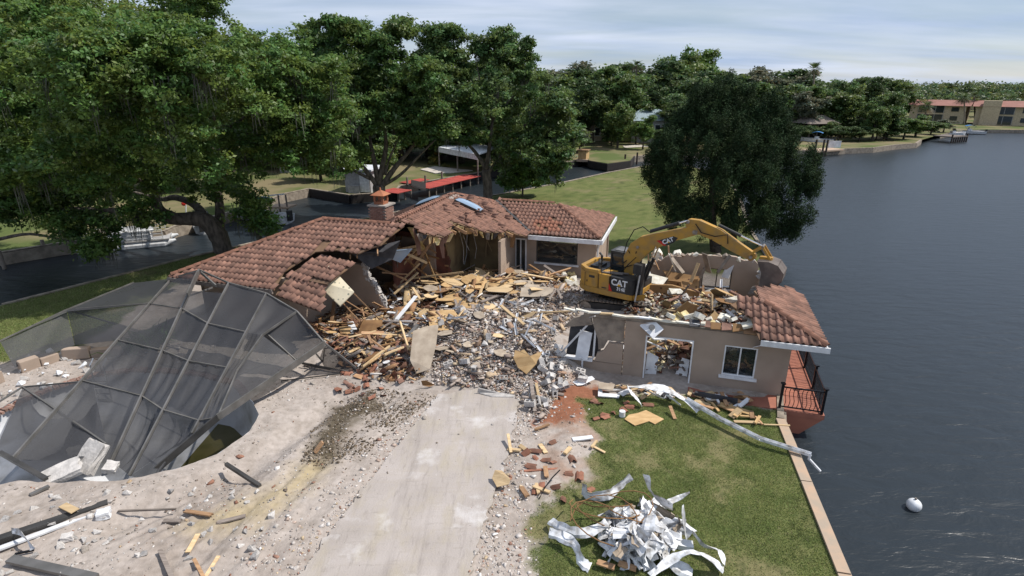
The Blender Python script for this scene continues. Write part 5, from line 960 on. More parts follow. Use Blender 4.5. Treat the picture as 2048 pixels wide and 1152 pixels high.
# dark front guard and mirror, hoses
m = MB(); m.fbox(EB, .86, 1.06, -.9, -.55, zb - .05, zb + 1.5); m.fbox(EB, .70, 1.1, -1.05, -.6, zb + 1.3, zb + 1.75); m.build('front_guard', M['catdark'], ex)
m = MB(); m.bar(EB(.95, -1.15, zb), EB(1.05, -.95, zb + 1.55), .10, .05); m.build('lodged_strip', M['block'], ex)
m = MB(); m.prism([EB(.86, -1.1, zb + .02), EB(1.25, -.8, zb + .0), EB(1.3, -.75, zb + .28), EB(.86, -1.15, zb + .2)], (0, 0, .05)); m.build('step', M['cat'], ex)
m = MB(); m.fbox(EB, -.35, .80, -.36, .16, zb + .262, zb + .75); m.build('boom_mount', M['catdark'], ex)
for k in range(9):
    r0 = random.Random(k + 2); m = MB(); a = EM(-.2 + r0.uniform(-.3, .3), r0.uniform(-.5, .4), zb + .8); b = EM(.2 + r0.uniform(-.2, .5), r0.uniform(-.35, .35), 3.2 + r0.uniform(-.4, .5)); m.tube([a, a.lerp(b, .5) + Vector((r0.uniform(-.3, .3), r0.uniform(-.2, .2), .1)), b], .022, 5); m.build('hose', M['rubber'], ex)
# boom, stick
def beam(F, pts, w, name, mt, par, v0=0, bev=.02):
    m = MB(); m.prism([F(a, v0 - w / 2, b) for a, b in pts], (F(0, 1) - F(0, 0)) * w); return m.build(name, M[mt], par, bevel=bev)
boom = beam(EM, [(-.12, 2.15), (.22, 2.2), (.5, 2.95), (1.05, 3.62), (2.0, 4.22), (3.0, 4.66), (3.22, 4.75), (3.2, 4.98), (2.85, 5.06), (2.5, 4.93), (1.6, 4.62), (.55, 4.27), (.08, 3.88), (-.22, 3.2)], .36, 'boom', 'cat', ex)
beam(EM, [(2.55, 5.0), (2.62, 5.32), (2.72, 5.36), (3.15, 5.36), (4.1, 5.05), (5.0, 4.52), (5.62, 4.18), (5.66, 4.0), (5.45, 3.86), (4.6, 4.18), (3.75, 4.56), (3.2, 4.72), (2.85, 4.98)], .30, 'stick', 'cat', ex)
m = MB()
for v in (-.19, .19): m.fbox(EM, 2.95, 3.12, v - .02, v + .02, 4.72, 4.9)
for a, b in ((.45, 3.75), (2.98, 4.82), (2.66, 5.24), (5.45, 4.05)): m.tube([EM(a, -.24, b), EM(a, .24, b)], .075, 10)
m.build('pivot_pins', M['steel'], ex)
def cyl(F, a, b, v, r, f=.58, name='hydraulic_cylinder'):
    A = F(a[0], v, a[1]); B_ = F(b[0], v, b[1]); m = MB(); m.tube([A, A.lerp(B_, f)], r, 10); m.tube([A.lerp(B_, f), A.lerp(B_, f + .02)], r * 1.2, 10); c = m.build(name, M['catdark'], ex); m = MB(); m.tube([A.lerp(B_, f + .02), B_], r * .5, 8); m.build('piston_rod', M['chrome'], c); return c
cyl(EM, (.95, 4.55), (2.62, 5.26), 0, .085, .75); cyl(EM, (3.95, 5.22), (5.82, 4.55), 0, .07, .5)
for v in (-.30, .30): cyl(EM, (.75, 1.95), (1.35, 3.95), v, .075, .6)
m = MB(); m.tube([EM(1.0, -.1, 4.5), EM(.6, -.12, 4.75), EM(.2, -.14, 4.55), EM(-.1, -.16, 3.9), EM(-.25, -.1, 3.3)], .025, 5); m.build('hose', M['rubber'], ex); m = MB(); m.tube([EM(3.0, -.2, 5.2), EM(3.3, -.24, 4.85), EM(3.9, -.22, 4.75), EM(4.4, -.2, 4.9), EM(4.45, -.18, 4.5)], .022, 5); m.build('hose', M['rubber'], ex); m = MB(); m.tube([EM(3.75, -.18, 4.6), EM(3.9, -.2, 4.3), EM(4.2, -.18, 4.4)], .02, 5); m.build('hose', M['rubber'], ex)
# tipping linkage and bucket
for v in (-.2, .2): m = MB(); m.bar(EM(5.35, v, 4.12), EM(5.86, v, 4.56), .05, .09); m.bar(EM(5.86, v, 4.56), EM(6.25, v, 4.02), .05, .09); m.build('linkage', M['cat'], ex)
m = MB(); m.tube([EM(5.86, -.24, 4.56), EM(5.86, .24, 4.56)], .05, 8); m.build('link_pin', M['steel'], ex)
prof = [(5.78, 3.98), (6.25, 4.02), (6.6, 3.92), (6.85, 3.62), (6.82, 3.25), (6.55, 2.92), (6.15, 2.68), (5.78, 2.55)]
bw_ = .52; m = MB()
for i in range(len(prof) - 1):
    a, b = prof[i], prof[i + 1]; m.prism([EM(a[0], -bw_, a[1]), EM(b[0], -bw_, b[1]), EM(b[0], bw_, b[1]), EM(a[0], bw_, a[1])], (EM(-.02, 0) - EM(0, 0)) + Vector((0, 0, .02)))
bk = m.build('bucket', M['bucket'], ex)
for v in (-bw_, bw_ - .03):
    m = MB(); m.prism([EM(a, v, b) for a, b in prof + [(5.98, 2.9), (6.0, 3.5)]], (EM(0, 1) - EM(0, 0)) * .03); m.build('side_plate', M['bucket'], bk)
for k in range(5): v = -bw_ + .02 + k * (2 * bw_ - .04) / 4; m = MB(); m.bar(EM(5.85, v, 2.58), EM(5.6, v, 2.52), .09, .06); m.build('tooth', M['steel'], bk)
m = MB(); m.fbox(EM, 5.8, 6.3, -.12, .12, 3.98, 4.12); m.build('bracket', M['cat'], bk)
# tracks with shoes
for v0 in (-1.0, 1.0):
    z0 = .42; r = .36; L_ = 1.42; path = []
    m = MB(); m.prism([ET(a, v0 - .22, b) for a, b in ((-L_, z0 + .08), (L_, z0 + .08), (L_ + .25, z0 + r), (L_, z0 + 2 * r - .10), (-L_, z0 + 2 * r - .10), (-L_ - .25, z0 + r))], (ET(0, 1) - ET(0, 0)) * .44); tf = m.build('track', M['catdark'], ex)
    for a in (-L_, L_): m = MB(); m.tube([ET(a, v0 - .26, z0 + r), ET(a, v0 + .26, z0 + r)], r - .06, 18); m.tube([ET(a, v0 - .29, z0 + r), ET(a, v0 + .29, z0 + r)], .13, 12); m.build('sprocket', M['steel'], tf)
    for k in range(7): a = -1.15 + k * .38; m = MB(); m.tube([ET(a, v0 - .24, z0 + .13), ET(a, v0 + .24, z0 + .13)], .10, 10); m.build('roller', M['steel'], tf)
    per = 4 * L_ + 2 * math.pi * r; n = 44; sm = MB().box((0, 0, 0), (per / n * .86, .60, .035)); sm.box((0, 0, .03), (.03, .60, .04)); sm = sm.mesh('track_shoe', M['steel'])
    for k in range(n):
        d = per * k / n
        if d < 2 * L_: a, zz, th = -L_ + d, z0 + 2 * r, 0
        elif d < 2 * L_ + math.pi * r: t = (d - 2 * L_) / r; a, zz, th = L_ + math.sin(t) * r, z0 + r + math.cos(t) * r, t
        elif d < 4 * L_ + math.pi * r: a, zz, th = L_ - (d - 2 * L_ - math.pi * r), z0, math.pi
        else: t = (d - 4 * L_ - math.pi * r) / r; a, zz, th = -L_ - math.sin(t) * r, z0 + r - math.cos(t) * r, math.pi + t
        put('track_shoe', sm, tf, Matrix.Translation(ET(a, v0, zz)) @ Matrix.Rotation(ET.a, 4, 'Z') @ Matrix.Rotation(th, 4, 'Y'))
m = MB(); m.fbox(ET, -.9, .9, -.8, .8, .75, 1.1); m.tube([EB(-.6, 0, 1.0), EB(-.6, 0, zb)], .6, 20); m.build('undercarriage', M['catdark'], ex)
# lettering
def text(s, size, p, xdir, ydir, mt, par, name='lettering', off=.0, ext=.004):
    c = bpy.data.curves.new('text', 'FONT'); c.body = s; c.size = size; c.offset = off; c.extrude = ext; c.align_x = 'CENTER'; c.align_y = 'CENTER'; o = bpy.data.objects.new('text', c); me = bpy.data.meshes.new_from_object(o); bpy.data.objects.remove(o); bpy.data.curves.remove(c); me.materials.clear(); me.materials.append(M[mt])
    x = Vector(xdir).normalized(); y = Vector(ydir); y = (y - x * y.dot(x)).normalized(); z_ = x.cross(y); return put(name, me, par, Matrix.Translation(Vector(p)) @ Matrix((x, y, z_)).transposed().to_4x4())
exB = EB(1, 0) - EB(0, 0); nB_ = EB(0, -1) - EB(0, 0); up_ = Vector((0, 0, 1))
text('CAT', .42, EB(.12, -1.197, zb + .74), exB, up_, 'decalwhite', ex, off=.012); text('314E', .22, EB(.22, -1.197, zb + .45), exB, up_, 'decalwhite', ex, off=.006)
m = MB(); m.prism([EB(a, -1.203, b) for a, b in ((.02, zb + .60), (.22, zb + .60), (.12, zb + .72))], nB_ * .004); m.build('yellow_triangle', M['decalyellow'], ex)
bx = (EM(1, 0, .50) - EM(0, 0, 0)).normalized(); bc = EM(1.78, -.184, 4.22); byv = Vector((0, 0, 1)); byv = (byv - bx * byv.dot(bx)).normalized()
def bl_(a, b): return bc + bx * a + byv * b
m = MB(); m.prism([bl_(-.42, .17), bl_(.40, .12), bl_(.56, -.02), bl_(.30, -.17), bl_(-.18, -.17)], (EM(0, -1) - EM(0, 0)) * .004); m.build('boom_decal', M['catdark'], ex)
m = MB(); q = (EM(0, -1) - EM(0, 0)) * .005; m.prism([bl_(-.42, .17), bl_(-.28, .165), bl_(-.05, -.17), bl_(-.18, -.17)], q); m.build('red_decal', M['red'], ex)
text('CAT', .27, bc + q * 1.2 + bx * .08, bx, byv, 'decalwhite', ex, off=.008); m = MB(); m.prism([bl_(.02, -.09) + q, bl_(.14, -.09) + q, bl_(.08, -.015) + q], q); m.build('yellow_triangle', M['decalyellow'], ex)

# ------------------------------------------------------------------ collapsed pool cage
cage = thing('pool_cage', 'collapsed aluminium pool cage with torn grey insect screens over the empty pool', 'pool cage', tuple(at(330, 760, 0)))
def P_(x, y, z): return at(x, y, z)
N_ = {'t0': P_(345, 556, 2.6), 't1': P_(399, 540, 3.35), 't2': P_(458, 566, 3.0), 't3': P_(533, 587, 2.8), 't4': P_(594, 623, 2.3), 't5': P_(650, 687, 1.35), 't6': P_(721, 743, .04),
      'b0': P_(25, 918, .02), 'b1': P_(224, 923, -.9), 'b2': P_(259, 951, -.9), 'b3': P_(384, 867, .05), 'b5': P_(435, 835, .38), 'e5': P_(314, 938, -.6)}
N_['t4m'] = P_(525, 670, 1.75); N_['t4n'] = P_(474, 743, .95)
def lerp(a, b, y):   # point of the 3D member a-b whose image row is y
    A, B_ = N_[a], N_[b]; lo, hi = 0., 1.
    def py(P): d = P.y * PC - (P.z - CAMH) * PS; return 576 + FPX * (-(P.z - CAMH) * PC - P.y * PS) / d
    up = py(B_) > py(A)
    for _ in range(30):
        m_ = (lo + hi) / 2
        if (py(A.lerp(B_, m_)) < y) == up: lo = m_
        else: hi = m_
    return A.lerp(B_, (lo + hi) / 2)
def memb(a, b, w=.06, h=.10, mt='alu', name='cage_beam'):
    a = N_[a] if isinstance(a, str) else a; b = N_[b] if isinstance(b, str) else b; m = MB(); m.bar(a, b, w, h); m.build(name, M[mt], cage)
for a, b in (('t0', 't1'), ('t1', 't2'), ('t2', 't3'), ('t3', 't4'), ('t4', 't5'), ('t5', 't6')): memb(a, b, .055, .07)
memb('t0', 'b0', .06, .12); memb('t1', 'b1', .06, .16); memb('t2', 'b2', .06, .12); memb('t3', 'b3', .055, .10); memb('t4', 't4m', .055, .08); memb('t4m', 't4n', .055, .08); memb('t4n', 'b5', .05, .06)
memb('t5', 'b5', .06, .26, 'alu'); memb('b5', 'e5', .06, .24, 'aludark')  # one beam: darker metal on the lower run paints in its shade
m = MB(); m.bar(P_(395, 546, 3.3), P_(375, 590, 2.9), .05, .2); m.bar(P_(402, 545, 3.3), P_(432, 572, 2.9), .05, .12); m.build('bracket', M['alu'], cage); memb(P_(378, 592, 2.6), P_(425, 575, 2.6), .05, .06)
R1 = [lerp('t0', 'b0', 607), lerp('t1', 'b1', 617), lerp('t2', 'b2', 647), lerp('t3', 'b3', 664)]
R2 = [lerp('t0', 'b0', 680), lerp('t1', 'b1', 701), lerp('t2', 'b2', 722), lerp('t3', 'b3', 735)]
R3 = [lerp('t0', 'b0', 761), lerp('t1', 'b1', 792), lerp('t2', 'b2', 820), lerp('t3', 'b3', 841)]
for r in (R1, R2, R3):
    for i in range(3): memb(r[i], r[i + 1], .045, .05)
memb(R3[3], 'b5', .045, .05); memb(P_(533, 667, 1.7), P_(600, 728, .6), .045, .05)
memb(P_(45, 774, .5), P_(184, 761, .6), .04, .05); memb(P_(45, 774, .5), P_(212, 888, -.2), .05, .07); memb(P_(-60, 840, .3), P_(45, 774, .5), .05, .06); memb(P_(-40, 885, .1), P_(92, 955, .0), .06, .1)
memb(P_(133, 619, 1.6), R1[0], .04, .05); memb(P_(133, 619, 1.6), P_(231, 648, 1.2), .04, .05); memb(P_(0, 682, 1.3), P_(125, 623, 1.65), .04, .05); memb(P_(125, 623, 1.65), P_(268, 565, 2.0), .05, .06); memb(P_(0, 682, 1.3), P_(-120, 742, 1.1), .05, .06)
memb(P_(650, 690, 1.3), P_(646, 722, .1), .04, .06); memb(P_(632, 707, .8), P_(644, 722, .1), .04, .06); memb(P_(604, 726, .25), P_(696, 745, .05), .06, .08, 'aludark'); memb(P_(562, 762, .1), P_(690, 746, .08), .03, .04, 'aludark')
def sheet(c, sag=.12, wr=.05, seed=1, n=12, wf=9):
    g = random.Random(seed); c = [Vector(p) for p in c]; V = []; F_ = []; nn = (c[1] - c[0]).cross(c[3] - c[0]).normalized(); ph = g.uniform(0, 6); k2 = g.uniform(.3, 1.2)
    if nn.z < 0: nn = -nn
    for i in range(n + 1):
        for j in range(n + 1):
            a, b = i / n, j / n; p = c[0] * (1 - a) * (1 - b) + c[1] * a * (1 - b) + c[2] * a * b + c[3] * (1 - a) * b; e = 16 * a * (1 - a) * b * (1 - b)
            V.append(p - nn * sag * e + nn * wr * math.sin(a * wf + b * k2 * 5 + ph) * (e ** .5) - nn * .02)
    for i in range(n):
        for j in range(n): F_.append((i * (n + 1) + j, (i + 1) * (n + 1) + j, (i + 1) * (n + 1) + j + 1, i * (n + 1) + j + 1))
    m = MB(); m.add(V, F_); m.build('screen_panel', M['screen'], cage, smooth=True)
T = ['t0', 't1', 't2', 't3']; Bt = ['b0', 'b1', 'b2', 'b3']
for i in range(3):
    cols = [N_[T[i]], R1[i], R2[i], R3[i], N_[Bt[i]]]; colr = [N_[T[i + 1]], R1[i + 1], R2[i + 1], R3[i + 1], N_[Bt[i + 1]]]
    for k in range(4):
        if (i, k) == (1, 0): sheet([cols[0].lerp(cols[1], .55), colr[0].lerp(colr[1], .25), colr[1], cols[1]], .25, .06, 5); continue
        sheet([cols[k], colr[k], colr[k + 1], cols[k + 1]], .12 if k < 3 else .35, .03 if k < 2 else .09, i * 7 + k, wf=9 + 5 * k)
sheet([N_['t3'], N_['t4'], N_['t4m'], R1[3]], .1, .04, 31); sheet([R1[3], N_['t4m'], N_['t4n'], R2[3]], .25, .12, 32, wf=26); sheet([R2[3], N_['t4n'], N_['b5'], R3[3]], .25, .12, 33, wf=22)
sheet([N_['t4'], N_['t5'], P_(600, 728, .6), P_(533, 667, 1.7)], .15, .03, 34); sheet([N_['t4m'], P_(600, 728, .7), N_['b5'], N_['t4n']], .12, .04, 35); sheet([N_['t5'], N_['t6'], P_(650, 735, .06), P_(640, 715, .3)], .02, .01, 36, 6)
sheet([R3[3], N_['b5'], N_['e5'], N_['b3']], .2, .08, 37, wf=18); sheet([N_['b2'], N_['b3'], N_['e5'], P_(300, 962, -.3)], .1, .08, 38)
sheet([P_(133, 619, 1.6), R1[0], R2[0], P_(150, 690, .5)], .1, .03, 39); sheet([P_(0, 682, 1.3), P_(133, 619, 1.6), P_(150, 690, .5), P_(30, 735, .3)], .1, .05, 40); sheet([P_(125, 623, 1.65), P_(268, 565, 2.0), N_['t0'], R1[0]], .1, .03, 41)
sheet([P_(45, 774, .5), P_(184, 761, .6), P_(212, 888, -.2), P_(120, 830, .2)], .1, .05, 42); sheet([P_(45, 774, .5), P_(212, 888, -.2), P_(92, 955, .0), P_(-10, 900, .1)], .3, .08, 43, wf=14)
# ------------------------------------------------------------------ rubble
def scatter(poly_px, n, rng, z=0):
    P = pp(poly_px); A = np.array(P); lo = A.min(0); hi = A.max(0); o = np.zeros((0, 2))
    while len(o) < n:
        q = rng.uniform(lo, hi, (n * 3, 2)); o = np.concatenate([o, q[pdist(P, q[:, 0], q[:, 1]) < 0]])
    return o[:n]
HEAP = [(575, 640), (655, 620), (745, 575), (770, 560), (900, 545), (1010, 550), (1090, 560), (1160, 575), (1185, 620), (1130, 660), (1110, 720), (1180, 760), (1100, 800), (1080, 850), (1040, 800), (960, 775), (870, 775), (790, 765), (730, 745), (690, 735), (640, 690)]
GREYZ = [(880, 640), (1000, 600), (1150, 610), (1170, 640), (1105, 700), (1130, 760), (1085, 850), (1035, 800), (960, 778), (870, 772), (860, 700)]
BROWNZ = [(585, 640), (740, 580), (900, 555), (1130, 560), (1140, 600), (1000, 620), (880, 650), (850, 760), (760, 765), (690, 735), (640, 690)]
def chips(name, poly, n, size, pal, wts, rng, ratio=(.35, 1), thick=(.15, .5), bury=.3, tilt=.6, lift=0, kind='stuff', jit=.25, label=None):
    q = scatter(poly, n, rng); S_ = rng.gamma(2.2, size / 2.2, n).clip(size * .25, size * 3.2); Sz = np.stack([S_, S_ * rng.uniform(*ratio, n), S_ * rng.uniform(*thick, n)], 1)
    zz = height(q[:, 0], q[:, 1]) + Sz[:, 2] * (.5 - bury) + rng.uniform(0, 1, n) ** 2 * lift; c = np.array(pal)[rng.choice(len(pal), n, p=np.array(wts) / sum(wts))] * rng.uniform(.75, 1.2, n)[:, None]
    o = put(name, boxes(name, np.stack([q[:, 0], q[:, 1], zz], 1), Sz, rotm(n, tilt, rng), c, M['chips'], jit, rng), kind=kind); return o
r_ = np.random.default_rng(77)
GREYP = [(.49, .44, .40), (.58, .53, .49), (.40, .345, .305), (.44, .34, .28), (.33, .19, .14), (.50, .39, .26), (.66, .63, .60)]
chips('rubble', GREYZ, 34000, .042, GREYP, [5, 4, 3, 3, 1.3, 1, .8], r_, lift=.12, ratio=(.2, .9), thick=(.08, .4), tilt=.45, jit=.12)
chips('rubble', GREYZ, 2600, .10, GREYP, [5, 4, 4, 3, 1.5, 2, .8], r_, lift=.16, tilt=.45, ratio=(.2, .9), thick=(.08, .35), jit=.12)
chips('splintered_debris', GREYZ, 900, .26, [(.30, .20, .14), (.44, .33, .22), (.24, .19, .16), (.40, .33, .28)], [3, 2, 3, 3], r_, ratio=(.1, .35), thick=(.05, .15), lift=.2, tilt=.35)
chips('splintered_debris', BROWNZ, 5000, .13, [(.30, .17, .09), (.44, .29, .15), (.17, .09, .06), (.22, .19, .17), (.50, .47, .44), (.55, .42, .28), (.07, .06, .06)], [4, 3, 4, 3, 2, 2, 3], r_, ratio=(.12, .6), thick=(.05, .25), lift=.28, tilt=.7)
chips('splintered_debris', BROWNZ, 1500, .34, [(.30, .17, .09), (.44, .29, .15), (.17, .09, .06), (.22, .19, .17), (.60, .56, .52), (.50, .36, .20)], [4, 3, 4, 3, 1.5, 2], r_, ratio=(.10, .5), thick=(.04, .12), lift=.4, tilt=.6)
chips('rubble', HEAP, 12000, .045, GREYP, [4, 3, 4, 3, 2, 2, .6], r_, lift=.05)
DIRTALL = [(-150, 840), (0, 700), (200, 700), (560, 640), (700, 740), (880, 780), (1040, 790), (1160, 780), (1210, 870), (1130, 960), (1070, 1040), (1080, 1160), (0, 1200), (-300, 1200), (-300, 900)]
def avoid(poly): return poly
def chips_free(name, poly, n, *a, **k):
    """chips on the open ground, none over the pool hole, few on the slab"""
    rng = a[3]; size, pal, wts = a[:3]; q = scatter(poly, int(n * 1.5), rng); ok = pdist(POOL, q[:, 0], q[:, 1]) > .15; dd = pdist(DRIVE, q[:, 0], q[:, 1]); ok &= (dd > -.05) | (rng.random(len(q)) < .03); cl = N2.f(q[:, 0], q[:, 1], 1.1, 4); ok &= rng.random(len(q)) < np.clip((cl - .30) * 2.6 + np.exp(-np.abs(dd) * 3) * .5, .05, 1); q = q[ok][:n]; m_ = len(q)
    S_ = rng.gamma(1.6, size / 1.6, m_).clip(size * .25, size * 4.5); Sz = np.stack([S_, S_ * rng.uniform(.35, 1, m_), S_ * rng.uniform(.12, .5, m_)], 1); zz = height(q[:, 0], q[:, 1]) + Sz[:, 2] * .25 + np.where(pdist(DRIVE, q[:, 0], q[:, 1]) < 0, .055 + .03, 0)
    c = np.array(pal)[rng.choice(len(pal), m_, p=np.array(wts) / sum(wts))] * rng.uniform(.8, 1.15, m_)[:, None]; put(name, boxes(name, np.stack([q[:, 0], q[:, 1], zz], 1), Sz, rotm(m_, .5, rng), c, M['chips'], .28, rng), kind='stuff')
chips_free('gravel', DIRTALL, 15000, .024, [(.43, .39, .35), (.54, .50, .46), (.28, .24, .21), (.30, .15, .10), (.20, .16, .13)], [4, 3, 3, .8, 2.5], r_)
chips_free('gravel', DIRTALL, 1500, .05, [(.46, .42, .39), (.58, .55, .52), (.33, .29, .25), (.31, .16, .11), (.38, .28, .18)], [4, 3, 2, .8, .8], r_)
chips_free('gravel', [(1000, 800), (1100, 800), (1075, 900), (1060, 1000), (1080, 1150), (935, 1150), (1000, 960), (1030, 860)], 1500, .034, GREYP, [4, 5, 2, 2, 1.5, 1, 1.5], r_)
chips_free('gravel', [(470, 1150), (600, 980), (800, 850), (860, 800), (900, 800), (720, 1000), (600, 1150)], 1400, .03, GREYP, [4, 4, 2, 3, 2, .6, 1], r_)
# leaf litter and dark soil crumbs
chips_free('soil_crumbs', [(600, 920), (640, 800), (760, 775), (880, 790), (760, 880), (690, 960)], 7000, .026, [(.09, .07, .05), (.16, .12, .08), (.30, .25, .2), (.42, .36, .3)], [5, 4, 2, 1], r_)
# grass blades on the near lawn
def grass(name, poly, n, hgt, rng, cols=((.185, .23, .075), (.14, .19, .055), (.27, .25, .13), (.21, .25, .09))):
    q = scatter(poly, n, rng); w_ = (N2.f(q[:, 0], q[:, 1], .6, 5) - .5) * .9; d = pdist(LAWN_R, q[:, 0], q[:, 1]) if poly is LRP else pdist(LAWN_L, q[:, 0], q[:, 1]); ok = (d + w_ < 0) & (pdist(L1, q[:, 0], q[:, 1]) < -.08); bare = N1.f(q[:, 0] + 40, q[:, 1], 1.5, 4); ok &= rng.random(len(q)) > np.clip((bare - .58) * 5, 0, .8); q = q[ok]; n = len(q)
    a = rng.uniform(0, 6.28, n); h = hgt * rng.uniform(.5, 1.5, n); w = rng.uniform(.006, .014, n); e = np.stack([np.cos(a) * w, np.sin(a) * w, 0 * a], 1); P = np.stack([q[:, 0], q[:, 1], height(q[:, 0], q[:, 1]) - .005], 1); tip = P + np.stack([rng.normal(size=n) * h * .6, rng.normal(size=n) * h * .6, h], 1)
    V = np.stack([P - e, P + e, tip], 1).reshape(-1, 3); tint = N3.f(q[:, 0], q[:, 1], .5, 3); c = np.array(cols)[rng.choice(len(cols), n, p=[.35, .3, .12, .23])] * (.7 + .65 * tint)[:, None]; put(name, npmesh(name, V, np.arange(n * 3).reshape(n, 3), M['grassblade'], c), kind='stuff')
LRP = [(1050, 790), (1560, 790), (1720, 1160), (1050, 1160)]
grass('grass', LRP, 200000, .038, r_); grass('grass', [(-60, 600), (400, 500), (400, 560), (60, 760), (-60, 760)], 60000, .09, r_)

# single pieces ----------------------------------------------------
PIECE = {}
def piece_mesh(kind, seed):
    k = (kind, seed)
    if k in PIECE: return PIECE[k]
    g = random.Random(seed * 13 + hash(kind) % 7 if False else seed * 13 + len(kind)); m = MB()
    if kind == 'board':     # 1 m long, splintered end
        m.prism([(-.5, -.045, 0), (.44, -.045, 0), (.5, -.01, 0), (.46, .01, 0), (.52, .03, 0), (.45, .045, 0), (-.5, .045, 0), (-.47, g.uniform(-.02, .02), 0)], (0, 0, .04))
    elif kind == 'sheet':
        n = 9; pts = []
        for i in range(n): a = 6.283 * i / n; r = .5 * g.uniform(.75, 1.15) / max(abs(math.cos(a)), abs(math.sin(a))) ** .8; pts.append((r * math.cos(a) * 1.1, r * math.sin(a) * .75, 0))
        m.prism(pts, (0, 0, .018))
    elif kind == 'chunk':
        import bmesh
        b = bmesh.new(); 
        for _ in range(14): b.verts.new((g.uniform(-.5, .5), g.uniform(-.4, .4), g.uniform(-.28, .28)))
        bmesh.ops.convex_hull(b, input=b.verts[:]); b.verts.ensure_lookup_table(); vs = [v for v in b.verts if v.link_faces]; ix = {v: i for i, v in enumerate(vs)}; m.add([v.co[:] for v in vs], [[ix[v] for v in f.verts] for f in b.faces]); b.free()
    elif kind == 'block':   # hollow two-cell block, .4 x .2 x .2
        x, y = .2, .1; m.holed([(-x, -y, -.1), (x, -y, -.1), (x, y, -.1), (-x, y, -.1)], [[(-.16, -.06, -.1), (-.02, -.06, -.1), (-.02, .06, -.1), (-.16, .06, -.1)], [(.02, -.06, -.1), (.16, -.06, -.1), (.16, .06, -.1), (.02, .06, -.1)]], (0, 0, .2))
    elif kind == 'tilebit':
        n = 5; V = []; F_ = []
        for y in (-.16, .16): 
            for i in range(n + 1): t = i / n; V.append((-.12 + .24 * t + g.uniform(-.015, .015), y + g.uniform(-.05, .05), .06 * math.sin(t * 3.14)))
        for i in range(n): F_.append((i, i + 1, n + 2 + i, n + 1 + i))
        V += [(a, b, c - .015) for a, b, c in V]; N0 = 2 * (n + 1); F_ += [(f[3] + N0, f[2] + N0, f[1] + N0, f[0] + N0) for f in F_[:n]]; m.add(V, F_)
    elif kind == 'trim':
        m.prism([(-.5, -.05, 0), (.5, -.05, 0), (.5, -.04, .0), (-.5, -.04, 0)], (0, 0, .09)); m.prism([(-.5, -.039, 0), (.48, -.039, 0), (.5, .05, 0), (-.49, .05, 0)], (0, 0, .01))
    PIECE[k] = m; return m
MESHC = {}
def piece(kind, matname, seed):
    k = (kind, matname, seed)
    if k not in MESHC: MESHC[k] = piece_mesh(kind, seed).mesh({'board': 'timber', 'sheet': 'board_sheet', 'chunk': 'concrete_chunk', 'block': 'concrete_block', 'tilebit': 'broken_tile', 'trim': 'metal_trim'}[kind], M[matname])
    return MESHC[k]
NMS = {'board': 'timber', 'sheet': 'board_sheet', 'chunk': 'concrete_chunk', 'block': 'concrete_block', 'tilebit': 'broken_tile', 'trim': 'metal_trim'}
CATS = {'board': 'timber', 'sheet': 'board', 'chunk': 'concrete chunk', 'block': 'concrete block', 'tilebit': 'roof tile', 'trim': 'metal strip'}
def throw(kind, mats, poly, n, size, label, group, lift=(.0, .25), tilt=.35, rng=None, sc=None, flat=None):
    g = random.Random(len(label) * 7 + n); q = scatter(poly, n, np.random.default_rng(n + len(label)))
    for x, y in q:
        if inpoly(POOL, x, y): continue
        s_ = g.uniform(*size); sc_ = sc(g, s_) if sc else (s_, s_, s_); dz = .08 if inpoly(DRIVE, x, y) else 0
        M_ = Matrix.Translation((x, y, hz(x, y) + g.uniform(*lift) + .02 + dz)) @ Euler((g.gauss(0, tilt), g.gauss(0, tilt), g.uniform(0, 6.28))).to_matrix().to_4x4() @ Matrix.Diagonal((*sc_, 1)); put(NMS[kind], piece(kind, g.choice(mats), g.randrange(4)), None, M_, None, label, CATS[kind], group)
lb = lambda g, s: (s, g.uniform(.8, 1.8), g.uniform(.9, 1.6)); ls = lambda g, s: (s, s * g.uniform(.6, 1), 1.2)
throw('board', ['wood', 'wood', 'palewood', 'greywood', 'ply_brown'], [(590, 640), (660, 620), (760, 580), (800, 640), (820, 740), (740, 745), (660, 700)], 62, (.5, 1.9), 'splintered orange-brown timber in the heap below the torn left roof', 'timbers below the torn left roof', (.05, .5), sc=lb)
throw('board', ['wood', 'palewood', 'ply_brown', 'greywood'], [(760, 560), (1020, 552), (1130, 575), (1020, 610), (880, 640), (790, 630)], 66, (.6, 2.2), 'broken timber in the heap before the open middle of the house', 'timbers before the open middle of the house', (.1, .55), sc=lb)
throw('board', ['greywood', 'greywood', 'palewood'], [(900, 620), (1100, 590), (1130, 640), (1060, 700), (900, 690)], 55, (.4, 1.3), 'dusty grey-brown board lying in the grey rubble', 'dusty boards in the grey rubble', (.05, .3), .25, sc=lb)
throw('sheet', ['ply', 'ply', 'ply_grey', 'wood'], [(770, 570), (1010, 556), (1130, 575), (1060, 610), (880, 625), (790, 620)], 44, (.5, 1.5), 'torn plywood sheet in the heap before the open middle of the house', 'plywood sheets in the heap', (.1, .5), .22, sc=ls)
throw('sheet', ['ply', 'palewood', 'ply_grey', 'white'], [(640, 650), (800, 640), (860, 740), (760, 750), (680, 720)], 26, (.25, .7), 'small torn board piece among the timbers at the left of the heap', 'small boards left in the heap', (.05, .3), .35, sc=ls)
throw('chunk', ['block', 'block', 'stucco_rough'], GREYZ, 80, (.12, .34), 'jagged broken concrete chunk in the grey rubble slope', 'concrete chunks in the grey rubble', (.0, .22), .8)
throw('block', ['block'], GREYZ, 22, (.85, 1.05), 'hollow concrete block tumbled in the grey rubble', 'hollow blocks in the grey rubble', (.08, .25), .9)
throw('block', ['block'], [(1090, 700), (1130, 740), (1180, 765), (1100, 800), (1080, 860), (1060, 800)], 26, (.8, 1.0), 'hollow concrete block at the foot of the cracked tan wall', 'hollow blocks by the cracked wall', (.06, .3), .8)
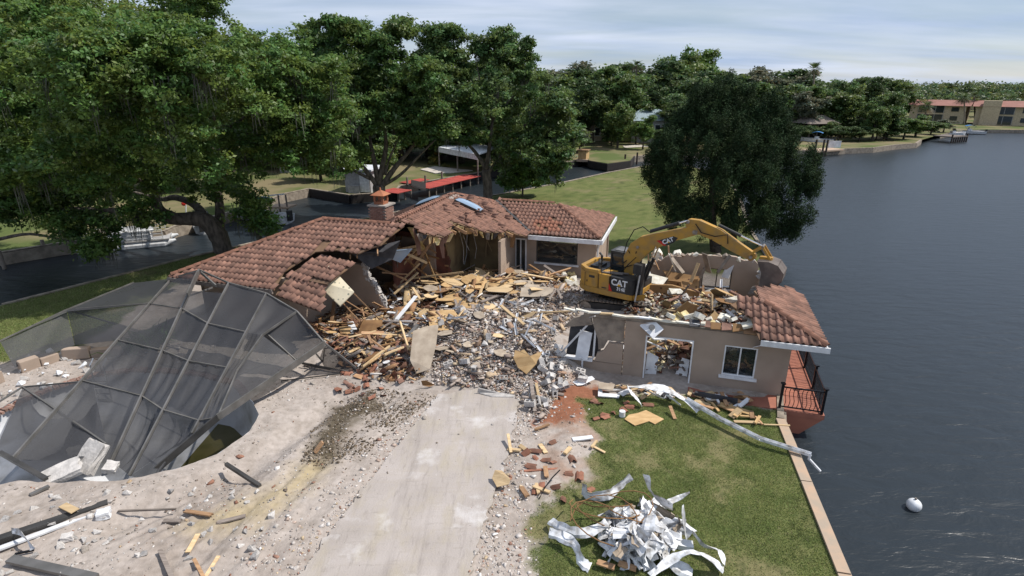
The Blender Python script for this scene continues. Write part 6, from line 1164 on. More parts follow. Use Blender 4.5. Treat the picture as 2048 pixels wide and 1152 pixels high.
throw('tilebit', ['tile', 'tile_raw', 'ridge_tile'], [(600, 650), (700, 660), (860, 740), (800, 770), (690, 735)], 90, (.9, 1.3), 'broken roof tile lying in the lower left of the heap', 'broken roof tiles in the heap', (.03, .2), .5)
throw('tilebit', ['tile_raw', 'tile_raw', 'tile'], [(690, 735), (780, 765), (760, 800), (660, 780)], 22, (.7, 1.1), 'orange tile fragment strewn on the dirt beside the screen corner', 'tile fragments beside the cage corner', (.0, .05), .3)
throw('tilebit', ['tile_raw', 'ridge_tile'], [(1170, 800), (1300, 810), (1240, 840), (1180, 850)], 12, (.7, 1.1), 'orange tile fragment lying on the grass near the plywood piece', 'tile fragments on the grass', (.0, .03), .2)
throw('tilebit', ['tile_raw', 'ridge_tile'], [(1020, 900), (1120, 880), (1200, 1000), (1060, 1010)], 14, (.6, 1.2), 'red tile fragment on the bare earth right of the driveway', 'tile fragments right of the driveway', (.0, .03), .2)
throw('trim', ['white', 'crumple'], [(740, 620), (900, 600), (1130, 640), (1090, 730), (880, 690), (780, 700)], 36, (.5, 1.5), 'bent white metal strip in the rubble heap', 'white strips in the heap', (.1, .35), .35, sc=lambda g, s: (s, 1, .8))
throw('chunk', ['pink', 'pink', 'foam'], [(890, 575), (990, 570), (980, 590), (900, 595)], 16, (.4, .8), 'tuft of pink insulation in the heap under the hanging boards', 'pink insulation tufts', (.1, .3), .5, sc=lambda g, s: (s, s, s * .4))
throw('chunk', ['whitefoam', 'foam'], [(1120, 560), (1175, 565), (1160, 590), (1120, 590)], 12, (.3, .6), 'pale foam chunk in the rubble left of the excavator', 'foam chunks left of the excavator', (.1, .3), .5)
throw('chunk', ['block'], [(-40, 1000), (560, 960), (520, 1150), (0, 1160)], 60, (.10, .30), 'pale broken concrete piece on the dusty ground at the lower left', 'concrete pieces on the dusty ground', (-.02, .04), .5)
throw('chunk', ['block'], [(20, 940), (240, 900), (260, 965), (60, 975)], 26, (.18, .45), 'pale broken concrete piece at the broken rim of the pool', 'concrete pieces at the pool rim', (-.5, .0), .6)
throw('chunk', ['block', 'white'], [(20, 715), (170, 690), (190, 750), (60, 790), (0, 800)], 46, (.12, .45), 'broken plaster chunk by the low planter wall behind the pool', 'plaster chunks by the planter', (.0, .12), .6)
throw('board', ['palewood', 'greywood', 'wood'], [(300, 1040), (560, 1000), (480, 1150), (320, 1150)], 3, (.4, 1.0), 'short board lying on the dusty ground left of the driveway', 'boards left of the driveway', (.02, .05), .08, sc=lb)
throw('board', ['palewood', 'palewood', 'wood'], [(1020, 860), (1130, 840), (1200, 900), (1080, 990), (1030, 990)], 9, (.3, .6), 'short pale board on the bare earth right of the driveway', 'boards right of the driveway', (.02, .05), .1, sc=lb)
throw('board', ['palewood', 'greywood', 'wood', 'white'], [(1200, 772), (1500, 800), (1480, 822), (1380, 800), (1240, 792)], 34, (.3, 1.0), 'broken board along the shaded foot of the end wing wall', 'boards along the wall foot', (.02, .15), .15, sc=lb)
throw('sheet', ['ply_grey', 'white', 'palewood', 'black', 'ply_brown'], [(1200, 768), (1500, 800), (1480, 822), (1380, 800), (1240, 792)], 22, (.25, .6), 'torn sheet along the shaded foot of the end wing wall', 'sheets along the wall foot', (.02, .12), .15, sc=ls)
throw('board', ['ply', 'palewood', 'wood'], [(1400, 800), (1530, 830), (1520, 850), (1400, 815)], 12, (.3, .8), 'pale board on the grass between gutter and deck', 'boards between gutter and deck', (.02, .08), .1, sc=lb)
throw('sheet', ['ply', 'palewood', 'ply_grey', 'ply'], [(800, 600), (960, 575), (1100, 590), (1080, 640), (900, 650), (800, 660)], 24, (.9, 1.7), 'broad pale plywood sheet lying on top of the rubble before the open house', 'broad plywood sheets on the rubble', (.25, .5), .14, sc=ls)
throw('sheet', ['ply_grey', 'palewood', 'block'], [(880, 660), (1060, 650), (1080, 740), (960, 770), (880, 740)], 16, (.35, .8), 'dusty broken sheet in the grey rubble slope', 'dusty sheets in the rubble slope', (.1, .25), .2, sc=ls)
# inside the right wing
INR = [tuple(RF(*q))[:2] for q in ((-8, .6), (-.5, .6), (-.5, 9.2), (-8, 9.2))]
def throw_in(kind, mats, n, size, label, group, u=(-6.6, -.6), v=(.7, 8.8), lift=(.05, .7), tilt=.5, sc=None):
    g = random.Random(n * 3 + len(label))
    for _ in range(n):
        a, b = g.uniform(*u), g.uniform(*v)
        if a < -4.6 and b > 2.6 and b < 8.6: 
            a = g.uniform(-4.4, -.6)
        p = RF(a, b); s_ = g.uniform(*size); sc_ = sc(g, s_) if sc else (s_, s_, s_); M_ = Matrix.Translation((p.x, p.y, max(.05, hz(p.x, p.y)) + g.uniform(*lift))) @ Euler((g.gauss(0, tilt), g.gauss(0, tilt), g.uniform(0, 6.28))).to_matrix().to_4x4() @ Matrix.Diagonal((*sc_, 1)); put(NMS[kind], piece(kind, g.choice(mats), g.randrange(4)), None, M_, None, label, CATS[kind], group)
throw_in('board', ['wood', 'greywood', 'tile', 'ply_brown', 'palewood'], 70, (.5, 1.9), 'broken timber piled inside the roofless end wing', 'timbers inside the end wing', sc=lb)
throw_in('sheet', ['ply', 'ply_brown', 'spotply', 'innerwall', 'white'], 34, (.5, 1.3), 'torn wall board piled inside the roofless end wing', 'boards inside the end wing', sc=ls)
throw_in('chunk', ['foam', 'whitefoam', 'whitefoam', 'block'], 60, (.25, .7), 'cream foam chunk piled inside the roofless end wing', 'foam chunks inside the end wing', u=(-5.5, -1))
throw_in('tilebit', ['tile', 'ridge_tile', 'tile'], 90, (.9, 1.3), 'fallen roof tile inside the front wall of the end wing', 'fallen tiles inside the end wing', u=(-4.2, -.8), v=(.5, 3.2), lift=(.2, .6))
throw_in('trim', ['white', 'crumple'], 16, (.6, 1.5), 'bent white strip piled inside the roofless end wing', 'white strips inside the end wing', sc=lambda g, s: (s, 1, .8))
put('rubble', boxes('rubble', *(lambda q: (q, np.abs(r_.normal(size=(2600, 3))) * (.16, .09, .04) + .02, rotm(2600, .7, r_), np.array([(.30, .17, .09), (.20, .09, .06), (.50, .47, .42), (.62, .53, .33), (.16, .13, .11)])[r_.integers(0, 5, 2600)]))(np.array([tuple(RF(u, v, hz(*tuple(RF(u, v))[:2]) + w)) for u, v, w in zip(r_.uniform(-6.5, -.3, 2600), r_.uniform(.4, 9.3, 2600), r_.uniform(0, .5, 2600))])), M['chips'], .25, r_), kind='stuff')
def plate(name, label, cat, pts, th, mt, group=None, bend=0):
    P = [at(x, y, z) for x, y, z in pts]; c = sum(P, Vector()) / len(P); m = MB(); n = (P[1] - P[0]).cross(P[2] - P[1]).normalized(); n = n if n.z > 0 else -n; m.prism([p - n * th for p in P], n * th); return tag(m.build(name, M[mt]), label, cat, group)
plate('foam_board', 'cream patterned board leaning on broken trusses by the torn left roof', 'board', [(650, 530, 3.25), (657, 529, 3.25), (661, 533, 3.25), (708, 583, 2.45), (680, 611, 1.9), (626, 560, 2.8)], .05, 'spotfoam')
plate('plywood_sheet', 'brown board with a torn right edge leaning in the timbers', 'board', [(724, 640, 1.05), (765, 640, 1.05), (764, 652, .95), (753, 655, .9), (756, 667, .75), (745, 684, .5), (713, 680, .5)], .03, 'ply_brown')
plate('plywood_sheet', 'tan folded plywood sheets with a ragged edge amid the rubble', 'board', [(855, 622, 1.15), (888, 620, 1.2), (907, 619, 1.2), (918, 633, 1.05), (947, 645, .95), (948, 660, .85), (860, 660, .85)], .03, 'ply')
plate('plywood_sheet', 'large grey spotted plywood sheet standing over the edge of the rubble', 'board', [(826, 662, 1.35), (850, 653, 1.45), (877, 649, 1.5), (872, 690, 1.0), (860, 738, .35), (833, 747, .2), (820, 720, .6)], .03, 'ply_grey')
plate('plywood_sheet', 'torn tan board with two peaks at the right edge of the rubble', 'board', [(1030, 700, .95), (1040, 702, .95), (1048, 699, 1.0), (1060, 712, .85), (1085, 702, .95), (1072, 728, .6), (1053, 748, .3), (1036, 735, .45), (1027, 716, .75)], .03, 'ply')
plate('plywood_sheet', 'pair of tan plywood pieces lying on the grass beside a white can', 'board', [(1249, 838, .05), (1258, 829, .06), (1275, 826, .07), (1292, 820, .08), (1328, 838, .05), (1310, 848, .05), (1298, 842, .05), (1270, 851, .05)], .02, 'ply')
plate('plywood_sheet', 'pale plywood scrap tilted on the rubble right of the driveway', 'board', [(990, 940, .35), (1004, 941, .35), (1021, 958, .28), (1018, 968, .2), (994, 974, .12), (984, 956, .2)], .02, 'palewood')
plate('plywood_sheet', 'broad dusty plywood sheet flat in the rubble left of the excavator', 'board', [(985, 575, .9), (1060, 572, .85), (1100, 590, .75), (1090, 606, .65), (1000, 600, .8), (960, 588, .9)], .03, 'ply')
plate('plywood_sheet', 'orange plywood sheets overlapping at the centre back of the heap', 'board', [(900, 585, .9), (960, 590, .9), (975, 612, .75), (925, 618, .8), (880, 600, .85)], .03, 'ply')
plate('plywood_sheet', 'small pale slab at the top end of the driveway', 'board', [(957, 775, .3), (1000, 785, .12), (1030, 790, .09), (1028, 793, .09), (985, 792, .09), (955, 783, .12)], .04, 'block')
plate('steel_plate', 'rust-brown square plate on the dirt beside the driveway top', 'plate', [(842, 762, .35), (852, 761, .35), (870, 770, .12), (858, 774, .1), (845, 771, .15)], .02, 'ply_brown')
plate('plywood_sheet', 'brown offcut of board flat on the dirt near the cage corner', 'board', [(705, 752, .12), (712, 747, .14), (730, 752, .1), (722, 758, .08)], .03, 'wood')
plate('interior_panel', 'grey and orange wall panel leaning beside the excavator boom', 'board', [(1293, 545, 1.75), (1336, 556, 1.6), (1325, 570, 1.35), (1280, 562, 1.5)], .03, 'whitefoam')
plate('interior_panel', 'orange painted panel under the pale one beside the excavator boom', 'board', [(1280, 566, 1.45), (1325, 574, 1.3), (1312, 590, .9), (1275, 580, 1.0)], .03, 'wood')
plate('spotted_board', 'brown board with dark glue spots standing behind the excavator track', 'board', [(1336, 560, 1.8), (1362, 563, 1.8), (1366, 596, .9), (1340, 612, .6), (1315, 600, .8)], .03, 'spotply')
plate('spotted_board', 'long brown board with dark glue spots under the boom', 'board', [(1325, 540, 1.6), (1400, 553, 1.5), (1395, 590, .8), (1345, 585, .9), (1338, 560, 1.2)], .03, 'spotply')
plate('spotted_board', 'brown spotted board slab lying below the broken window of the end wing', 'board', [(1405, 583, 1.3), (1445, 582, 1.3), (1455, 600, 1.0), (1410, 604, .95)], .03, 'spotply')
for (x, y, w_, h_, c) in ((1312, 513, 26, 26, 'whitefoam'), (1352, 518, 26, 32, 'whitefoam'), (1340, 535, 20, 14, 'foam'), (1300, 540, 20, 16, 'foam')):
    p = at(x, y + h_ / 2, 1.0); m = MB(); s_ = 1 / 38; k = R.random(); m.prism([p + Vector((a * s_, 0, b * s_ * 1.05)) for a, b in ((-w_ / 2, 0), (w_ / 2 - 2, 3), (w_ / 2, h_ * .6), (w_ * .2, h_), (-w_ * .3, h_ * .9), (-w_ / 2, h_ * .5))], (.1, .35, .1)); tag(m.build('foam_block', M[c], bevel=.03), 'large cream foam block in the wreck behind the excavator boom', 'foam block', 'foam blocks behind the boom')
for i, (x, y, dx, h_) in enumerate(((1297, 545, -3, 1.4), (1330, 545, -12, 1.1), (1341, 560, -9, 1.9), (1352, 565, 10, 1.3), (1320, 552, 4, 1.2))):
    p = at(x, y, .8); q = p + Vector((dx / 38, .2, h_)); m = MB(); m.bar(p, q, .16, .05); tag(m.build('timber', M['wood']), 'orange timber standing up in the wreck behind the boom', 'timber', 'upright timbers behind the boom')
# trusses under the cream board and other long members  (a, b, width, height, material, label)
LONG = [((706, 585, 2.35), (772, 652, .5), .09, .05, 'wood', 'longest orange truss timber running down from the cream board'), ((685, 605, 1.9), (724, 648, .6), .08, .05, 'wood', 'left truss timber below the cream board'), ((690, 600, 1.9), (735, 628, .9), .07, .04, 'wood', 'upper cross timber of the truss below the cream board'), ((704, 622, 1.0), (727, 615, 1.1), .06, .04, 'wood', 'short cross timber of the truss below the cream board'), ((724, 615, 1.0), (730, 640, .7), .06, .04, 'wood', 'short upright timber of the truss below the cream board'),
        ((788, 645, .9), (832, 592, 1.5), .20, .03, 'white', 'long white door trim leaning over the heap centre'), ((775, 624, .9), (803, 627, .9), .16, .03, 'white', 'short white board left of the leaning white trim'), ((788, 588, 1.1), (836, 545, 1.9), .12, .06, 'palewood', 'long pale joist leaning up towards the open house'), ((775, 682, .45), (820, 682, .45), .12, .04, 'palewood', 'pale yellow board lying level at the left of the grey plywood'), ((752, 724, .2), (820, 683, .5), .14, .04, 'wood', 'orange board sloping down left of the grey plywood'), ((784, 715, .3), (822, 676, .7), .16, .04, 'wood', 'wide orange board against the grey plywood sheet'),
        ((668, 700, .25), (688, 680, .5), .14, .06, 'wood', 'stubby orange timber at the left foot of the heap'), ((700, 680, .5), (714, 698, .2), .12, .05, 'wood', 'short orange timber leaning right at the left foot of the heap'), ((597, 652, .3), (668, 656, .35), .12, .05, 'wood', 'long orange timber behind the screen edge'), ((650, 678, .4), (652, 664, .6), .1, .05, 'wood', 'short upright timber beside the screen edge'), ((700, 645, .5), (711, 668, .4), .3, .08, 'white', 'pale block-like board end in the roof tiles'),
        ((764, 545, 1.9), (820, 549, 1.7), .1, .05, 'wood', 'orange stud lying level in the dark opening'), ((836, 470, 3.6), (872, 560, 1.0), .34, .04, 'ply', 'long twisted sheathing strip falling from the torn roof peak'), ((822, 455, 4.2), (846, 500, 2.8), .42, .03, 'foam', 'pale yellow torn sheathing at the top of the falling strip'), ((1065, 790, .5), (1072, 815, .1), .16, .06, 'greywood', 'grey post end leaning at the foot of the rubble slope'), ((1062, 760, .6), (1070, 823, .08), .13, .06, 'greywood', 'long grey post leaning at the right foot of the rubble slope'), ((1072, 766, .5), (1078, 795, .15), .1, .05, 'palewood', 'pale board beside the long grey post'),
        ((1016, 868, .3), (1022, 905, .08), .09, .05, 'palewood', 'pale upright board at the right edge of the driveway'), ((630, 905, .02), (645, 884, .30), .13, .08, 'wood', 'dark-ended timber stub by the soil trench'), ((1080, 888, .06), (1092, 906, .06), .14, .03, 'palewood', 'yellow board on the bare earth right of the driveway'), ((1048, 942, .05), (1120, 937, .05), .08, .03, 'tile_raw', 'long red strip on the bare earth near the white pile'), ((1187, 893, .05), (1210, 905, .05), .08, .03, 'palewood', 'small board at the edge of the grass'), ((1145, 879, .12), (1185, 874, .12), .18, .04, 'white', 'short white trim piece on the edge of the grass'),
        ((1340, 812, .25), (1350, 838, .04), .12, .03, 'wood', 'orange splinter standing beside the plywood on the grass'), ((1528, 849, .06), (1580, 851, .1), .06, .03, 'palewood', 'thin pale stick across the seawall cap by the deck'),
        ((320, 1100, .05), (345, 1158, .05), .10, .06, 'greywood', 'dark weathered board at the bottom left of the driveway'), ((375, 1105, .05), (396, 1068, .05), .12, .03, 'palewood', 'pale flat board on the dusty ground left of the driveway'), ((388, 1118, .05), (410, 1160, .05), .08, .04, 'wood', 'thin orange board at the bottom edge left of the driveway'), ((410, 1155, .05), (437, 1112, .05), .09, .03, 'palewood', 'pale slanting board among the stones left of the driveway'), ((125, 1010, .25), (150, 1022, .28), .2, .03, 'palewood', 'short yellow board across the fallen dark beam'),
        ((-60, 1098, .12), (216, 1006, .12), .22, .12, 'aludark', 'long dark aluminium beam lying on the dusty ground'), ((-30, 1108, .06), (200, 1022, .06), .16, .05, 'white', 'white strip lying along the long dark beam'), ((20, 1118, .10), (190, 1156, .10), .22, .08, 'alu', 'grey aluminium beam at the bottom left corner'), ((30, 1108, .05), (68, 1100, .05), .05, .04, 'iron', 'thin black rod below the long dark beam'), ((236, 1022, .04), (352, 1018, .04), .05, .04, 'greywood', 'thin dark stick beyond the long dark beam'), ((452, 928, .12), (520, 972, .05), .10, .10, 'aludark', 'dark angle iron at the edge of the sandy bank'), ((60, 990, .05), (98, 972, .05), .12, .06, 'alu', 'short metal channel near the pool rubble'), ((0, 905, .2), (92, 958, .05), .12, .10, 'aludark', 'dark beam over the near left rim of the pool'), ((1010, 628, .8), (1150, 622, 1.3), .10, .05, 'palewood', 'long thin pole lying across the rubble to the cracked wall'), ((1190, 632, 2.5), (1160, 640, 1.9), .08, .05, 'block', 'broken bond beam end on the cracked wall'), ((825, 665, .7), (812, 700, .4), .10, .10, 'alu', 'grey duct end in the rubble left of the grey plywood'), ((778, 715, .4), (836, 650, .8), .16, .12, 'alu', 'grey bent metal channel behind the grey plywood'), ((608, 730, .1), (680, 742, .1), .06, .05, 'greywood', 'thin bar on the patio by the fallen cage corner'), ((1475, 802, .2), (1390, 786, .25), .16, .12, 'black', 'black pipe lying at the foot of the end wing'),
        ((1390, 800, .12), (1420, 812, .1), .22, .03, 'palewood', 'pale board by the black pipe'), ((1440, 808, .15), (1500, 826, .1), .28, .03, 'ply', 'strip of plywood on the grass by the long gutter'), ((1468, 843, .06), (1524, 845, .06), .14, .03, 'palewood', 'pale board end near the seawall'), ((1480, 818, .25), (1462, 834, .08), .24, .03, 'palewood', 'triangular pale board by the long gutter')]
for a, b, w_, h_, mt, lab in LONG:
    m = MB(); m.bar(at(*a), at(*b), w_, h_); nm = {'white': 'trim_board', 'alu': 'metal_beam', 'aludark': 'metal_beam', 'black': 'pipe', 'iron': 'rod', 'ply': 'sheathing_strip', 'foam': 'sheathing_strip', 'block': 'beam_end'}.get(mt, 'timber'); tag(m.build(nm, M[mt]), lab, {'trim_board': 'board', 'metal_beam': 'metal beam', 'sheathing_strip': 'board', 'beam_end': 'concrete'}.get(nm, nm))
# torn-off lumps and boards along the top of the back wall of the end wing
g = random.Random(3)
for k in range(16):
    a = -5.8 + k * .35; p = RF(a, 9.7 + g.uniform(-.2, .2), 2.35 + .25 * math.exp(-((a + 2.5) / 1.6) ** 2) - max(0, -4.6 - a) * .6 + g.uniform(-.1, .15)); put('concrete_chunk', piece('chunk', g.choice(['block', 'stucco_rough', 'whitefoam', 'stucco']), g.randrange(4)), None, Matrix.Translation(p) @ Euler((g.random(), g.random(), g.random() * 6)).to_matrix().to_4x4() @ Matrix.Scale(g.uniform(.25, .5), 4), None, 'broken lump on top of the back wall of the end wing', 'concrete chunk', 'lumps on the back wall top')
for k in range(10):
    a = -5.6 + k * .42; p = RF(a, 9.3 + g.uniform(-.6, .1), 1.0 + g.uniform(0, .9)); q = p + Vector((g.uniform(-.6, .6), g.uniform(-.2, .5), g.uniform(.5, 1.1))); m = MB(); m.bar(p, q, g.uniform(.08, .4), .04); tag(m.build('timber', M[g.choice(['white', 'palewood', 'wood', 'whitefoam', 'stucco_rough'])]), 'broken board leaning on the back wall of the end wing', 'timber', 'boards leaning on the back wall')
# window and door frames thrown on the ground by the wall
plate('window_frame', 'white window frame with tan sheet lying on the clay by the wall', 'window frame', [(1196, 792, .1), (1197, 766, .3), (1204, 766, .3), (1205, 786, .12), (1240, 788, .12), (1238, 795, .08)], .05, 'white')
plate('wall_sheet', 'tan wall sheet lying over the white frame by the wall', 'board', [(1197, 764, .32), (1230, 768, .3), (1226, 780, .25), (1197, 777, .28)], .02, 'ply_grey')
plate('white_sheet', 'white sheet lying at the left foot of the end wing wall', 'board', [(1145, 764, .12), (1165, 756, .22), (1184, 752, .25), (1190, 758, .22), (1165, 770, .1), (1155, 771, .1)], .02, 'white')
plate('white_sheet', 'small white sheet among tan boards below the doorway', 'board', [(1236, 785, .2), (1260, 775, .3), (1262, 782, .3), (1246, 792, .1)], .02, 'white')
# low planter wall, broken, behind the pool
pw = thing('planter_wall', 'broken low tan planter wall behind the empty pool', 'wall', tuple(at(100, 735, 0)))
for (a, b, t_, z_) in (((-90, 800), (-30, 781), .8, .6), ((-28, 781), (12, 764), .7, .5), ((45, 748), (84, 735), .35, .5), ((86, 735), (122, 722), .32, .38), ((126, 721), (180, 717), .3, .48), ((182, 716), (240, 712), .3, .36)):
    p, q = at(*a), at(*b); d = (q - p).normalized(); n_ = Vector((-d.y, d.x, 0)); m = MB(); m.prism([p, q, q + n_ * t_, p + n_ * t_], (0, 0, z_)); m.build('wall_piece', M['stucco'], pw, bevel=.04)
# big slabs in the pool, scrap, can, pots
def chunkat(px, py, z_, sx, sy, sz, rz, label, mt='block', tilt=(0, 0), seed=1, name='concrete_slab', cat='concrete slab'):
    import bmesh
    g = random.Random(seed); b = bmesh.new(); bmesh.ops.create_cube(b, size=1); bmesh.ops.subdivide_edges(b, edges=b.edges[:], cuts=3, use_grid_fill=True)
    for v in b.verts: v.co += Vector((g.gauss(0, .03), g.gauss(0, .03), g.gauss(0, .03))); v.co.x *= sx; v.co.y *= sy; v.co.z *= sz
    me = bpy.data.meshes.new(name); b.to_mesh(me); b.free(); me.materials.append(M[mt]); put(name, me, None, Matrix.Translation(at(px, py, z_)) @ Euler((tilt[0], tilt[1], rz)).to_matrix().to_4x4(), None, label, cat)
chunkat(182, 914, -.25, .62, .95, .34, -.25, 'thick pale concrete slab upright in the broken pool edge', tilt=(.75, .15), seed=3); chunkat(124, 946, -.1, .95, .6, .25, .6, 'flat broken concrete slab left of the thick one', tilt=(.25, -.2), seed=4); chunkat(222, 934, -.4, .35, .35, .2, .2, 'small concrete slab right of the thick one', tilt=(.3, .3), seed=5); chunkat(150, 905, -.5, .4, .3, .3, .8, 'broken concrete lump behind the thick slab', seed=6); chunkat(207, 1028, .08, .32, .26, .2, .4, 'whitish concrete lump near the end of the dark beam', mt='white', seed=8); chunkat(135, 1075, .06, .26, .2, .16, .4, 'pale stone lying below the long dark beam', seed=9)
chunkat(1122, 728, .4, .4, .4, .4, .5, 'broken block corner leaning on the cracked tan wall', seed=11); chunkat(1165, 762, .15, .35, .2, .35, -.3, 'mossy block at the foot of the cracked wall', seed=12)
p = at(1244, 833, 0); m = MB(); m.tube([p + Vector((0, 0, .02)), p + Vector((.0, 0, .22))], .11, 16); tag(m.build('can', M['white']), 'white round can standing on the grass by the plywood', 'can')
p = at(1046, 912, 0); m = MB(); m.tube([p, p + Vector((.2, .12, .14))], [.13, .10], 10); tag(m.build('clay_pot', M['tile_raw']), 'broken orange clay pot in the dirt right of the driveway', 'pot')
# curved white scrap on the beam at the left
def ribbon(name, label, cat, pts, w_, mt='crumple', group=None, wob=.0, up=(0, 0, 1), fold=.3, seed=1, th=.012, sub=4):
    g = random.Random(seed); P = []
    for i in range(len(pts) - 1):
        for k in range(sub):
            t = k / sub; p0, p1, p2, p3 = pts[max(i - 1, 0)], pts[i], pts[i + 1], pts[min(i + 2, len(pts) - 1)]; P.append(.5 * ((2 * p1) + (p2 - p0) * t + (2 * p0 - 5 * p1 + 4 * p2 - p3) * t * t + (3 * p1 - p0 - 3 * p2 + p3) * t ** 3))
    P.append(pts[-1]); m = MB(); rows_ = []; n = len(P); tw = g.uniform(0, 6); ph = g.uniform(0, 6)
    for i, p in enumerate(P):
        d = (P[min(i + 1, n - 1)] - P[max(i - 1, 0)]).normalized(); a = d.cross(Vector(up)); a = a.normalized() if a.length > .05 else Vector((1, 0, 0)); b = a.cross(d); t = ph + .35 * math.sin(i * .55 + tw); a2 = a * math.cos(t) + b * math.sin(t); b2 = b * math.cos(t) - a * math.sin(t); ww = w_ * g.uniform(.75, 1.15)
        rows_.append([p - a2 * ww + b2 * fold * ww, p - a2 * ww * .45 + Vector((0, 0, g.uniform(-.01, .01))), p + a2 * ww * .2 + b2 * fold * ww * .35, p + a2 * ww + b2 * g.uniform(-.2, .5) * fold * ww])
    V = [q for r in rows_ for q in r]; F_ = [(i * 4 + j, i * 4 + j + 1, i * 4 + j + 5, i * 4 + j + 4) for i in range(n - 1) for j in range(3)]; nv = len(V); V2 = V + [q + Vector((0, 0, -th)) for q in V]; F2 = F_ + [tuple(k + nv for k in reversed(f)) for f in F_]
    m.add(V2, F2); return tag(m.build(name, M[mt]), label, cat, group)
pz = lambda *L: [at(*q) for q in L]
ribbon('bent_trim', 'curved white trim hooked over the long dark beam', 'metal strip', pz((22, 1062, .15), (40, 1064, .35), (55, 1080, .3), (66, 1098, .1)), .08)
# the gutter
gt = thing('gutter', 'long white fallen gutter reaching from the wall foot over the seawall', 'gutter', tuple(at(1450, 840, 0)))
def chan(pts, w_, h_, name, par):
    m = MB(); P = pz(*pts)
    for i in range(len(P) - 1):
        d = (P[i + 1] - P[i]).normalized(); a = d.cross(Vector((0, 0, 1))).normalized() * w_ / 2; u = Vector((0, 0, h_)); p, q = P[i], P[i + 1]
        for s in (-1, 1): m.prism([p + a * s, q + a * s, q + a * s + u, p + a * s + u], a * -.12 * s)
        m.prism([p - a, q - a, q + a, p + a], Vector((0, 0, .01)))
    return m.build(name, M['crumple'], par)
chan([(1372, 800, .35), (1440, 840, .22), (1520, 880, .2), (1622, 912, .15)], .14, .10, 'channel', gt)
m = MB(); P = pz((1620, 910, .2), (1618, 918, .05), (1640, 942, -.35)); m.tube(P, .045, 6); m.build('downspout_elbow', M['white'], gt)
ribbon('gutter_sheet', 'crumpled white sheet folded at the upper end of the fallen gutter', 'metal sheet', pz((1255, 772, .5), (1300, 772, .55), (1335, 778, .5), (1372, 800, .35), (1400, 820, .25)), .16, seed=3)
ribbon('gutter_sheet', 'white strip looping down beside the crumpled gutter end', 'metal sheet', pz((1256, 772, .5), (1262, 785, .45), (1275, 800, .25), (1283, 812, .1)), .10, 'white', seed=4)
ribbon('gutter_sheet', 'thin white strip bent behind the gutter', 'metal sheet', pz((1290, 778, .45), (1325, 795, .35), (1335, 790, .4), (1362, 810, .2)), .06, 'white', seed=5)
# white aluminium scrap pile: every strip a thing
cpx, cpy = 1285, 1065; g = random.Random(31); PL_ = 'crumpled white aluminium strip in the scrap pile on the lawn'; pile = 'aluminium strips in the scrap pile'
named = [('white strip sticking out furthest up-left of the scrap pile', ((1170, 968, .45), (1175, 990, .15), (1215, 990, .25), (1235, 975, .35), (1262, 952, .6)), .12), ('tall curled white strip rising at the top of the scrap pile', ((1292, 950, .9), (1298, 978, .5), (1318, 1000, .3), (1345, 1015, .3)), .13), ('short white strip pointing right at the top of the scrap pile', ((1335, 1005, .35), (1360, 995, .4), (1380, 985, .55)), .08), ('bent white strip lying apart at the right of the scrap pile', ((1384, 1060, .45), (1410, 1090, .3), (1440, 1100, .35), (1450, 1130, .2)), .11),
         ('long arched white strip at the lower right of the scrap pile', ((1300, 1150, .2), (1340, 1120, .4), (1380, 1102, .6), (1420, 1115, .45), (1448, 1140, .15)), .10), ('flat white strip running to the bottom edge from the scrap pile', ((1335, 1118, .3), (1360, 1135, .2), (1385, 1148, .1)), .16), ('white strip folded at the left end of the scrap pile', ((1098, 1065, .3), (1130, 1075, .3), (1150, 1090, .35), (1160, 1120, .2), (1180, 1135, .1)), .13), ('long grey-brown strip at the left of the scrap pile', ((1100, 1040, .2), (1130, 1058, .35), (1170, 1065, .4), (1215, 1045, .5)), .12), ('upright narrow white bar at the right of the scrap pile', ((1365, 1010, .9), (1368, 1045, .5), (1372, 1080, .15)), .05), ('pale torn sheet standing in the middle of the scrap pile', ((1300, 1030, .9), (1295, 1060, .8), (1300, 1085, .4)), .2)]
for i, (lab, pts, w_) in enumerate(named): ribbon('scrap_strip', lab, 'metal strip', pz(*pts), w_, seed=i + 40, group=pile)
for i in range(84):
    a = g.uniform(0, 6.28); r = g.random() ** .62; x = cpx + math.cos(a) * 78 * r - 5; y = cpy + math.sin(a) * 56 * r; h_ = .12 + .62 * (1 - r) * g.uniform(.6, 1.1); p = at(x, y + h_ * 20, h_); L_ = g.uniform(.16, .5); b = g.uniform(0, 6.28); d = Vector((math.cos(b), math.sin(b), g.uniform(-.35, .4))) * L_
    q = [p - d, p - d * .3 + Vector((g.uniform(-.15, .15), g.uniform(-.15, .15), g.uniform(0, .2))), p + d * .4 + Vector((g.uniform(-.15, .15), 0, g.uniform(-.1, .15))), p + d]; q = [Vector((v.x, v.y, max(v.z, .04))) for v in q]; ribbon('scrap_strip', PL_, 'metal strip', q, g.uniform(.05, .17), mt=g.choice(['crumple', 'crumple', 'white', 'crumple', 'ply_grey']), seed=i + 60, group=pile, fold=g.uniform(.3, 1.1), sub=2)
for i in range(7):
    a = g.uniform(0, 6.28); r = g.uniform(.5, 1.0); c = at(1190 + g.uniform(-30, 70), 1050 + g.uniform(-40, 50), .2); pts = [c + Vector((math.cos(a + t * 3.6 / 9) * r, math.sin(a + t * 3.6 / 9) * r * .8, .15 + .4 * math.sin(t / 9 * 3.14))) for t in range(10)]; m = MB(); m.tube(pts, .016, 5); tag(m.build('rusty_wire', M['ply_brown']), 'rusty looping wire tangled in the left of the scrap pile', 'wire', 'wires in the scrap pile')
m = MB(); m.tube(pz((1078, 998, .05), (1090, 975, .35), (1105, 955, .45), (1120, 940, .4)), .02, 5); tag(m.build('black_rod', M['iron']), 'bent black rod arching over the bare earth', 'rod')
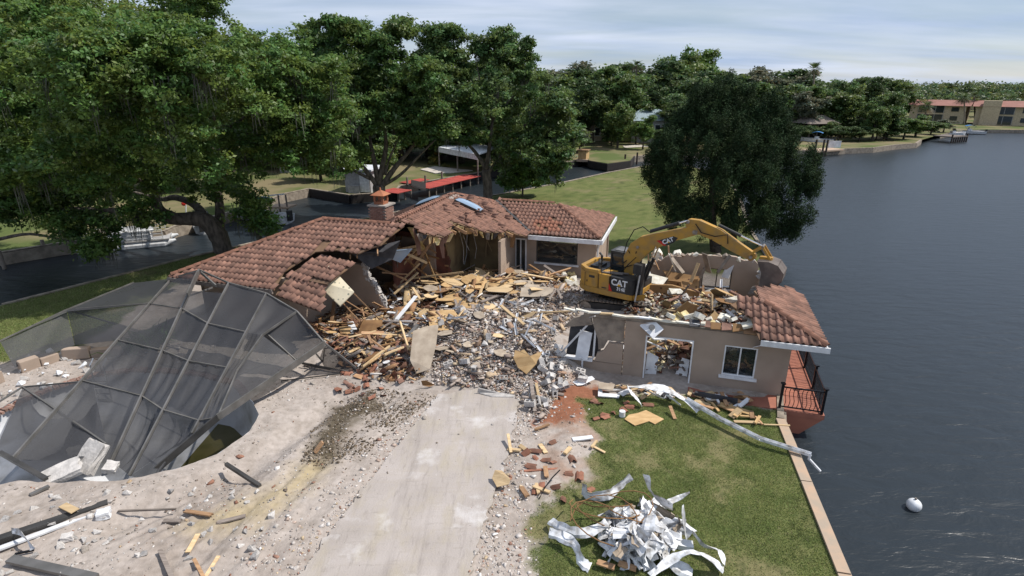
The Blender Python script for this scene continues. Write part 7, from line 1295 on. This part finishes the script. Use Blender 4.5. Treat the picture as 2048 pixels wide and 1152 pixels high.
for i, (x, y) in enumerate(((1258, 1143), (1215, 1140), (1190, 1000))): throw('board', ['wood'], [(x - 12, y - 8), (x + 12, y - 8), (x + 12, y + 8), (x - 12, y + 8)], 1, (.4, .6), 'short brown board caught in the white scrap pile', 'boards in the scrap pile', (.1, .3), .2, sc=lb)
# buoy
b_ = thing('mooring_buoy', 'white round mooring buoy floating on the lake', 'buoy', tuple(at(1828, 1012, WZ))); p = at(1828, 1010, WZ + .12); V = []; F_ = []; n = 16
for i in range(n + 1):
    for j in range(2 * n): t = math.pi * i / n; s = math.pi * j / n; V.append(p + Vector((math.sin(t) * math.cos(s), math.sin(t) * math.sin(s), math.cos(t))) * .20)
for i in range(n):
    for j in range(2 * n): F_.append((i * 2 * n + j, (i + 1) * 2 * n + j, (i + 1) * 2 * n + (j + 1) % (2 * n), i * 2 * n + (j + 1) % (2 * n)))
m = MB(); m.add(V, F_); m.build('float', M['boatwhite'], b_, smooth=True); m = MB(); m.tube([p + Vector((0, 0, .19)), p + Vector((0, 0, .25))], .03, 8); m.build('eye', M['steel'], b_)
# ------------------------------------------------------------------ across the canal and far shore
def bx(name, mt, par, p, q, w_, z0, z1, bev=0):
    """wall-like box from ground point p to q, width w_ to the far side"""
    d = (q - p).normalized(); n = Vector((-d.y, d.x, 0)); m = MB(); m.prism([Vector((v.x, v.y, z0)) for v in (p, q, q + n * w_, p + n * w_)], (0, 0, z1 - z0)); return m.build(name, M[mt], par)
# red dock
rd = thing('dock', 'long red-painted dock on pilings along the canal behind the house', 'dock', tuple(at(870, 368, 0)))
A, B_ = at(792, 386, .1), at(862, 373, .1); bd = (B_ - A).normalized(); bn = Vector((-bd.y, bd.x, 0))
def dock_run(a, b, wid, n, z_=.12):
    d = (b - a) / n; nn = Vector((-d.y, d.x, 0)).normalized()
    for k in range(n): m = MB(); p = a + d * (k + .03); q = a + d * (k + .97); m.prism([Vector((v.x, v.y, z_)) for v in (p, q, q + nn * wid, p + nn * wid)], (0, 0, .05)); m.build('deck_board', M['redwood'], rd)
dock_run(at(795, 388, .1), at(824, 381, .1), 2.6, 9); dock_run(at(858, 378, .1), at(962, 353, .1), 2.6, 42); dock_run(at(818, 368, .1), at(860, 360, .1), 1.6, 12)
for (x, y, h_) in ((797, 392, .1), (810, 389, .1), (822, 386, .1), (858, 384, .1), (872, 380, .1), (888, 376, .1), (905, 372, .1), (922, 368, .1), (940, 364, .1), (955, 360, .1)):
    p = at(x, y - 6, 0) + Vector((0, -.2, 0)); m = MB(); m.tube([p + Vector((0, 0, WZ - .5)), p + Vector((0, 0, h_))], .10, 8); m.build('piling', M['palmbark'], rd)
for (x, y) in ((815, 370), (851, 366), (884, 358), (980, 318)):
    p = at(x, y, 0); m = MB(); m.tube([p, p + Vector((0, 0, .9))], .12, 8); tag(m.build('dock_post', M['greywood']), 'dark wooden post rising from the red dock', 'post', 'posts of the red dock')
m = MB(); m.prism([at(822, 362, .5), at(851, 368, .5), at(851, 382, .3), at(822, 372, .3)], (0, .3, .1)); tag(m.build('dock_gap_panel', M['darkbulk']), 'dark panel across the opening between the two red dock sections', 'ramp')  # dark panel filling the opening between the dock sections
# planting bed
bd_ = thing('flower_bed', 'white stone planting bed with yellow-green plants by the red dock', 'flower bed', tuple(at(880, 338, 0))); m = MB(); m.prism([v + Vector((0, 0, .02)) for v in (at(840, 340, 0), at(870, 348, 0), at(905, 347, 0), at(945, 342, 0), at(905, 338, 0), at(870, 334, 0))], (0, 0, .1)); m.build('white_gravel', M['sand'], bd_)
put('plants', crown('plants', [WB(868, 326, 84, .9, .8, 1.2), WB(892, 338, 82, .5, .5, .5)], 60, 40, .2, (.19, .17, .04), 5, rc=(.2, .45), shell=(.2, 1)), bd_)
# white-grey shed at the canal corner
sh = thing('shed', 'white-grey shed behind the tree trunks at the canal corner', 'shed', tuple(at(725, 384, 0))); p, q = at(692, 384, 0), at(742, 386, 0); bx('wall', 'greywall', sh, p, q, 3.2, 0, 2.3); bx('roof', 'roofwhite', sh, p + Vector((-.3, -.3, 0)), q + Vector((.3, -.3, 0)), 3.8, 2.32, 2.5); bx('panel', 'boatwhite', sh, q + Vector((-1.1, -.06, 0)), q + Vector((-.1, -.06, 0)), .04, .1, 2.1); bx('crate', 'greywall', sh, p + Vector((.5, -.8, 0)), p + Vector((1.7, -.85, 0)), .6, 0, .8)
# long grey building behind the oaks on the left
gb = thing('house', 'low grey house seen under the oaks across the left canal', 'house', tuple(at(620, 345, 0))); p, q = at(560, 346, 0), at(720, 338, 0); bx('wall', 'greywall', gb, p, q, 7, 0, 2.6); bx('roof', 'roofwhite', gb, p + Vector((-.6, -.7, 0)), q + Vector((.6, -.7, 0)), 8.4, 2.62, 2.8)
for k in range(4): a = p.lerp(q, .12 + .22 * k); b = p.lerp(q, .20 + .22 * k); bx('window', 'glassdark', gb, a + Vector((0, -.05, 0)), b + Vector((0, -.05, 0)), .04, 1.0, 2.0)
# boathouse
bh = thing('boathouse', 'open boathouse with flat white roof beyond the red dock', 'boathouse', tuple(at(930, 325, 0)))
C4 = [at(877, 296, 2.7), at(955, 311, 2.7), at(1000, 296, 2.7), at(915, 286, 2.7)]; m = MB(); m.prism(C4, (0, 0, .14)); m.build('roof', M['roofwhite'], bh); m = MB(); m.prism([C4[0] + Vector((0, 0, -.55)), C4[1] + Vector((0, 0, -.55)), C4[1] + Vector((0, 0, -.01)), C4[0] + Vector((0, 0, -.01))], (0, .12, 0)); m.build('fascia', M['roofwhite'], bh)
for c_ in C4 + [C4[0].lerp(C4[1], .5)]: m = MB(); m.tube([Vector((c_.x, c_.y + .2, WZ - .2)), Vector((c_.x, c_.y + .2, 2.6))], .10, 6); m.build('post', M['greywood'], bh)
hd = thing('house', 'dark-roofed house hidden under the oaks behind the boathouse', 'house', tuple(at(960, 285, 0))); p, q = at(905, 288, 0), at(1060, 283, 0); bx('wall', 'stucco', hd, p, q, 8, 0, 3); bx('roof', 'greywood', hd, p + Vector((-.8, -.8, 0)), q + Vector((.8, -.8, 0)), 9.6, 3.02, 3.5)
# island by the canal bend with black bulkhead, hut, posts
isl = thing('island', 'small grassy point with black bulkhead where the canal bends', 'island', tuple(at(1210, 320, 0))); P = [at(x, y, .25) for x, y in ((1163, 311), (1178, 322), (1215, 328), (1262, 322), (1270, 312), (1215, 304))]; m = MB(); m.prism([v + Vector((0, 0, -.75 - .25)) for v in P], (0, 0, 1.0)); m.build('bulkhead', M['darkbulk'], isl); m = MB(); m.prism([v.lerp(P[0].lerp(P[3], .5), .04) + Vector((0, 0, .004)) for v in P], (0, 0, .06)); m.build('turf', M['lawn'], isl)
for x, y in ((1250, 322), (1274, 318)): p = at(x, y, 0); m = MB(); m.tube([p + Vector((0, 0, -1)), p + Vector((0, 0, 1.0))], .14, 8); tag(m.build('mooring_post', M['barkdark']), 'dark mooring post beside the black bulkhead at the canal bend', 'post', 'posts at the canal bend')
hut = thing('pump_hut', 'small orange-brown dock box on a platform at the canal bend', 'hut', tuple(at(1163, 316, .3))); p, q = at(1156, 319, .2), at(1172, 320, .2); bx('box', 'ply', hut, p, q, 1.3, .3, 1.5); bx('lid', 'wood', hut, p + Vector((-.2, -.2, 0)), q + Vector((.2, -.2, 0)), 1.7, 1.52, 1.65); bx('platform', 'cap', hut, p + Vector((-.3, -.5, 0)), q + Vector((.3, -.5, 0)), 2.2, -.05, .28)
# white and blue roofed houses in the wood
for (x0, x1, yb, Yr, lab, rm, wl_, hh) in ((1180, 1262, 282, 7, 'house with bright green-white roof among trees at the canal bend', 'roofgreen', 'condowall', 3.4), (1262, 1345, 285, 8, 'house with blue-grey metal roof behind the cedar', 'roofblue', 'greywall', 4.2)):
    h_ = thing('house', lab, 'house', tuple(at(x0, yb, 0))); p, q = at(x0, yb, 0), at(x1, yb, 0); bx('wall', wl_, h_, p, q, Yr, 0, hh); d = (q - p).normalized(); n = Vector((-d.y, d.x, 0)); m = MB(); e = .8; a, b, c_, e_ = p - d * e - n * e, q + d * e - n * e, q + d * e + n * (Yr + e), p - d * e + n * (Yr + e); r0, r1 = (a + e_) / 2 + d * 3, (b + c_) / 2 - d * 3
    V = [v + Vector((0, 0, hh + .01)) for v in (a, b, c_, e_)] + [r0 + Vector((0, 0, hh + 2)), r1 + Vector((0, 0, hh + 2))]; m.add(V, [(0, 1, 5, 4), (1, 2, 5), (2, 3, 4, 5), (3, 0, 4), (3, 2, 1, 0)]); m.build('roof', M.setdefault(rm, mat(rm, (.55, .68, .60), .6)), h_)
    for k in range(4): u, w_ = p.lerp(q, .1 + .22 * k), p.lerp(q, .24 + .22 * k); f = bx('window', 'boatwhite', h_, u + Vector((0, -.08, 0)), w_ + Vector((0, -.08, 0)), .06, 1.0, hh - .7); bx('pane', 'glassdark', f, u.lerp(w_, .08) + Vector((0, -.12, 0)), u.lerp(w_, .92) + Vector((0, -.12, 0)), .03, 1.1, hh - .8)
m = MB(); m.prism([at(x, y, .03) for x, y in ((1245, 292), (1280, 290), (1300, 293), (1250, 296))], (0, 0, .05)); tag(m.build('path', M['sand']), kind='structure'); 
# grey boathouse on the far shore, its deck, fence, boat
gh = thing('boathouse', 'grey gabled boathouse on the far shore right of the cedar', 'boathouse', tuple(at(1640, 275, 0))); p, q = at(1616, 279, 0), at(1662, 278, 0); d = (q - p).normalized()
for k in range(4): c_ = p.lerp(q, k / 3); bx('post', 'greywood', gh, c_, c_ + d * .25, .25, 0, 3.2)
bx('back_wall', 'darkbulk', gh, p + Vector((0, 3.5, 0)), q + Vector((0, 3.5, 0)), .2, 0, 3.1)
n = Vector((-d.y, d.x, 0)); a, b, c_, e_ = p - d - n, q + d - n, q + d + n * 5, p - d + n * 5; V = [v + Vector((0, 0, 3.2)) for v in (a, b, c_, e_)] + [(a + e_) / 2 + d * 2.2 + Vector((0, 0, 4.8)), (b + c_) / 2 - d * 2.2 + Vector((0, 0, 4.8))]; m = MB(); m.add(V, [(0, 1, 5, 4), (1, 2, 5), (2, 3, 4, 5), (3, 0, 4), (3, 2, 1, 0)]); m.build('roof', M['greywood'], gh)
wd = thing('dock', 'white-fenced dock at the foot of the grey boathouse', 'dock', tuple(at(1660, 297, 0))); p, q = at(1626, 302, 0), at(1680, 298, 0); bx('platform', 'cap', wd, p + Vector((0, -1.5, 0)), q + Vector((0, -1.5, 0)), 3, -.1, .15); p2, q2 = at(1653, 296, .1), at(1681, 296, .1)
for k in range(20): c_ = p2.lerp(q2, k / 20); bx('picket', 'white', wd, c_, c_.lerp(q2, .02) + Vector((.1, 0, 0)), .05, .15, 1.35)
bx('fence_rail', 'white', wd, p2 + Vector((0, .06, 0)), q2 + Vector((0, .06, 0)), .05, 1.1, 1.2)
for x in (1630, 1645, 1652): p = at(x, 303, 0); m = MB(); m.tube([p + Vector((0, 0, -1)), p + Vector((0, 0, 2.0))], .16, 6); m.build('piling', M['barkdark'], wd)
def boat(name, label, c, L_, Wd, rz, hull='boatwhite', top=None, kind='v', group=None):
    t = thing(name, label, 'boat', tuple(c)); F = Fr((c.x, c.y), math.degrees(rz)); z_ = c.z; m = MB(); sec = []
    if kind == 'v':
        for k in range(9):
            u = k / 8; w_ = Wd / 2 * (1 - max(0, (u - .55) / .45) ** 2.2); sec.append([F(-L_ / 2 + L_ * u, s * w_ * f, z_ + zz + .25 * u ** 2) for s, f, zz in ((-1, 1, .75), (-1, .8, .1), (0, .0, -.1), (1, .8, .1), (1, 1, .75))])
        V = [p for s in sec for p in s]; F_ = [(i * 5 + j, i * 5 + j + 1, i * 5 + j + 6, i * 5 + j + 5) for i in range(8) for j in range(4)] + [(4, 3, 2, 1, 0)]; m.add(V, F_); m.build('hull', M[hull], t, smooth=False); m = MB(); m.prism([s[0].lerp(s[4], .04) + Vector((0, 0, -.12)) for s in sec] + [s[0].lerp(s[4], .96) + Vector((0, 0, -.12)) for s in reversed(sec)], (0, 0, .04)); m.build('deck', M['greywall'], t); m = MB(); m.fbox(F, -.3, .5, -.45, .45, z_ + .68, z_ + 1.25); m.build('console', M['boatwhite'], t); m = MB(); m.fbox(F, -L_ / 2 - .35, -L_ / 2, -.2, .2, z_ + .3, z_ + 1.2); m.build('outboard_motor', M['catdark'], t); m = MB(); m.prism([F(.5, -.6, z_ + 1.25), F(.5, .6, z_ + 1.25), F(.2, .5, z_ + 1.65), F(.2, -.5, z_ + 1.65)], (0, 0, .03)); m.build('windscreen', M['glassdark'], t)
    else:
        for s in (-1, 1): m = MB(); m.tube([F(-L_ / 2, s * Wd * .38, z_ + .2), F(L_ * .38, s * Wd * .38, z_ + .2), F(L_ / 2, s * Wd * .38, z_ + .4)], [.32, .32, .08], 10); m.build('pontoon', M['boatwhite'], t)
        m = MB(); m.fbox(F, -L_ / 2 + .1, L_ / 2 - .4, -Wd / 2, Wd / 2, z_ + .5, z_ + .6); m.build('deck', M['greywall'], t)
        for s in (-1, 1):
            for zz in (.72, 1.0, 1.28): m = MB(); m.fbox(F, -L_ / 2 + .3, L_ / 2 - .8, s * Wd * .46 - .02, s * Wd * .46 + .02, z_ + zz, z_ + zz + .05); m.build('rail', M['boatwhite'], t)
            for k in range(9): u = -L_ / 2 + .3 + (L_ - 1.1) * k / 8; m = MB(); m.fbox(F, u - .02, u + .02, s * Wd * .46 - .025, s * Wd * .46 + .025, z_ + .6, z_ + 1.33); m.build('stanchion', M['boatwhite'], t)
            m = MB(); m.fbox(F, -L_ * .2, L_ * .25, s * Wd * .33 - .22, s * Wd * .33 + .22, z_ + .6, z_ + 1.0); m.fbox(F, -L_ * .2, L_ * .25, s * Wd * .42 - .06, s * Wd * .42 + .06, z_ + 1.0, z_ + 1.3); m.build('seat', M['boatwhite'], t)
        m = MB(); m.fbox(F, -.3, .1, -.2, .2, z_ + .6, z_ + 1.15); m.build('console', M['greywall'], t)
    if top:
        m = MB(); n = 6; V = [F(-.9 + 2.0 * i / n, s, z_ + 2.15 - .25 * (2 * i / n - 1) ** 2) for i in range(n + 1) for s in (-Wd * .4, Wd * .4)]; m.add(V + [v + Vector((0, 0, .04)) for v in V], [(2 * i, 2 * i + 2, 2 * i + 3, 2 * i + 1) for i in range(n)] + [(2 * n + 2 + 2 * i, 2 * n + 3 + 2 * i, 2 * n + 5 + 2 * i, 2 * n + 4 + 2 * i) for i in range(n)]); m.build('canopy', M[top], t)
        for a in (-.85, 1.05):
            for s in (-Wd * .39, Wd * .39): m = MB(); m.bar(F(a, s, z_ + 1.9), F(0, s, z_ + .7), .04, .04); m.build('canopy_pole', M['alu'], t)
    return t
p = at(262, 492, WZ); boat('pontoon_boat', 'white pontoon boat moored along the left canal under the oak', p, 6.4, 2.4, .42, kind='p')
p = at(525, 444, WZ); boat('boat', 'blue and white boat moored behind the foliage near the left roof', p, 5.5, 2.1, 2.9, 'boatwhite', 'boatblue'); p = at(408, 462, WZ); boat('dinghy', 'small pale dinghy beyond the leaning oak trunk', p, 2.6, 1.3, 2.0)
p = at(1632, 292, WZ); p.z = -.2; boat('boat', 'white boat with blue canopy on the lift by the white-fenced dock', p, 6, 2.3, 2.6, 'boatwhite', 'boatblue')
p = at(1903, 272, WZ); boat('boat', 'low white boat at the left of the far timber dock', p, 7, 2.4, .1); p = at(1938, 268, WZ); boat('boat', 'white boat with blue top beyond the far timber dock', p, 6.5, 2.4, 2.8, 'boatwhite', 'boatblue')
p = at(558, 412, .1); pb = thing('dock', 'little dock with a white lift beside the blue boat', 'dock', tuple(p)); bx('platform', 'cap', pb, p + Vector((-.8, -.6, 0)), p + Vector((1.2, -.9, 0)), 1.6, .0, .15)
for dx_ in (-.6, .3, 1.0): m = MB(); m.tube([p + Vector((dx_, -.6, -1.4)), p + Vector((dx_, -.6, 1.2))], .08, 6); m.build('piling', M['greywood'], pb)
m = MB(); m.bar(p + Vector((-.6, -.6, 1.1)), p + Vector((.9, -.6, 1.25)), .08, .12); m.build('lift_arm', M['boatwhite'], pb)
fd = thing('dock', 'dark timber dock standing on pilings before the red-roofed building', 'dock', tuple(at(1918, 276, 0))); p, q = at(1906, 275, .3), at(1936, 273, .3); bx('platform', 'greywood', fd, p, q, 4, .25, .45)
for k in range(8): c_ = p.lerp(q, k / 7); m = MB(); m.tube([Vector((c_.x, c_.y + .2, -1.5)), Vector((c_.x, c_.y + .2, .9 if k in (0, 7) else .25))], .16, 6); m.build('piling', M['barkdark'], fd)
p = at(372, 430, .2); m = MB()
for i in range(9):
    for j in range(12): pass
V = []; F_ = []; n = 8
for i in range(n + 1):
    for j in range(2 * n): t = math.pi * i / n; s = math.pi * j / n; V.append(p + Vector((math.sin(t) * math.cos(s), math.sin(t) * math.sin(s), math.cos(t))) * .20 + Vector((0, 0, 1.0)))
for i in range(n):
    for j in range(2 * n): F_.append((i * 2 * n + j, (i + 1) * 2 * n + j, (i + 1) * 2 * n + (j + 1) % (2 * n), i * 2 * n + (j + 1) % (2 * n)))
m.add(V, F_); rbq = thing('marker_float', 'bright orange-red float on a white post across the left canal', 'float', tuple(p)); m.build('ball', M['red'], rbq, smooth=True); m = MB(); m.tube([p, p + Vector((.15, 0, .9))], .06, 6); m.build('post', M['white'], rbq)
# red-roofed two-storey building at the far right
def condo(p, q, dep, label, hw=5.0, rh=1.5):
    t = thing('apartment_building', label, 'apartments', tuple(p)); d = (q - p).normalized(); n = Vector((-d.y, d.x, 0)); L_ = (q - p).length; bx('wall', 'condowall', t, p, q, dep, 0, hw)
    a, b, c_, e_ = p - d - n, q + d - n, q + d + n * (dep + 1), p - d + n * (dep + 1); V = [v + Vector((0, 0, hw + .01)) for v in (a, b, c_, e_)] + [(a + e_) / 2 + Vector((0, 0, hw + rh)), (b + c_) / 2 + Vector((0, 0, hw + rh))]; m = MB(); m.add(V, [(0, 1, 5, 4), (1, 2, 5), (2, 3, 4, 5), (3, 0, 4), (3, 2, 1, 0)]); m.build('roof', M['roofred'], t)
    u = 2.; k = 0
    while u < L_ - 8:
        for z0, z1 in ((.2, 2.5), (2.95, 5.1)):
            w_ = 6.4; f = bx('balcony_shade_panel', 'glassdark', t, p + d * u - n * .08, p + d * (u + w_) - n * .08, .06, z0, z1)  # flat dark panel on the wall paints in the shaded balcony recess
            for j in range(4): bx('screen_post', 'greywall', f, p + d * (u + w_ * j / 3) - n * .16, p + d * (u + w_ * j / 3 + .12) - n * .16, .06, z0, z1)
        bx('window', 'glassdark', t, p + d * (u + 8.2) - n * .08, p + d * (u + 10) - n * .08, .06, 3.4, 4.6); bx('window', 'boatblue' if k % 2 else 'glassdark', t, p + d * (u + 8.2) - n * .08, p + d * (u + 10) - n * .08, .06, .9, 2.1); u += 12; k += 1
    return t
c0, c1 = at(1945, 249, 0), at(2330, 262, 0); cd = condo(c0, c1, 11, 'long cream two-storey building with red roof on the far shore at the right edge'); d = (c1 - c0).normalized(); bx('stair_tower', 'condowall', cd, c0 + d * .5 + Vector((0, -1.2, 0)), c0 + d * 4.6 + Vector((0, -1.2, 0)), 3, 0, 6.6)
condo(at(1815, 244, 0), at(1925, 248, 0) , 10, 'cream red-roofed building partly behind palms left of the long one')
for (x0, x1, y, Y, lab) in ((1905, 1965, 205, 265, 'white roofed house rising behind the red roofs'), (1870, 1895, 203, 270, 'small grey roofed house in the trees behind the red roofs')):
    p = atY(x0, y, Y); q = atY(x1, y, Y); zt_ = p.z; h_ = thing('house', lab, 'house', (p.x, p.y, 0)); p.z = q.z = 0; bx('wall', 'condowall', h_, p, q, 8, 0, zt_ - .02); d = (q - p).normalized(); n = Vector((0, 1, 0)); a, b, c_, e_ = p - n - d, q - n + d, q + n * 9 + d, p + n * 9 - d; V = [Vector((v.x, v.y, zt_)) for v in (a, b, c_, e_)] + [Vector((((a + e_) / 2 + d * 4).x, p.y + 4, zt_ + 2.6)), Vector((((b + c_) / 2 - d * 4).x, p.y + 4, zt_ + 2.6))]; m = MB(); m.add(V, [(0, 1, 5, 4), (1, 2, 5), (2, 3, 4, 5), (3, 0, 4), (3, 2, 1, 0)]); m.build('roof', M['roofwhite'], h_)
